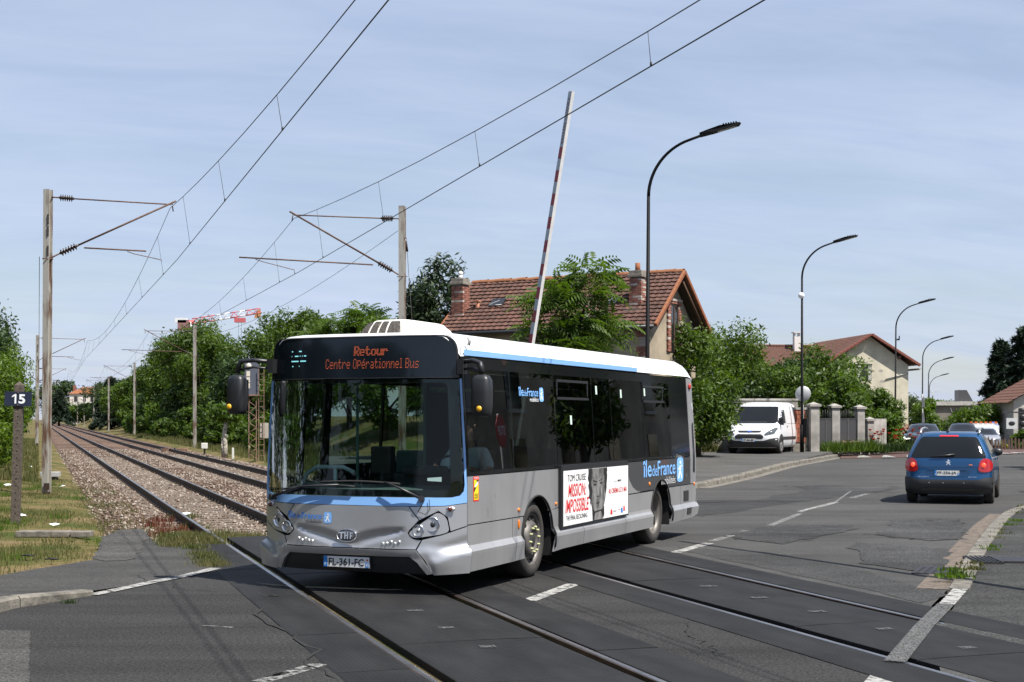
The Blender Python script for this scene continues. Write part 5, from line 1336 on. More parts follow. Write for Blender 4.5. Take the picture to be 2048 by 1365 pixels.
# ================================================================== masts, wires, posts, lamps
GALV = M('galvanised_pale', (0.42, 0.41, 0.38), 0.6, 0.1, var=0.25, vscale=3.0, vstretch=(1, 1, 0.25), col2=None)
GALVR = M('galvanised_rusty', (0.12, 0.062, 0.036), 0.75, 0.0, col2=(0.35, 0.335, 0.30), vscale=2.6, vstretch=(2.5, 2.5, 0.35), lo=0.38, hi=0.52, bump=0.15, bscale=20)
RUSTT = M('rusty_tube', (0.10, 0.055, 0.038), 0.7, var=0.35, vscale=5)
INSU = M('insulator_brown', (0.030, 0.018, 0.014), 0.3)
WIRE = M('wire_dark', (0.020, 0.019, 0.018), 0.6)
def hbeam(mb, h, w=0.17, d=0.17, t=0.014, top=0.0):
    mb.box(-w / 2, w / 2, -d / 2, -d / 2 + t, top, h); mb.box(-w / 2, w / 2, d / 2 - t, d / 2, top, h); mb.box(-t / 2, t / 2, -d / 2 + t, d / 2 - t, top, h)
def insul(mb, p0, p1, n=6):
    p0, p1 = Vector(p0), Vector(p1); d = p1 - p0; L = d.length; q = d.to_track_quat('Z', 'Y').to_matrix().to_4x4(); mt = Matrix.Translation(p0) @ q
    pr = [(0.02, 0.0), (0.03, 0.03 * L)]
    for i in range(n):
        a = L * (0.08 + 0.84 * i / n); b = L * 0.84 / n
        pr += [(0.035, a), (0.088, a + b * 0.25), (0.092, a + b * 0.4), (0.035, a + b * 0.75)]
    pr += [(0.03, L * 0.97), (0.02, L)]
    mb.lathe(pr, 12, mt)
def mast_parts(root, kind, detail=True, H=8.0):
    mb = MB(); hbeam(mb, H, top=-0.4); post = mb.build('post', GALVR, root); post.rotation_euler = (0, 0, R(-32 if kind == 'L' else 148))
    if kind == 'L':
        zt, zb, tip, reg = 7.46, 5.9, 3.12, [(0.88, 6.22), (2.42, 6.20)]; st = [(1.95, 6.17), (2.1, 6.12), (2.80, 5.99), (2.81, 5.95)]
    else:
        zt, zb, tip, reg = 7.62, 5.97, 3.2, [(0.86, 6.28), (4.65, 6.36)]; st = [(4.2, 6.32), (4.0, 6.26), (3.12, 6.06), (3.10, 5.95)]
    dz = (zt + 0.05 - zb)
    def dg(t): return (t, 0, zb + dz * t / tip)
    mb = MB(); mb.tube([(0.62, 0, zt), (tip - 0.08, 0, zt - 0.02)], 0.019, 6); mb.build('top_tube', RUSTT, root)
    mb = MB(); insul(mb, (0.26, 0, zt + 0.01), (0.64, 0, zt)); i1 = mb.build('insulator', INSU, root)
    mb = MB(); mb.tube([dg(0.72), dg(tip + 0.05)], 0.027, 6); mb.build('bracket_tube', RUSTT, root)
    mb = MB(); insul(mb, dg(0.28), dg(0.74)); mb.build('insulator', INSU, root)
    mb = MB(); mb.tube([(reg[0][0], 0, reg[0][1]), (reg[1][0], 0, reg[1][1])], 0.022, 6); mb.build('registration_arm', RUSTT, root)
    if detail:
        mb = MB(); mb.tube([(a, 0, b) for a, b in st], 0.011, 5); mb.build('steady_arm', RUSTT, root)
        mb = MB(); mb.tube([(0.08, 0, zt + 0.01), (0.28, 0, zt + 0.01)], 0.02, 6); mb.build('top_bracket', RUSTT, root)
        mb = MB(); mb.tube([(0.02, 0, zb), dg(0.30)], 0.022, 6); mb.tube([(-0.13, 0.1, zb), (0.13, 0.1, zb)], 0.012, 5); mb.tube([(-0.13, -0.1, zb), (0.13, -0.1, zb)], 0.012, 5); tag(mb.build('lower_bracket', RUSTT, root), kind='stuff')
        mb = MB(); mb.tube([(tip - 0.05, 0, zt), (tip - 0.02, 0, zt - 0.2)], 0.016, 5); mb.build('wire_clamp', INSU, root)
    return post
ML = thing('catenary_mast', 'nearest rusty white catenary mast on the left of the tracks', 'mast', group='catenary masts left of the tracks')
mast_parts(ML, 'L', H=7.66)
mb = MB()
for (z, sx_) in [(6.9, 0.03), (6.6, 0.02), (6.1, 0.03)]: mb.box(-0.02, 0.02, -0.12, -0.085, z - 0.12, z + 0.12)
tag(mb.build('climbing_iron', INSU, ML), kind='stuff')
mb = MB(); mb.box(-0.07, 0.07, -0.14, -0.09, 0.05, 0.22); mb.box(-0.09, 0.09, -0.13, -0.09, -0.06, 0.0); tag(mb.build('base_fitting', INSU, ML), kind='stuff')
MR = thing('catenary_mast', 'nearest rusty catenary mast on the right, behind the bus', 'mast', group='catenary masts right of the tracks')
mast_parts(MR, 'R')
mb = MB(); mb.tube([(-0.10, -0.05, 7.1), (-0.16, -0.05, 6.7)], 0.035, 6); mb.build('tensioner', INSU, MR)
mb = MB(); mb.tube([(-0.16, -0.05, 6.7), (-0.42, -0.1, 3.2), (-0.5, -0.1, 0.1)], 0.008, 4); mb.build('stay_wire', WIRE, MR)
rotL = math.atan2(TN.y, TN.x); rotR = rotL + math.pi
SL = [38.0, 103.5] + [103.5 + 63 * i for i in range(1, 12)]
SR = [39.9, 95.5, 160.5] + [160.5 + 60 * i for i in range(1, 12)]
for i, s in enumerate(SL):
    o = ML if i == 0 else copy_tree(ML)
    x, y, _ = tp(s, (0.19, -0.1)[i] if i < 2 else -0.25); o.location = (x, y, gz(x, y) * 0.4 + (0.0 if i == 0 else -0.05)); o.rotation_euler = (0, R(0.3), rotL)
    if i: o['label'] = '%s catenary mast from the camera, left of the tracks' % ORD[i] if i < 16 else ''
for i, s in enumerate(SR):
    o = MR if i == 0 else copy_tree(MR)
    x, y, _ = tp(s, 9.93 if i != 1 else 9.75); o.location = (x, y, -0.08); o.rotation_euler = (0, 0, rotR)
    if i: o['label'] = '%s catenary mast from the camera, right of the tracks' % ORD[i]

def overhead(label, spans, n0, zc, zm, sag):
    t = thing('overhead_line', label, 'overhead wires')
    sp = [spans[0] - 63] + spans
    pts = []
    for i, s in enumerate(sp): pts.append(Vector(tp(s, n0 + (0.18 if i % 2 else -0.18), zc)))
    mb = MB(); mb.tube(pts, 0.0085, 5); mb.build('contact_wire', WIRE, t)
    mp = []; dr = []
    for i in range(len(sp) - 1):
        a = Vector(tp(sp[i], n0, zm)); b = Vector(tp(sp[i + 1], n0, zm)); k = 18 if i < 5 else 8
        for j in range(k + (i == len(sp) - 2)):
            f = j / k; p = a.lerp(b, f); p.z = zm - sag * 4 * f * (1 - f); mp.append(p)
        if i < 4:
            nd_ = 9 if i == 0 else 8
            for j in range(nd_):
                f = (j + 0.5) / nd_; p = a.lerp(b, f); p.z = zm - sag * 4 * f * (1 - f); q = pts[i].lerp(pts[i + 1], f); dr.append((p, q))
    mb = MB(); mb.tube(mp, 0.0075, 5); mb.build('messenger_wire', WIRE, t)
    for p, q in dr:
        mb = MB(); mb.tube([p, q], 0.0042, 4); mb.build('dropper', WIRE, t)
        if (p - Vector((0, 0, 2))).length < 60:
            mb = MB(); mb.tube([q + Vector((0, 0, 0.05)), q], 0.014, 5); mb.build('dropper_clamp', WIRE, t)
overhead('contact and messenger wires with droppers above the near track', SL, 3.25, 5.95, 7.28, 1.03)
overhead('contact and messenger wires with droppers above the far track', SR, 6.80, 5.95, 7.42, 1.12)
def cable(label, pts, r=0.008, name='cable'):
    mb = MB(); P = []
    for i in range(len(pts) - 1):
        a, b = Vector(pts[i]), Vector(pts[i + 1]); sg = (b - a).length * 0.012
        for j in range(12):
            f = j / 12; p = a.lerp(b, f); p.z -= sg * 4 * f * (1 - f); P.append(p)
    P.append(Vector(pts[-1])); mb.tube(P, r, 4); return tag(mb.build(name, WIRE), label, 'cable')
cable('feeder cable strung along the right catenary masts', [tp(s, 9.8, 7.2) for s in SR[:6]])
cable('earth cable strung along the outside of the left catenary masts', [tp(s, 0.02, 5.9) for s in SL[:6]])

# ---- post with the number 15
x15, y15 = gp(31, 1037)
nb = thing('kilometre_post', 'leaning grey perforated post with a dark blue plate numbered 15', 'sign', (x15, y15, -0.03), 0)
nb.rotation_euler = (0, R(1.6), R(8))
PC = M('post_concrete', (0.08, 0.064, 0.052), 0.9, var=0.4, vscale=18, bump=0.5, bscale=50)
mb = MB(); pr = [(-0.077, -0.06), (0.077, -0.06), (0.077, 0.06), (-0.077, 0.06)]
mb.prism(pr, -0.3, 2.44); mb.add([(-0.077, -0.06, 2.44), (0.077, -0.06, 2.44), (0.077, 0.06, 2.44), (-0.077, 0.06, 2.44), (0, 0, 2.51)], [(0, 1, 4), (1, 2, 4), (2, 3, 4), (3, 0, 4)])
post = mb.build('post', PC, nb)
for i in range(16):
    mb = MB(); mb.sphere((0.0, -0.060, 0.12 + i * 0.125), 0.014, 8, 5, (1, 0.3, 1)); mb.build('hole', GAP, post)
mb = MB(); mb.box(-0.235, 0.235, -0.085, -0.068, 2.06, 2.32); pl = mb.build('number_plate', M('plate_navy', (0.012, 0.018, 0.042), 0.45, var=0.2, vscale=6), nb)
DW = M('digit_white', (0.72, 0.74, 0.76), 0.5)
lettering('plate_digits', '5', 0.01, 0.125, 2.105, 2.275, lambda a, b: (a, -0.087, b), DW, pl, 0.03)
mb = MB(); mb.add([(a, -0.087, b) for a, b in ((-0.06, 2.105), (-0.03, 2.105), (-0.03, 2.275), (-0.055, 2.275), (-0.105, 2.24), (-0.105, 2.215), (-0.06, 2.24))], [tuple(range(7))]); mb.build('plate_digits', DW, pl)
for z in (2.30, 2.075):
    mb = MB(); mb.sphere((-0.005, -0.088, z), 0.014, 8, 5); mb.build('bolt', RUSTT, pl)

# ---- raised crossing barrier
bx0, by0 = (1026 - 1024) / FPX * 29.5, 29.5
bar_ = thing('barrier', 'raised red and white level crossing barrier arm behind the bus', 'barrier', (bx0, by0, 0.0), 0)
BWHT = M('barrier_white', (0.50, 0.49, 0.48), 0.5, var=0.1, vscale=3); BGRY = M('barrier_grey', (0.26, 0.31, 0.36), 0.5); BRED = M('barrier_red', (0.20, 0.03, 0.04), 0.5)
lean = math.atan2(119 / FPX * 29.5 - bx0, 8.55 - 0.95)
mtb = Matrix.Translation((0, 0, 0.95)) @ Matrix.Rotation(lean, 4, 'Y') @ Matrix.Rotation(R(42), 4, 'Z')
mb = MB(); A_, B_ = 0.040, 0.050
mb.prism([(-A_, -B_), (A_, -B_), (A_, B_), (-A_, B_)], -0.3, 7.72, mtb); arm = mb.build('arm', BWHT, bar_)
z = 7.70; k = 0
mb = MB(); mb.add([(-A_ - 0.002, B_, 6.55), (-A_ - 0.002, -B_, 6.55), (-A_ - 0.002, -B_, 7.70), (-A_ - 0.002, B_, 7.70)], [(0, 1, 2, 3)], mtx=mtb); mb.build('grey_band', BGRY, arm)
lettering('arm_text', 'BARRIERE CASSABLE', 6.62, 7.58, -0.032, 0.032, lambda a, b: mtb @ Vector((-A_ - 0.004, b, a)), M('barrier_ink', (0.10, 0.03, 0.04), 0.6), arm)
z = 6.55
while z > 0.6:
    m2 = BRED if k % 2 == 0 else BGRY
    mb = MB(); mb.box(-A_ - 0.004, -A_ - 0.0005, -B_ - 0.001, B_ + 0.001, z - 0.243, z, mtb); mb.build('red_band' if k % 2 == 0 else 'grey_band', m2, arm)
    z -= 0.245; k += 1
mb = MB(); mb.box(-0.25, 0.25, -0.25, 0.35, 0, 1.15); mb.build('machine_cabinet', M('cabinet_grey', (0.3, 0.31, 0.31), 0.5), bar_, 0.02)
mb = MB(); mb.box(-0.12, 0.12, -0.32, -0.26, 0.6, 1.1); mb.build('counterweight', BLACKP, bar_)

b2 = thing('barrier', 'second raised crossing barrier, out of the frame on the right', 'barrier', (6.5, 13.2, 0.0), 0)  # unseen arm, added and slanted so that its shadow crosses the road
mb = MB(); mb.tube([(-0.03, 0, 0.9), (-0.3, 4.6, 8.1)], [0.075, 0.05], 8); mb.build('arm', BWHT, b2)
mb = MB(); mb.box(-0.2, 0.3, -0.4, 0.2, 0, 1.15); mb.build('machine_cabinet', M('cabinet_grey', (0.3, 0.31, 0.31), 0.5), b2, 0.02)

# ---- railway signal with ladder
sgx, sgy, _ = tp(66, 9.35)
sg = thing('railway_signal', 'railway signal on a rusty lattice mast with ladder and cable box', 'signal', (sgx, sgy, -0.15), R(10))
RUSTL = M('lattice_rust', (0.20, 0.12, 0.085), 0.8, var=0.4, vscale=3)
DKL = M('lattice_dark', (0.035, 0.028, 0.026), 0.7)
for (x, y) in [(-0.17, -0.12), (0.17, -0.12), (-0.17, 0.12), (0.17, 0.12)]:
    mb = MB(); mb.box(x - 0.02, x + 0.02, y - 0.02, y + 0.02, 0, 3.0); mb.build('mast_leg', RUSTL if y < 0 else DKL, sg)
for i in range(12):
    z0 = 0.1 + i * 0.24; sgn = 1 if i % 2 else -1
    mb = MB(); mb.tube([(-0.17 * sgn, -0.145, z0), (0.17 * sgn, -0.145, z0 + 0.24)], 0.014, 4); mb.build('lattice_bar', RUSTL, sg)
mb = MB(); mb.box(-0.30, 0.34, -0.25, 0.25, 3.0, 3.06); mb.build('platform', RUSTL, sg)
mb = MB(); mb.prism(rounded([(-0.36, 3.06), (0.30, 3.06), (0.30, 4.45), (-0.02, 4.65), (-0.36, 4.65)], 0.1), -0.06, 0.0, None, 'y'); head = mb.build('signal_board', M('signal_grey', (0.075, 0.085, 0.11), 0.5), sg)
for k, z in enumerate((3.35, 3.62, 3.9)):
    mb = MB(); mb.box(-0.28, -0.12, -0.075, -0.062, z, z + 0.24); mb.build('signal_lamp', M('lamp_pale', (0.55, 0.5, 0.42), 0.5), head)
mb = MB(); mb.lathe([(0.13, 0), (0.12, 0.03), (0.001, 0.035)], 16, Matrix.Translation((-0.18, -0.06, 4.38)) @ Matrix.Rotation(R(90), 4, 'X')); mb.build('signal_disc', MATS['lamp_pale'], head)
lad = MB(); lad.box(0.26, 0.29, -0.2, -0.17, 0, 4.3); lad.box(0.50, 0.53, -0.2, -0.17, 0, 4.3); ladd = lad.build('ladder', RUSTL, sg); tag(ladd, kind='stuff')
for i in range(16):
    mb = MB(); mb.tube([(0.275, -0.185, 0.25 + i * 0.25), (0.515, -0.185, 0.25 + i * 0.25)], 0.012, 5); mb.build('rung', RUSTL, ladd)
mb = MB(); mb.box(0.33, 0.72, -0.10, 0.12, 1.05, 1.75); mb.build('cable_box', M('box_pale', (0.34, 0.31, 0.26), 0.7, var=0.15), sg, 0.01)

# ---- small trackside things
def small(name, label, cat, px, py, z, fn_):
    x, y = gp(px, py, z); t = thing(name, label, cat, (x, y, z)); fn_(t); return t
def f_box(t):
    mb = MB(); mb.box(-0.16, 0.16, -0.12, 0.12, 0.30, 0.62); mb.build('housing', M('box_white', (0.62, 0.62, 0.58), 0.6), t, 0.03)
    mb = MB(); mb.tube([(0, 0, -0.1), (0, 0, 0.32)], 0.05, 8); mb.build('stem', BLACKP, t)
small('trackside_box', 'small white box on a black stem beside the far track', 'box', 409, 909, -0.15, f_box)
def f_mk(t):
    mb = MB(); mb.box(-0.05, 0.05, -0.04, 0.04, -0.1, 0.45); mb.build('marker', M('box_white', (0.6, 0.6, 0.6)), t, 0.01)
small('marker_post', 'short white marker post in the dry grass right of the tracks', 'post', 466, 914, -0.1, f_mk)
def f_jb(t):
    mb = MB(); mb.box(-0.28, 0.28, -0.16, 0.16, 0.06, 0.22); mb.build('lid', M('box_grey', (0.33, 0.33, 0.32), 0.7, var=0.2), t, 0.02)
    mb = MB(); mb.box(-0.2, 0.2, -0.12, 0.12, -0.05, 0.07); mb.build('base', BLACKP, t)
small('junction_box', 'low grey junction box behind the nearest left mast', 'box', 101, 958, -0.08, f_jb)
def f_sl(t):
    mb = MB(); mb.box(-0.62, 0.25, -0.14, 0.14, -0.05, 0.05); mb.build('slab', M('slab_grey', (0.15, 0.135, 0.115), 0.9, var=0.35, vscale=6, bump=0.4), t, 0.015)
    mb = MB(); mb.box(0.27, 0.58, -0.13, 0.13, -0.05, 0.045); mb.build('slab_end', MATS['slab_grey'], t, 0.015)
small('concrete_slab', 'broken concrete slab lying in the grass by the pavement', 'slab', 112, 1068, -0.075, f_sl)
def f_pd(t):
    mb = MB(); mb.prism([(-0.38, 0), (0.38, 0), (0.3, 0.16), (-0.3, 0.16)], -0.12, 0.12, None, 'y'); mb.build('casing', M('rust_box', (0.16, 0.09, 0.06), 0.8, var=0.3), t, 0.02)
    mb = MB(); mb.tube([(-0.3, 0, 0.05), (-0.5, 0, 0.18)], 0.05, 8); mb.build('lever', BLACKP, t)
for px, py, lab in ((336, 903, 'rusty track device standing between the rails of the far track'), (365, 903, 'pale track device just right of the rusty one between the far rails')):
    small('track_device', lab, 'track device', px, py, -0.17, f_pd)
LIT = M('litter_white', (0.7, 0.72, 0.74), 0.6)
def f_li(t):
    mb = MB(); r = random.Random(t.name); pts = [(0.11 * math.cos(a) * r.uniform(0.5, 1.2), 0.06 * math.sin(a) * r.uniform(0.5, 1.2), r.uniform(0.01, 0.05)) for a in [i * 0.9 for i in range(7)]]
    mb.add(pts + [(0, 0, 0.06)], [(i, (i + 1) % 7, 7) for i in range(7)]); mb.build('scrap', LIT, t)
for px, py, lab in ((42, 1034, 'white scrap of litter at the foot of the numbered post'), (126, 975, 'white litter in the grass right of the nearest left mast'), (375, 1031, 'crumpled white litter between the near rails'), (110, 1053, 'small white litter above the concrete slab'), (62, 935, 'white litter left of the nearest mast'), (15, 972, 'white litter at the left edge of the grass')):
    small('litter', lab, 'litter', px, py, -0.06, f_li)
def f_bk(t):
    mb = MB(); mb.tube([(-0.16, 0, 0.02), (-0.05, 0.05, 0.04), (0.06, -0.02, 0.03), (0.17, 0.02, 0.02)], [0.02, 0.04, 0.05, 0.02], 6); mb.build('scrap', RUBBERK, t)
for px, py, lab in ((103, 1120, 'dark shred of rubber at the edge of the grass'), (55, 1113, 'thin dark stick on the grass by the pavement'), (547, 1193, 'small dark crumb on the crossing mat beside the bus')):
    o = small('debris', lab, 'debris', px, py, 0.01, f_bk)
    k_ = 0.3 if px == 547 else 0.55; o.scale = (k_, k_, k_ * 0.6)
def f_st(t):
    mb = MB(); pts = [(0.02, 0, -0.2), (0.0, 0, 0.5), (-0.03, 0, 1.1), (0.05, 0, 1.6), (0.03, 0, 2.15)]; mb.tube(pts, [0.15, 0.13, 0.12, 0.11, 0.06], 8)
    mb.tube([(-0.12, -0.03, -0.1), (-0.14, -0.03, 0.9)], [0.07, 0.05], 6); mb.build('stump', M('birch_bark', (0.42, 0.39, 0.33), 0.8, col2=(0.08, 0.065, 0.05), vscale=6, vstretch=(1, 1, 1.5), lo=0.5, hi=0.62), t)
stumpT = small('dead_trunk', 'pale broken tree trunk topped with fresh leaves beside the far track', 'tree', 450, 912, -0.1, f_st)

# ---- street lamps
LBLK = M('lamp_black', (0.004, 0.004, 0.005), 0.6, spec=0.15)
lampT = thing('street_lamp', 'nearest tall black street lamp, behind the bus', 'street lamp', group='black street lamps along the street')
mb = MB(); mb.tube([(0, 0, 0), (0, 0, 1.0), (0, 0, 7.0)], [0.065, 0.06, 0.040], 12); mb.tube([(0, 0, 0), (0, 0, 1.1)], 0.085, 12); mb.build('pole', LBLK, lampT)
pts = [(0, 0, 7.0)]
for i in range(1, 15):
    a = R(74) * i / 14; rr_ = 1.36; pts.append((rr_ * (1 - math.cos(a)) * 1.0, 0, 7.0 + rr_ * math.sin(a)))
ex = pts[-1]; pts.append((ex[0] + 0.38, 0, ex[2] + 0.12))
mb = MB(); mb.tube(pts, [0.040 - 0.008 * i / 15 for i in range(16)], 10); mb.build('arm', LBLK, lampT)
hx, hz_ = pts[-1][0], pts[-1][2]
mb = MB(); mb.add([(hx - 0.12, -0.05, hz_ - 0.07), (hx - 0.12, 0.05, hz_ - 0.07), (hx + 0.2, 0.11, hz_ + 0.01), (hx + 0.2, -0.11, hz_ + 0.01), (hx + 0.78, 0.12, hz_ + 0.16), (hx + 0.78, -0.12, hz_ + 0.16), (hx + 0.83, 0.1, hz_ + 0.22), (hx + 0.83, -0.1, hz_ + 0.22), (hx + 0.35, 0.11, hz_ + 0.17), (hx + 0.35, -0.11, hz_ + 0.17), (hx + 0.02, 0.07, hz_ + 0.08), (hx + 0.02, -0.07, hz_ + 0.08), (hx - 0.14, 0.05, hz_ + 0.03), (hx - 0.14, -0.05, hz_ + 0.03)],
                  [(0, 1, 2, 3), (3, 2, 4, 5), (5, 4, 6, 7), (7, 6, 8, 9), (9, 8, 10, 11), (11, 10, 12, 13), (13, 12, 1, 0), (1, 12, 10, 8, 6, 4, 2), (0, 3, 5, 7, 9, 11, 13)])
for k in range(6): mb.box(hx + 0.42 + k * 0.06, hx + 0.445 + k * 0.06, -0.08, 0.08, hz_ + 0.17 + k * 0.007, hz_ + 0.215 + k * 0.007)
head = mb.build('luminaire', LBLK, lampT); tag(head, kind='stuff')
mb = MB(); mb.add([(hx + 0.3, -0.09, hz_ + 0.03), (hx + 0.3, 0.09, hz_ + 0.03), (hx + 0.74, 0.09, hz_ + 0.142), (hx + 0.74, -0.09, hz_ + 0.142)], [(0, 1, 2, 3)]); mb.build('lens', M('lens_grey', (0.2, 0.2, 0.17), 0.2), head)
lamps = [(1293, 34.2, 0.13, 'nearest tall black street lamp, behind the bus'), (1604, 57.4, 0.46, 'black street lamp with a white globe on its pole, right of the white van'), (1790, 81.7, 0.0, 'black street lamp in front of the cream house'),
         (1844, 105, -0.75, 'black street lamp just right of the cream house'), (1856, 128, -1.3, 'fifth black street lamp down the street, fourth from the white van'), (1858, 165, -1.6, 'smallest black street lamp far down the street')]
for i, (px, d, z, lab) in enumerate(lamps):
    o = lampT if i == 0 else copy_tree(lampT)
    o.location = ((px - 1024) / FPX * d, d, z); o.rotation_euler = (0, R(0.4) if i != 1 else 0, R(-18)); o['label'] = lab
    if i == 1:
        mb = MB(); mb.sphere((-0.02, -0.06, 6.3), 0.125, 14, 10); mb.build('white_globe', M('globe_white', (0.75, 0.75, 0.75), 0.4), o)
        mb = MB(); mb.box(0.06, 0.20, -0.09, 0.09, 0.6, 1.35); mb.build('meter_box', LBLK, o, 0.01)
    if i == 2:
        mb = MB(); mb.box(0.05, 0.22, -0.05, 0.05, 6.3, 6.38); mb.box(0.16, 0.22, -0.05, 0.05, 6.38, 6.55); mb.build('camera_bracket', LBLK, o)
# round traffic sign seen from behind
sx2, sy2 = (1606 - 1024) / FPX * 57.9, 57.9
ts = thing('traffic_sign', 'round grey back of a traffic sign behind the second street lamp', 'sign', (sx2, sy2, 0.46), R(-12))
mb = MB(); mb.lathe([(0.001, 0.02), (0.30, 0.02), (0.315, 0.0), (0.30, -0.02), (0.001, -0.02)], 28, Matrix.Translation((0, 0.05, 2.36)) @ Matrix.Rotation(R(90), 4, 'X')); mb.build('disc', M('sign_back', (0.36, 0.37, 0.38), 0.5, 0.3), ts)
mb = MB(); mb.tube([(0, 0.09, 0), (0, 0.09, 2.6)], 0.03, 8); mb.build('pole', GALV, ts)

# ---- tower crane far behind the trees
CD = 330.0
def cp(px, py): return Vector(((px - 1024) / FPX * CD, CD, EYE + (HY - py) / FPX * CD))
cr = thing('tower_crane', 'red and white tower crane jib above the trees on the left', 'crane')
CRED = M('crane_red', (0.46, 0.10, 0.11), 0.5); CWHT = M('crane_white', (0.68, 0.68, 0.70), 0.5)
A0, A1_ = cp(384, 649), cp(523, 626); B0, B1_ = cp(384, 638), cp(520, 617)
N_S = 9
for i in range(N_S):
    f0, f1 = i / N_S, (i + 1) / N_S; mb = MB()
    for y_ in (-0.6, 0.6):
        o = Vector((0, y_, 0)); a, b = A0.lerp(A1_, f0) + o, A0.lerp(A1_, f1) + o; c, d = B0.lerp(B1_, f0), B0.lerp(B1_, f1); m_ = c.lerp(d, 0.5)
        mb.tube([a, b], 0.10, 4); mb.tube([a, m_], 0.065, 4); mb.tube([m_, b], 0.065, 4)
    mb.tube([c, d], 0.12, 4); mb.build('jib_section', CRED if i in (0, 1, 2, 5, 7, 8) else CWHT, cr)
mb = MB(); a = cp(516, 633); mb.add([cp(508, 637), cp(521, 635), cp(521, 618), cp(513, 622)], [(0, 1, 2, 3)]); mb.add([p + Vector((0, 0.2, 0)) for p in (cp(508, 637), cp(521, 635), cp(521, 618), cp(513, 622))], [(3, 2, 1, 0)]); tag(mb.build('jib_end_panel', M('panel_orange', (0.42, 0.19, 0.08), 0.6), cr), kind='stuff')
mb = MB(); c = cp(480, 641); mb.box(c.x - 1.2, c.x + 1.2, CD - 0.8, CD + 0.8, c.z - 0.5, c.z + 0.5); mb.build('trolley', CRED, cr)
for dx in (-0.35, 0.35):
    mb = MB(); mb.tube([c + Vector((dx, 0, 0)), cp(480, 690) + Vector((dx, 0, 0))], 0.03, 4); mb.build('hoist_rope', WIRE, cr)
mb = MB(); a, b = cp(357, 648), cp(388, 644); mb.tube([a, b], 0.5, 4); mb.build('counter_jib', CRED, cr)
mb = MB(); c = cp(368, 652); mb.box(c.x - 1.3, c.x + 1.3, CD - 0.8, CD + 0.8, c.z - 1.0, c.z + 1.3); mb.build('counterweight', M('crane_dark', (0.25, 0.12, 0.13), 0.7), cr)
mb = MB(); c = cp(362, 642); mb.box(c.x - 1.2, c.x + 1.4, CD - 0.8, CD + 0.8, c.z - 0.5, c.z + 0.6); mb.build('winch_house', CWHT, cr)
mb = MB(); c = cp(390, 645)
for dx, dy in ((-0.8, -0.8), (0.8, -0.8), (-0.8, 0.8), (0.8, 0.8)): mb.tube([(c.x + dx, CD + dy, -1), (c.x + dx, CD + dy, c.z)], 0.12, 4)
for k in range(14): mb.tube([(c.x - 0.8, CD - 0.8, k * 1.7), (c.x + 0.8, CD - 0.8, k * 1.7 + 1.7)], 0.07, 4)
tag(mb.build('tower', CWHT, cr), kind='stuff')
# ================================================================== houses, walls
STUCCO = M('render_beige', (0.29, 0.24, 0.175), 0.9, var=0.22, vscale=1.2, bump=0.3, bscale=25)
STUCCO2 = M('render_cream', (0.50, 0.46, 0.36), 0.9, var=0.16, vscale=0.9, bump=0.35, bscale=14)
BRICK = M('brick_red', (0.21, 0.085, 0.06), 0.85, var=0.4, vscale=9)
BRICKP = M('brick_pale', (0.36, 0.31, 0.27), 0.85, var=0.3, vscale=9)
MORTAR = M('mortar_grey', (0.20, 0.178, 0.15), 0.95, var=0.25, vscale=8)
TERRA = M('terracotta_ridge', (0.31, 0.088, 0.036), 0.8, var=0.3, vscale=5, col2=(0.24, 0.10, 0.04))
ZINC = M('zinc_dark', (0.035, 0.035, 0.038), 0.5)
DARKG = M('window_dark', (0.012, 0.013, 0.014), 0.1, coat=0.4)
WOODW = M('frame_white', (0.55, 0.54, 0.50), 0.6)
WOODB = M('frame_brown', (0.10, 0.055, 0.035), 0.7)
def tilemat(name, c1, c2):
    if name in MATS: return MATS[name]
    m = M(name, c1, 0.85, col2=c2, vscale=2.6, bump=0.25, bscale=30, lo=0.3, hi=0.7)
    nt = m.node_tree; nd, lk = nt.nodes, nt.links; b = nd['Principled BSDF']
    src = b.inputs['Base Color'].links[0].from_socket
    oi = nd.new('ShaderNodeObjectInfo'); gi = nd.new('ShaderNodeNewGeometry'); ad = nd.new('ShaderNodeMath'); ad.operation = 'ADD'
    lk.new(oi.outputs['Random'], ad.inputs[0]); lk.new(gi.outputs['Random Per Island'], ad.inputs[1])
    fr = nd.new('ShaderNodeMath'); fr.operation = 'FRACT'; lk.new(ad.outputs[0], fr.inputs[0])
    mr = nd.new('ShaderNodeMapRange'); mr.inputs[3].default_value = 0.75; mr.inputs[4].default_value = 1.25; lk.new(fr.outputs[0], mr.inputs[0])
    sc = nd.new('ShaderNodeVectorMath'); sc.operation = 'SCALE'; lk.new(src, sc.inputs[0]); lk.new(mr.outputs[0], sc.inputs['Scale']); lk.new(sc.outputs[0], b.inputs['Base Color'])
    return m
TILE = tilemat('roof_tile_brown', (0.062, 0.031, 0.023), (0.115, 0.05, 0.034))

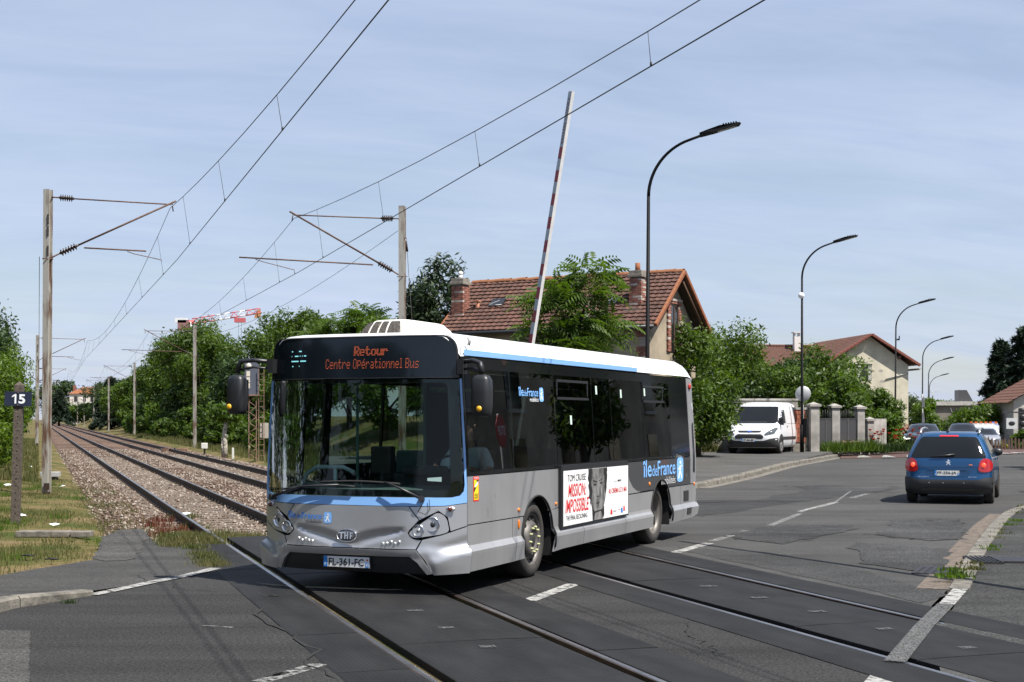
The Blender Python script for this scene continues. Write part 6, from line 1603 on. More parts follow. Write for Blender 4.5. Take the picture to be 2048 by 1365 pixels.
def chimney(parent, x, y, z0, z1, w=0.46, cap=True, seed=1):
    r = random.Random(seed)
    ch = bpy.data.objects.new('chimney', None); COL.objects.link(ch); ch.parent = parent; ch.location = (x, y, 0)
    mb = MB(); mb.box(-w / 2 + 0.015, w / 2 - 0.015, -w / 2 + 0.015, w / 2 - 0.015, z0 - 0.8, z1 - 0.02); mb.build('chimney_core', MORTAR, ch)
    bh = 0.066; n = int((z1 - z0) / (bh + 0.012)); b = 0.108
    mbk = MB(); mbk.box(-(w - b - 0.012) / 2, (w - b - 0.012) / 2, -b / 2, b / 2, 0, bh); meA = mbk.mesh('brick'); meA.materials.append(BRICK)
    meB = mbk.mesh('brick'); meB.materials.append(BRICKP)
    mh = MB(); mh.box(-0.1, 0.1, -b / 2, b / 2, 0, bh); meC = mh.mesh('brick'); meC.materials.append(BRICK); meD = mh.mesh('brick'); meD.materials.append(BRICKP)
    for i in range(n):
        z = z0 + i * (bh + 0.012)
        flip = i % 2
        for k in range(4):
            a = k * math.pi / 2
            off = (w - b) / 2
            sh = (b / 2 + 0.006) * (1 if flip else -1)
            c = Vector((math.cos(a) * off - math.sin(a) * sh, math.sin(a) * off + math.cos(a) * sh, z))
            o = link('brick', meB if r.random() < 0.28 else meA, ch); o.location = c; o.rotation_euler = (0, 0, a + math.pi / 2)
    if cap:
        mb = MB(); mb.box(-w / 2 - 0.05, w / 2 + 0.05, -w / 2 - 0.05, w / 2 + 0.05, z1, z1 + 0.10); mb.box(-w / 2 - 0.01, w / 2 + 0.01, -w / 2 - 0.01, w / 2 + 0.01, z1 + 0.10, z1 + 0.22); mb.build('chimney_cap', MORTAR, ch, 0.015)
    # skirt of mortar at the foot
    mb = MB(); mb.prism([(-w / 2 - 0.12, -w / 2 - 0.2), (w / 2 + 0.1, -w / 2 - 0.2), (w / 2 + 0.04, w / 2), (-w / 2 - 0.05, w / 2)], z0 - 0.5, z0 - 0.0); mb.build('chimney_foot', MORTAR, ch)
    return ch

# ---- house beside the crossing
HX, HY_ = 4.24, 45.0
house = thing('house', 'stone house with brown tiled roof and brick chimneys behind the bus', 'house', (HX, HY_, 0.10), math.atan2(-0.49, 0.87))
HL, HD, HE, HR = 7.3, 4.1, 4.75, 6.5
mb = MB(); mb.box(-HL, 0, 0, HD, -0.3, HE - 0.12); mb.build('wall', STUCCO, house)
mb = MB(); mb.prism([(0.0, HE - 0.12), (HD, HE - 0.12), (HD / 2, HR - 0.12)], -0.25, 0.0, None, 'x'); mb.build('gable', STUCCO, house)
mb = MB(); mb.prism([(0.0, HE - 0.12), (HD, HE - 0.12), (HD / 2, HR - 0.12)], -HL, -HL + 0.25, None, 'x'); mb.build('gable', STUCCO, house)
OV = 0.30; sl = (HR - (HE - 0.13)) / (HD / 2 + OV) ; ang = math.atan(sl)
ze = HR - sl * (HD / 2 + OV)
mb = MB()
for side_ in (0, 1):
    yA = -OV if side_ == 0 else HD + OV
    mb.add([(-HL - 0.3, yA, ze - 0.06), (0.42, yA, ze - 0.06), (0.42, HD / 2, HR - 0.06), (-HL - 0.3, HD / 2, HR - 0.06), (-HL - 0.3, yA, ze), (0.42, yA, ze), (0.42, HD / 2, HR), (-HL - 0.3, HD / 2, HR)],
           [(0, 1, 2, 3), (4, 5, 6, 7), (0, 1, 5, 4), (1, 2, 6, 5), (0, 3, 7, 4)])
roofh = mb.build('roof', M('roof_board', (0.06, 0.04, 0.03), 0.9), house)
SLL = math.hypot(HD / 2 + OV, HR - ze)
NR_, NC_ = 14, 36
tw, tl = (HL + 0.72) / NC_, SLL / NR_
pr = [(0, 0.020), (0.16, 0.040), (0.30, 0.022), (0.55, 0.012), (0.80, 0.022), (1.0, 0.020)]
vs = [(a * tw * 1.02 - tw / 2, v * (tl * 1.12), h + (0.048 if v == 0 else 0.002)) for v in (0, 1) for a, h in pr] + [(a * tw * 1.02 - tw / 2, 0, 0.002) for a, h in pr]
n6 = 6
fs = [(j, j + 1, n6 + j + 1, n6 + j) for j in range(5)] + [(12 + j, 12 + j + 1, j + 1, j) for j in range(5)]
mb = MB(); mb.add(vs, fs); tile_me = mb.mesh('roof_tile'); tile_me.materials.append(TILE)
spots = []
for c in range(NC_):
    for r_ in range(NR_): spots.append((0.42 - tw * (c + 0.5), r_))
def tmat(x, r_):
    rr_ = random.Random(int(x * 1000) * 31 + r_)
    return Matrix.Translation((x, -OV + (r_ * tl) * math.cos(ang), ze + (r_ * tl) * math.sin(ang) + 0.004)) @ Matrix.Rotation(ang, 4, 'X') @ Matrix.Rotation(rr_.uniform(-0.02, 0.02), 4, 'Z') @ Matrix.Translation((0, 0, rr_.uniform(0, 0.008)))
skyl = [(-6.05, 6), (-6.05, 7), (-1.2, 5)]
for i, (x, r_) in enumerate(spots[:300]):
    o = link('roof_tile', tile_me, roofh); o.matrix_local = tmat(x, r_)
mb = MB()
for (x, r_) in spots[300:]: mb.add(vs, fs, False, tmat(x, r_))
tag(mb.build('roof_tiles', TILE, roofh), kind='stuff')
# ridge tiles
nrt = 26
mb = MB(); L_ = (HL + 0.72) / nrt
ar = [(0.11 * math.cos(a), 0.095 * math.sin(a)) for a in [math.pi * i / 8 for i in range(9)]]
mb.grid([[(x, a * k, b * k) for a, b in ar] for x, k in ((0, 1.0), (L_ * 1.05, 1.12))]); rt_me = mb.mesh('ridge_tile'); rt_me.materials.append(TERRA)
for i in range(nrt):
    o = link('ridge_tile', rt_me, roofh); o.location = (-HL - 0.3 + i * L_, HD / 2, HR + random.uniform(-0.005, 0.02))
# verge tiles of both gable edges
mb = MB(); nv_ = 12; lv = SLL / nv_
mb.box(-0.045, 0.045, 0, lv * 1.06, -0.07, 0.05); vt_me = mb.mesh('verge_tile', 0.015); vt_me.materials.append(TERRA)
for gx in (0.45, -HL - 0.33):
    for i in range(nv_):
        for sd in (0, 1):
            d = i * lv
            o = link('verge_tile', vt_me, roofh)
            if sd == 0: o.matrix_local = Matrix.Translation((gx, -OV + d * math.cos(ang), ze + d * math.sin(ang) + 0.02)) @ Matrix.Rotation(ang, 4, 'X')
            else: o.matrix_local = Matrix.Translation((gx, HD + OV - d * math.cos(ang), ze + d * math.sin(ang) + 0.02)) @ Matrix.Rotation(math.pi, 4, 'Z') @ Matrix.Rotation(ang, 4, 'X')
mb = MB(); mb.tube([(-HL - 0.3, -OV - 0.05, ze - 0.05), (0.42, -OV - 0.05, ze - 0.03)], 0.06, 8); mb.build('gutter', ZINC, roofh)
for gx in (0.38,):
    for sd in (0, 1):
        mb = MB(); a = (gx - 0.1, -OV if sd == 0 else HD + OV, ze - 0.09); b = (gx - 0.1, HD / 2, HR - 0.09); mb.tube([a, b], 0.05, 4); mb.build('rafter', WOODB, roofh)
chimney(house, -HL + 0.05, 0.62, 5.0, 6.3, 0.46, True, 3)
ch2 = chimney(house, -0.62, 0.72, 5.2, 6.25, 0.42, True, 5)
mb = MB(); mb.tube([(-HL + 0.05, 0.62, 6.5), (-HL + 0.05, 0.62, 6.66)], 0.07, 10); mb.sphere((-HL + 0.05, 0.62, 6.7), 0.09, 10, 6); mb.build('chimney_cowl', M('cowl_white', (0.62, 0.62, 0.62), 0.5), house)
mb = MB(); mb.tube([(-0.62, 0.72, 6.4), (-0.62, 0.72, 6.72)], [0.09, 0.08], 10); mb.build('chimney_pot', TERRA, house)
mb = MB(); yv = 0.75; zv = ze + sl * (yv + OV); mb.tube([(-6.65, yv, zv - 0.1), (-6.65, yv, zv + 0.28)], 0.07, 10); mb.box(-6.75, -6.55, yv - 0.10, yv + 0.1, zv + 0.26, zv + 0.3); mb.build('vent_pipe', M('vent_pink', (0.45, 0.2, 0.12), 0.8), roofh)
def roofpt(x, d, up=0.0): return Vector((x, -OV + d * math.cos(ang) - up * math.sin(ang), ze + d * math.sin(ang) + up * math.cos(ang)))
for (x0, d0, w_, l_) in [(-6.2, 1.40, 0.52, 0.40), (-1.75, 1.22, 0.42, 0.36), (-4.1, 1.2, 0.4, 0.34)]:
    mb = MB(); P = [roofpt(x0, d0, 0.03), roofpt(x0 + w_, d0, 0.03), roofpt(x0 + w_, d0 + l_, 0.03), roofpt(x0, d0 + l_, 0.03)]; Q = [roofpt(x0, d0, 0.10), roofpt(x0 + w_, d0, 0.10), roofpt(x0 + w_, d0 + l_, 0.10), roofpt(x0, d0 + l_, 0.10)]
    mb.add(P + Q, [(4, 5, 6, 7), (0, 1, 5, 4), (1, 2, 6, 5), (2, 3, 7, 6), (3, 0, 4, 7)]); sky_ = mb.build('skylight', DARKG, roofh)
    mb = MB(); O = [roofpt(x0 + 0.04, d0 + 0.03, 0.12), roofpt(x0 + w_ - 0.04, d0 + 0.03, 0.26), roofpt(x0 + w_ - 0.04, d0 + 0.07, 0.26), roofpt(x0 + 0.04, d0 + 0.07, 0.12)]; mb.add(O, [(0, 1, 2, 3)])
    mb.tube([roofpt(x0, d0, 0.10), roofpt(x0 + w_, d0, 0.10)], 0.02, 4); mb.build('skylight_frame', M('zinc_pale', (0.35, 0.35, 0.33), 0.5), sky_)
# gable window with brick surround
mb = MB(); mb.box(0.002, 0.03, 1.85, 2.5, 3.9, 5.4); wn_ = mb.build('window', DARKG, house)
mb = MB(); mb.box(0.03, 0.05, 2.15, 2.2, 3.9, 5.4); mb.box(0.03, 0.05, 1.85, 1.9, 3.9, 5.4); mb.box(0.03, 0.05, 2.45, 2.5, 3.9, 5.4); tag(mb.build('frame', WOODB, wn_), kind='stuff')
mbk = MB(); mbk.box(0, 0.06, 0, 0.24, 0, 0.085); qb = mbk.mesh('brick'); qb.materials.append(BRICK); qp = mbk.mesh('brick'); qp.materials.append(BRICKP)
for i in range(17):
    for yb in (1.60, 2.51):
        o = link('brick', qb if random.random() < 0.6 else qp, wn_); o.location = (0.0, yb + (0.04 if i % 2 and yb < 2 else 0), 3.9 + i * 0.095)
for i in range(4):
    o = link('brick', qb, wn_); o.location = (0.0, 1.68 + i * 0.25, 5.48)
mb = MB(); mb.box(0.0, 0.08, 1.55, 2.8, 5.57, 5.64); mb.build('lintel', BRICKP, wn_)
# quoins at the near corner
qu = bpy.data.objects.new('quoin', None); COL.objects.link(qu); qu.parent = house
mbk = MB(); mbk.box(-0.34, 0.02, -0.02, 0.02, 0, 0.085); q1 = mbk.mesh('brick'); q1.materials.append(BRICK); q1p = mbk.mesh('brick'); q1p.materials.append(BRICKP)
mbk = MB(); mbk.box(-0.22, 0.02, -0.022, 0.02, 0, 0.085); q2 = mbk.mesh('brick'); q2.materials.append(BRICKP); q2r = mbk.mesh('brick'); q2r.materials.append(BRICK)
for i in range(30):
    blk = (i // 3) % 2
    o = link('brick', (q1 if blk else q2), qu); o.location = (0.0, 0.0, 1.6 + i * 0.1)

# ---- cream house further down the street
h2 = thing('house', 'cream gabled house with a red tiled roof beyond the hedge', 'house', (27.6, 110, -0.6), R(6))
GW, GE, GR_ = 3.55, 6.85, 8.95
mb = MB(); mb.box(-GW + 0.3, GW - 0.45, 0, 13, -1.5, GE - 0.3); mb.build('wall', STUCCO2, h2)
mb = MB(); mb.prism([(-GW + 0.3, GE - 0.3), (GW - 0.45, GE - 0.3), (0.0, GR_ - 0.15)], 0, 0.3, None, 'y'); mb.build('gable', STUCCO2, h2)
TILE2 = tilemat('roof_tile_red', (0.105, 0.047, 0.034), (0.155, 0.074, 0.053))
def pantiles(name, x0, x1, y0, z0, y1, z1, parent, mat, wave=0.22, rows=16, swap=False):
    """corrugated tile slope: courses stepped, rolls along the slope"""
    mb = MB(); n = int((x1 - x0) / (wave / 4)); R2 = []
    for r_ in range(rows):
        for e in (0.0, 0.999):
            f = (r_ + e) / rows; row = []
            for i in range(n + 1):
                x = x0 + (x1 - x0) * i / n; h = 0.035 * math.cos(2 * math.pi * x / wave) + (0.045 if e == 0 else 0.0)
                row.append((x, y0 + (y1 - y0) * f, z0 + (z1 - z0) * f + h) if not swap else (y0 + (y1 - y0) * f, x, z0 + (z1 - z0) * f + h))
            R2.append(row)
    mb.grid(R2, smooth=False); return mb.build(name, mat, parent)
rf2 = pantiles('roof', -0.35, 13.2, -GW - 0.3, GE - 0.25, 0, GR_, h2, TILE2, 0.25, 16, True)
pantiles('roof_slope', -0.35, 13.2, GW + 0.35, GE - 0.35, 0, GR_, rf2, TILE2, 0.25, 16, True)
pantiles('wing_roof', -9.2, -0.8, 2.0, 5.6, 7.6, 8.35, rf2, TILE2, 0.25, 22)
mb = MB(); mb.box(-9.0, -3.4, 2.6, 12.0, -1.5, 5.9); mb.build('wing_wall', STUCCO2, h2)
mb = MB(); mb.grid([[(-9.2, 7.6, 8.35), (-0.8, 7.6, 8.35)], [(-9.2, 12.4, 5.8), (-0.8, 12.4, 5.8)]]); mb.build('wing_roof_back', TILE2, rf2)
mbv = MB(); mbv.box(-0.15, 0.15, 0, 0.34, -0.13, 0.07); v2 = mbv.mesh('verge_tile', 0.03); v2.materials.append(M('verge_dark_red', (0.16, 0.05, 0.035), 0.8, var=0.3))
for sd in (-1, 1):
    L2 = math.hypot(GW + 0.35, GR_ - GE + 0.3); a2 = math.atan2(GR_ - GE + 0.3, GW + 0.35)
    for i in range(int(L2 / 0.32)):
        o = link('verge_tile', v2, rf2); d = i * 0.32
        o.matrix_local = Matrix.Translation((sd * (GW + 0.35 - d * math.cos(a2)), -0.40, GE - 0.3 + d * math.sin(a2))) @ Matrix.Rotation(R(90) * sd, 4, 'Z') @ Matrix.Rotation(a2, 4, 'X')
mb = MB(); mb.tube([(-0.9, 7.6, 8.42), (-9.2, 7.6, 8.42)], 0.10, 6); mb.build('ridge', TILE2, rf2)
mb = MB(); mb.box(-3.9, -3.4, 6.6, 7.1, 7.8, 9.1); chm = mb.build('chimney', M('chimney_white', (0.62, 0.58, 0.55), 0.8), h2)
mb = MB(); mb.box(-4.0, -3.3, 6.5, 7.2, 9.4, 9.48)
for dx in (0.02, 0.4):
    for dy in (0.02, 0.4): mb.box(-3.92 + dx, -3.84 + dx, 6.6 + dy, 6.68 + dy, 9.1, 9.4)
tag(mb.build('chimney_cap', M('chimney_white', (0.6, 0.6, 0.6)), chm), kind='stuff')
mb = MB(); mb.box(-1.1, 0.15, -0.02, 0.05, 5.35, 6.55); w2 = mb.build('window', DARKG, h2)
mb = MB(); mb.box(-1.05, -0.7, -0.035, -0.022, 5.38, 6.5); mb.build('curtain', M('curtain_pale', (0.38, 0.37, 0.35), 0.8), w2)
mb = MB(); mb.box(-0.1, 0.12, -0.035, -0.022, 5.38, 6.5); mb.build('curtain', MATS['curtain_pale'], w2)
mb = MB(); mb.box(-1.15, 0.2, -0.05, 0.0, 6.55, 6.63); mb.build('window_head', ZINC, w2)
for yy in (1.2, 2.6):
    mb = MB(); mb.box(GW - 0.46, GW - 0.40, yy, yy + 0.7, 2.9, 5.4); mb.build('window', DARKG, h2)
    mb = MB(); mb.box(GW - 0.46, GW - 0.40, yy, yy + 0.7, -0.4, 1.6); mb.build('window', DARKG, h2)
mb = MB(); mb.box(GW - 0.75, GW - 0.43, -0.02, 0.6, -1.4, 2.0); mb.build('brick_base', M('brick_salmon', (0.30, 0.19, 0.14), 0.9, var=0.4, vscale=5), h2)
mb = MB(); mb.tube([(GW - 0.5, -0.06, 5.95), (GW - 2.3, -0.06, 5.45)], 0.04, 6); mb.tube([(GW + 0.35, -0.4, 6.25), (GW + 0.35, 13, 6.25)], 0.09, 8); tag(mb.build('gutter', M('zinc_pale', (0.35, 0.35, 0.33)), rf2), kind='stuff')
for px_ in (-2.1, 2.2):
    mb = MB(); mb.box(px_, px_ + 0.16, -0.4, 0.05, 7.05, 7.25); mb.build('rafter_end', WOODB, rf2)
for (xx, zz) in [(-0.3, 6.65), (0.9, 6.1), (1.0, 5.3), (-0.9, 6.2)]:
    mb = MB(); mb.prism(jag([(xx - 0.18, zz - 0.1), (xx + 0.2, zz - 0.06), (xx + 0.12, zz + 0.1), (xx - 0.12, zz + 0.1)], 0.04, 0.1), -0.006, 0.0, None, 'y'); mb.build('render_patch', M('render_grey', (0.30, 0.29, 0.26), 0.9), h2)
# television aerial
def aerial(label, px, py0, py1, d, yaw=0.3):
    x = (px - 1024) / FPX * d; z0 = EYE + (HY - py0) / FPX * d; z1 = EYE + (HY - py1) / FPX * d
    t = thing('aerial', label, 'aerial', (x, d, z0), yaw)
    mb = MB(); mb.tube([(0, 0, -0.3), (0, 0, z1 - z0)], 0.03, 5); mb.build('mast', GALV, t)
    mb = MB(); mb.tube([(-0.3, 0, z1 - z0 - 0.1), (0.75, 0, z1 - z0 - 0.05)], 0.02, 4); mb.build('boom', GALV, t)
    for k in range(7):
        mb = MB(); mb.tube([(-0.2 + k * 0.14, -0.3, z1 - z0 - 0.09 + 0.006 * k), (-0.2 + k * 0.14, 0.3, z1 - z0 - 0.09 + 0.006 * k)], 0.013, 4); mb.build('element', GALV, t)
aerial('television aerial left of the red tiled roof', 1516, 684, 656, 108)
aerial('television aerial on the flat roofed building', 1865, 810, 783, 150)

# ---- flat roofed building and shop at the far right
FB = thing('flat_roofed_building', 'low grey flat roofed building at the end of the street', 'building', (50.0, 160, -1.6), R(-4))
GREYR = M('render_grey_brown', (0.17, 0.15, 0.125), 0.9, var=0.25, vscale=0.5)
mb = MB(); mb.box(-3, 13, 0, 10, -0.5, 4.9); mb.build('wall', GREYR, FB)
mb = MB(); mb.box(-3.3, 13.3, -0.3, 10.3, 4.9, 5.35); mb.build('parapet', M('parapet_pale', (0.40, 0.38, 0.35), 0.8, var=0.2), FB)
for (x0, w_, h_) in [(0.4, 1.6, 1.3), (8.0, 2.0, 1.4)]:
    mb = MB(); mb.prism([(x0, 5.35), (x0 + w_, 5.35), (x0 + w_ * 0.55, 5.35 + h_), (x0, 5.35 + h_)], 1.0, 3.0, None, 'y'); mb.build('roof_light', M('rooflight_dark', (0.06, 0.06, 0.065), 0.4), FB)
mb = MB(); mb.box(6.0, 7.2, 1, 2, 5.35, 6.6); mb.build('roof_box', M('parapet_pale', (0.4, 0.4, 0.4)), FB)
for x in (0.2, 2.6, 5.0):
    mb = MB(); mb.box(x, x + 1.0, -0.03, 0.03, 0.6, 2.6); mb.build('window', DARKG, FB)
mb = MB(); mb.tube([(0.6, -0.6, -0.5), (-0.9, -0.6, 4.6)], 0.08, 6); mb.build('leaning_post', ZINC, FB)
SH = thing('shop', 'shop with pale walls, brick corner and white sign at the right edge', 'shop', (35.2, 100, -1.35), R(-4))
mb = MB(); mb.box(0, 9, 0, 7, -0.5, 4.45); mb.build('wall', M('shop_wall', (0.42, 0.40, 0.36), 0.9, var=0.15, vscale=0.7), SH)
mb = MB(); mb.prism([(0, 4.45), (9, 4.45), (4.5, 6.9)], 0.02, 7, None, 'y'); mb.build('gable', MATS['shop_wall'], SH)
pantiles('roof', -0.4, 7.3, -0.6, 4.25, 4.5, 7.05, SH, TILE2, 0.25, 12, True)
pantiles('roof_slope', -0.4, 7.3, 9.6, 4.25, 4.5, 7.05, SH, TILE2, 0.25, 12, True)
mbk = MB(); mbk.box(0, 0.5, -0.03, 0, 0, 0.2); qs1 = mbk.mesh('brick'); qs1.materials.append(M('brick_salmon', (0.3, 0.2, 0.15)))
for i in range(9):
    o = link('brick', qs1, SH); o.location = (2.1 + (0.12 if i % 2 else 0), 0.0, 0.3 + i * 0.44)
for x in (0.35, 1.25):
    mb = MB(); mb.box(x, x + 0.55, -0.03, 0.02, 2.15, 3.9); sw = mb.build('window', DARKG, SH)
    for k in range(4):
        mb = MB(); mb.sphere((x + 0.27, -0.05, 2.35 + k * 0.45), 0.2, 8, 6, (1, 0.2, 0.9)); mb.build('shutter_ornament', BLACKP, sw)
mb = MB(); mb.box(-0.9, 1.9, -1.0, 0.0, 1.55, 2.05); aw = mb.build('awning', M('awning_dark', (0.02, 0.022, 0.03), 0.6), SH)
mb = MB(); mb.sphere((1.75, -1.0, 1.8), 0.32, 12, 8, (0.7, 0.2, 1)); mb.build('awning_sign', M('sign_blue', (0.02, 0.10, 0.42), 0.4), aw)
mb = MB(); mb.box(-1.0, 0.9, -0.9, -0.85, 3.55, 3.65); mb.build('sign_bracket', ZINC, SH)
mb = MB(); mb.box(-0.75, -0.02, -0.95, -0.85, 2.45, 3.2); hs2 = mb.build('hanging_sign', M('sign_white', (0.5, 0.5, 0.5), 0.5), SH)
mb = MB(); mb.sphere((-0.38, -0.96, 2.83), 0.22, 14, 8, (1, 0.1, 0.7)); mb.build('sign_emblem', BLACKP, hs2)
mb = MB(); mb.box(2.75, 3.9, -0.06, -0.01, 1.75, 3.6); ps = mb.build('wall_sign', M('sign_white2', (0.7, 0.7, 0.7), 0.5), SH)
for k, s_ in enumerate(('BAR', 'CAFÉ')): lettering('sign_text', s_, 2.9, 3.75, 3.05 - k * 0.6, 3.4 - k * 0.6, lambda a, b: (a, -0.065, b), INK, ps, 0.02)
mb = MB(); mb.box(0.1, 1.9, -0.03, 0.02, -0.5, 1.3); mb.build('shop_window', DARKG, SH)
# picket fence
pf = thing('picket_fence', 'low dark picket fence in front of the shop', 'fence', (27.2, 82.5, -0.2), R(-6))
mbk = MB(); mbk.prism([(-0.05, 0), (0.05, 0), (0.05, 0.85), (0, 0.95), (-0.05, 0.85)], -0.012, 0.012, None, 'y'); pk = mbk.mesh('picket'); pk.materials.append(WOODB)
for i in range(46):
    o = link('picket', pk, pf); o.location = (i * 0.19, 0, 0); o.scale = (1, 1, random.uniform(0.8, 1.05)); o.rotation_euler = (0, random.uniform(-0.05, 0.05), 0)
mb = MB(); mb.box(-0.1, 8.7, 0.015, 0.05, 0.25, 0.32); mb.build('rail', WOODB, pf)

# ---- garden walls, pillars and gates right of the van
CW = M('wall_concrete', (0.17, 0.16, 0.145), 0.95, var=0.35, vscale=1.3, bump=0.5, bscale=12)
CP = M('pillar_concrete', (0.27, 0.255, 0.235), 0.92, var=0.3, vscale=2.0, bump=0.4, bscale=18)
gw = thing('garden_wall', 'grey rough concrete garden wall behind the white van', 'wall', (0, 0, 0))
A_w, B_w = Vector((6.6, 57.9, 0)), Vector((11.75, 58.6, 0)); d = B_w - A_w; L_ = d.length; aw_ = math.atan2(d.y, d.x)
mb = MB(); mb.box(0, L_, 0, 0.25, 0.3, 2.55, Matrix.Translation(A_w) @ Matrix.Rotation(aw_, 4, 'Z')); mb.build('wall_body', CW, gw)
mb = MB(); mb.box(-0.02, L_ + 0.02, -0.03, 0.28, 2.55, 2.63, Matrix.Translation(A_w) @ Matrix.Rotation(aw_, 4, 'Z')); mb.build('coping', CP, gw)
bp_ = thing('brick_panel', 'panel of red hollow bricks between the van and the first gate pillar', 'wall', (11.45, 58.3, 0.42), R(5))
mb = MB(); mb.box(-0.05, 0.62, 0, 0.2, 0.0, 1.75); mb.build('mortar', MORTAR, bp_)
mbk = MB(); mbk.box(0, 0.27, -0.03, 0.0, 0, 0.17); hb = mbk.mesh('brick', 0.01); hb.materials.append(M('brick_hollow', (0.28, 0.085, 0.045), 0.8, var=0.3))
for i in range(7):
    for k in range(2):
        o = link('brick', hb, bp_); o.location = (0.0 + k * 0.29 + (0.05 if i % 2 else 0), 0, 0.42 + i * 0.19)
mb = MB(); mb.box(-0.1, 0.68, -0.05, 0.25, 1.75, 1.85); mb.build('coping', CP, bp_)
def pillar(x, y, h, w, label):
    t = thing('gate_pillar', label, 'pillar', (x, y, 0.40), R(12), 'concrete gate pillars')
    mb = MB(); mb.box(-w / 2, w / 2, -w / 2, w / 2, -0.2, h); mb.build('shaft', CP, t, 0.015)
    mb = MB(); c = w / 2 + 0.06; mb.box(-c, c, -c, c, h, h + 0.09); mb.add([(-c + .03, -c + .03, h + 0.09), (c - .03, -c + .03, h + 0.09), (c - .03, c - .03, h + 0.09), (-c + .03, c - .03, h + 0.09), (0, 0, h + 0.19)], [(0, 1, 4), (1, 2, 4), (2, 3, 4), (3, 0, 4)]); mb.build('cap', CP, t)
    return t
pillar(12.35, 58.4, 1.90, 0.38, 'concrete gate pillar just behind the second street lamp')
pillar(13.55, 59.9, 1.86, 0.36, 'concrete gate pillar between the narrow gate and the wide gate')
pillar(14.95, 61.3, 1.82, 0.34, 'concrete gate pillar right of the wide dark gate')
pillar(15.55, 62.0, 1.30, 0.30, 'short concrete pillar at the right end of the gates')
GM = M('gate_metal', (0.035, 0.034, 0.036), 0.6)
def gate(label, x0, y0, x1, y1, zb, zm, bars):
    a, b = Vector((x0, y0, 0)), Vector((x1, y1, 0)); d = b - a; L_ = d.length
    t = thing('gate', label, 'gate', (x0, y0, 0.42), math.atan2(d.y, d.x))
    mb = MB(); mb.box(0, L_, -0.015, 0.015, zb, zm); mb.build('panel', GM, t)
    mb = MB(); mb.box(0, L_, -0.03, 0.03, zm, zm + 0.05); mb.build('rail', GM, t)
    for i in range(bars):
        f = (i + 0.5) / bars; h = 0.28 + 0.14 * math.sin(math.pi * f)
        mb = MB(); mb.tube([(f * L_, 0, zm), (f * L_, 0, zm + h)], [0.016, 0.008], 5); mb.build('bar', GM, t)
    mb = MB(); mb.box(L_ / 2 - 0.02, L_ / 2 + 0.02, -0.035, 0.035, zb, zm + 0.05); mb.build('stile', M('gate_edge', (0.09, 0.09, 0.09), 0.6), t)
    return t
gate('narrow dark metal gate between two concrete pillars', 12.65, 58.7, 13.35, 59.6, 0.05, 1.35, 5)
gate('wide dark metal gate with spiked bars on top', 13.8, 60.1, 14.7, 61.0, 0.45, 1.35, 10)
lw = thing('low_wall', 'low stone wall with brick coping below the wide gate', 'wall', (13.8, 60.0, 0.4), math.atan2(0.9, 0.9))
mb = MB(); mb.box(0, 1.3, -0.12, 0.12, -0.1, 0.38); mb.build('wall_body', CP, lw)
mbk = MB(); mbk.box(0, 0.2, -0.16, 0.14, 0.38, 0.45); cb_ = mbk.mesh('brick'); cb_.materials.append(M('brick_salmon', (0.3, 0.2, 0.15)))
for i in range(6):
    o = link('brick', cb_, lw); o.location = (i * 0.215, 0, 0)
w3 = thing('garden_wall', 'grey concrete wall panel right of the gates by the poppies', 'wall', (15.75, 62.2, 0.35), math.atan2(1.8, 1.3))
mb = MB(); mb.box(0, 1.6, 0, 0.15, -0.1, 1.45); mb.build('wall_body', CP, w3)
# far pink shed and white villa along the line
sh = thing('shed', 'small pink gabled shed among the shrubs beside the line', 'shed', (*tp(172, 14.2)[:2], 0.3), R(20))
mb = MB(); mb.prism([(-1.0, 0), (1.0, 0), (1.0, 2.0), (-0.1, 2.5), (-1.0, 2.1)], 0, 2.0, None, 'y'); mb.build('wall', M('pink_render', (0.52, 0.27, 0.22), 0.9), sh)
mb = MB(); mb.add([(-1.1, -0.1, 2.08), (-1.1, 2.1, 2.08), (-0.1, 2.1, 2.56), (-0.1, -0.1, 2.56), (1.1, 2.1, 1.98), (1.1, -0.1, 1.98)], [(0, 1, 2, 3), (3, 2, 4, 5)]); mb.build('roof', TILE2, sh)
vx, vd = (166 - 1024) / FPX * 480, 480
vl = thing('villa', 'distant white villa with orange roof beyond the tracks', 'house', (vx, vd, 0), 0)
mb = MB(); mb.box(-4.5, 5, 0, 10, 0, 10.2); mb.build('wall', M('villa_white', (0.62, 0.58, 0.52), 0.8, var=0.2, vscale=0.4), vl)
mb = MB(); mb.add([(-5, -0.4, 10.2), (5.5, -0.4, 10.2), (5.5, 10.4, 10.2), (-5, 10.4, 10.2), (-1.6, 5, 12.6), (2, 5, 12.6)], [(0, 1, 5, 4), (1, 2, 5), (2, 3, 4, 5), (3, 0, 4)]); mb.build('roof', TERRA, vl)
for x in (-4.2, 4.4):
    mb = MB(); mb.box(x - 0.4, x + 0.4, 4, 5, 10.2, 13.2); mb.build('chimney', BRICK, vl)
for x in (-2.5, 0.5, 3.0):
    mb = MB(); mb.box(x - 0.5, x + 0.5, -0.05, 0.02, 7.6, 9.4); mb.build('window', DARKG, vl)

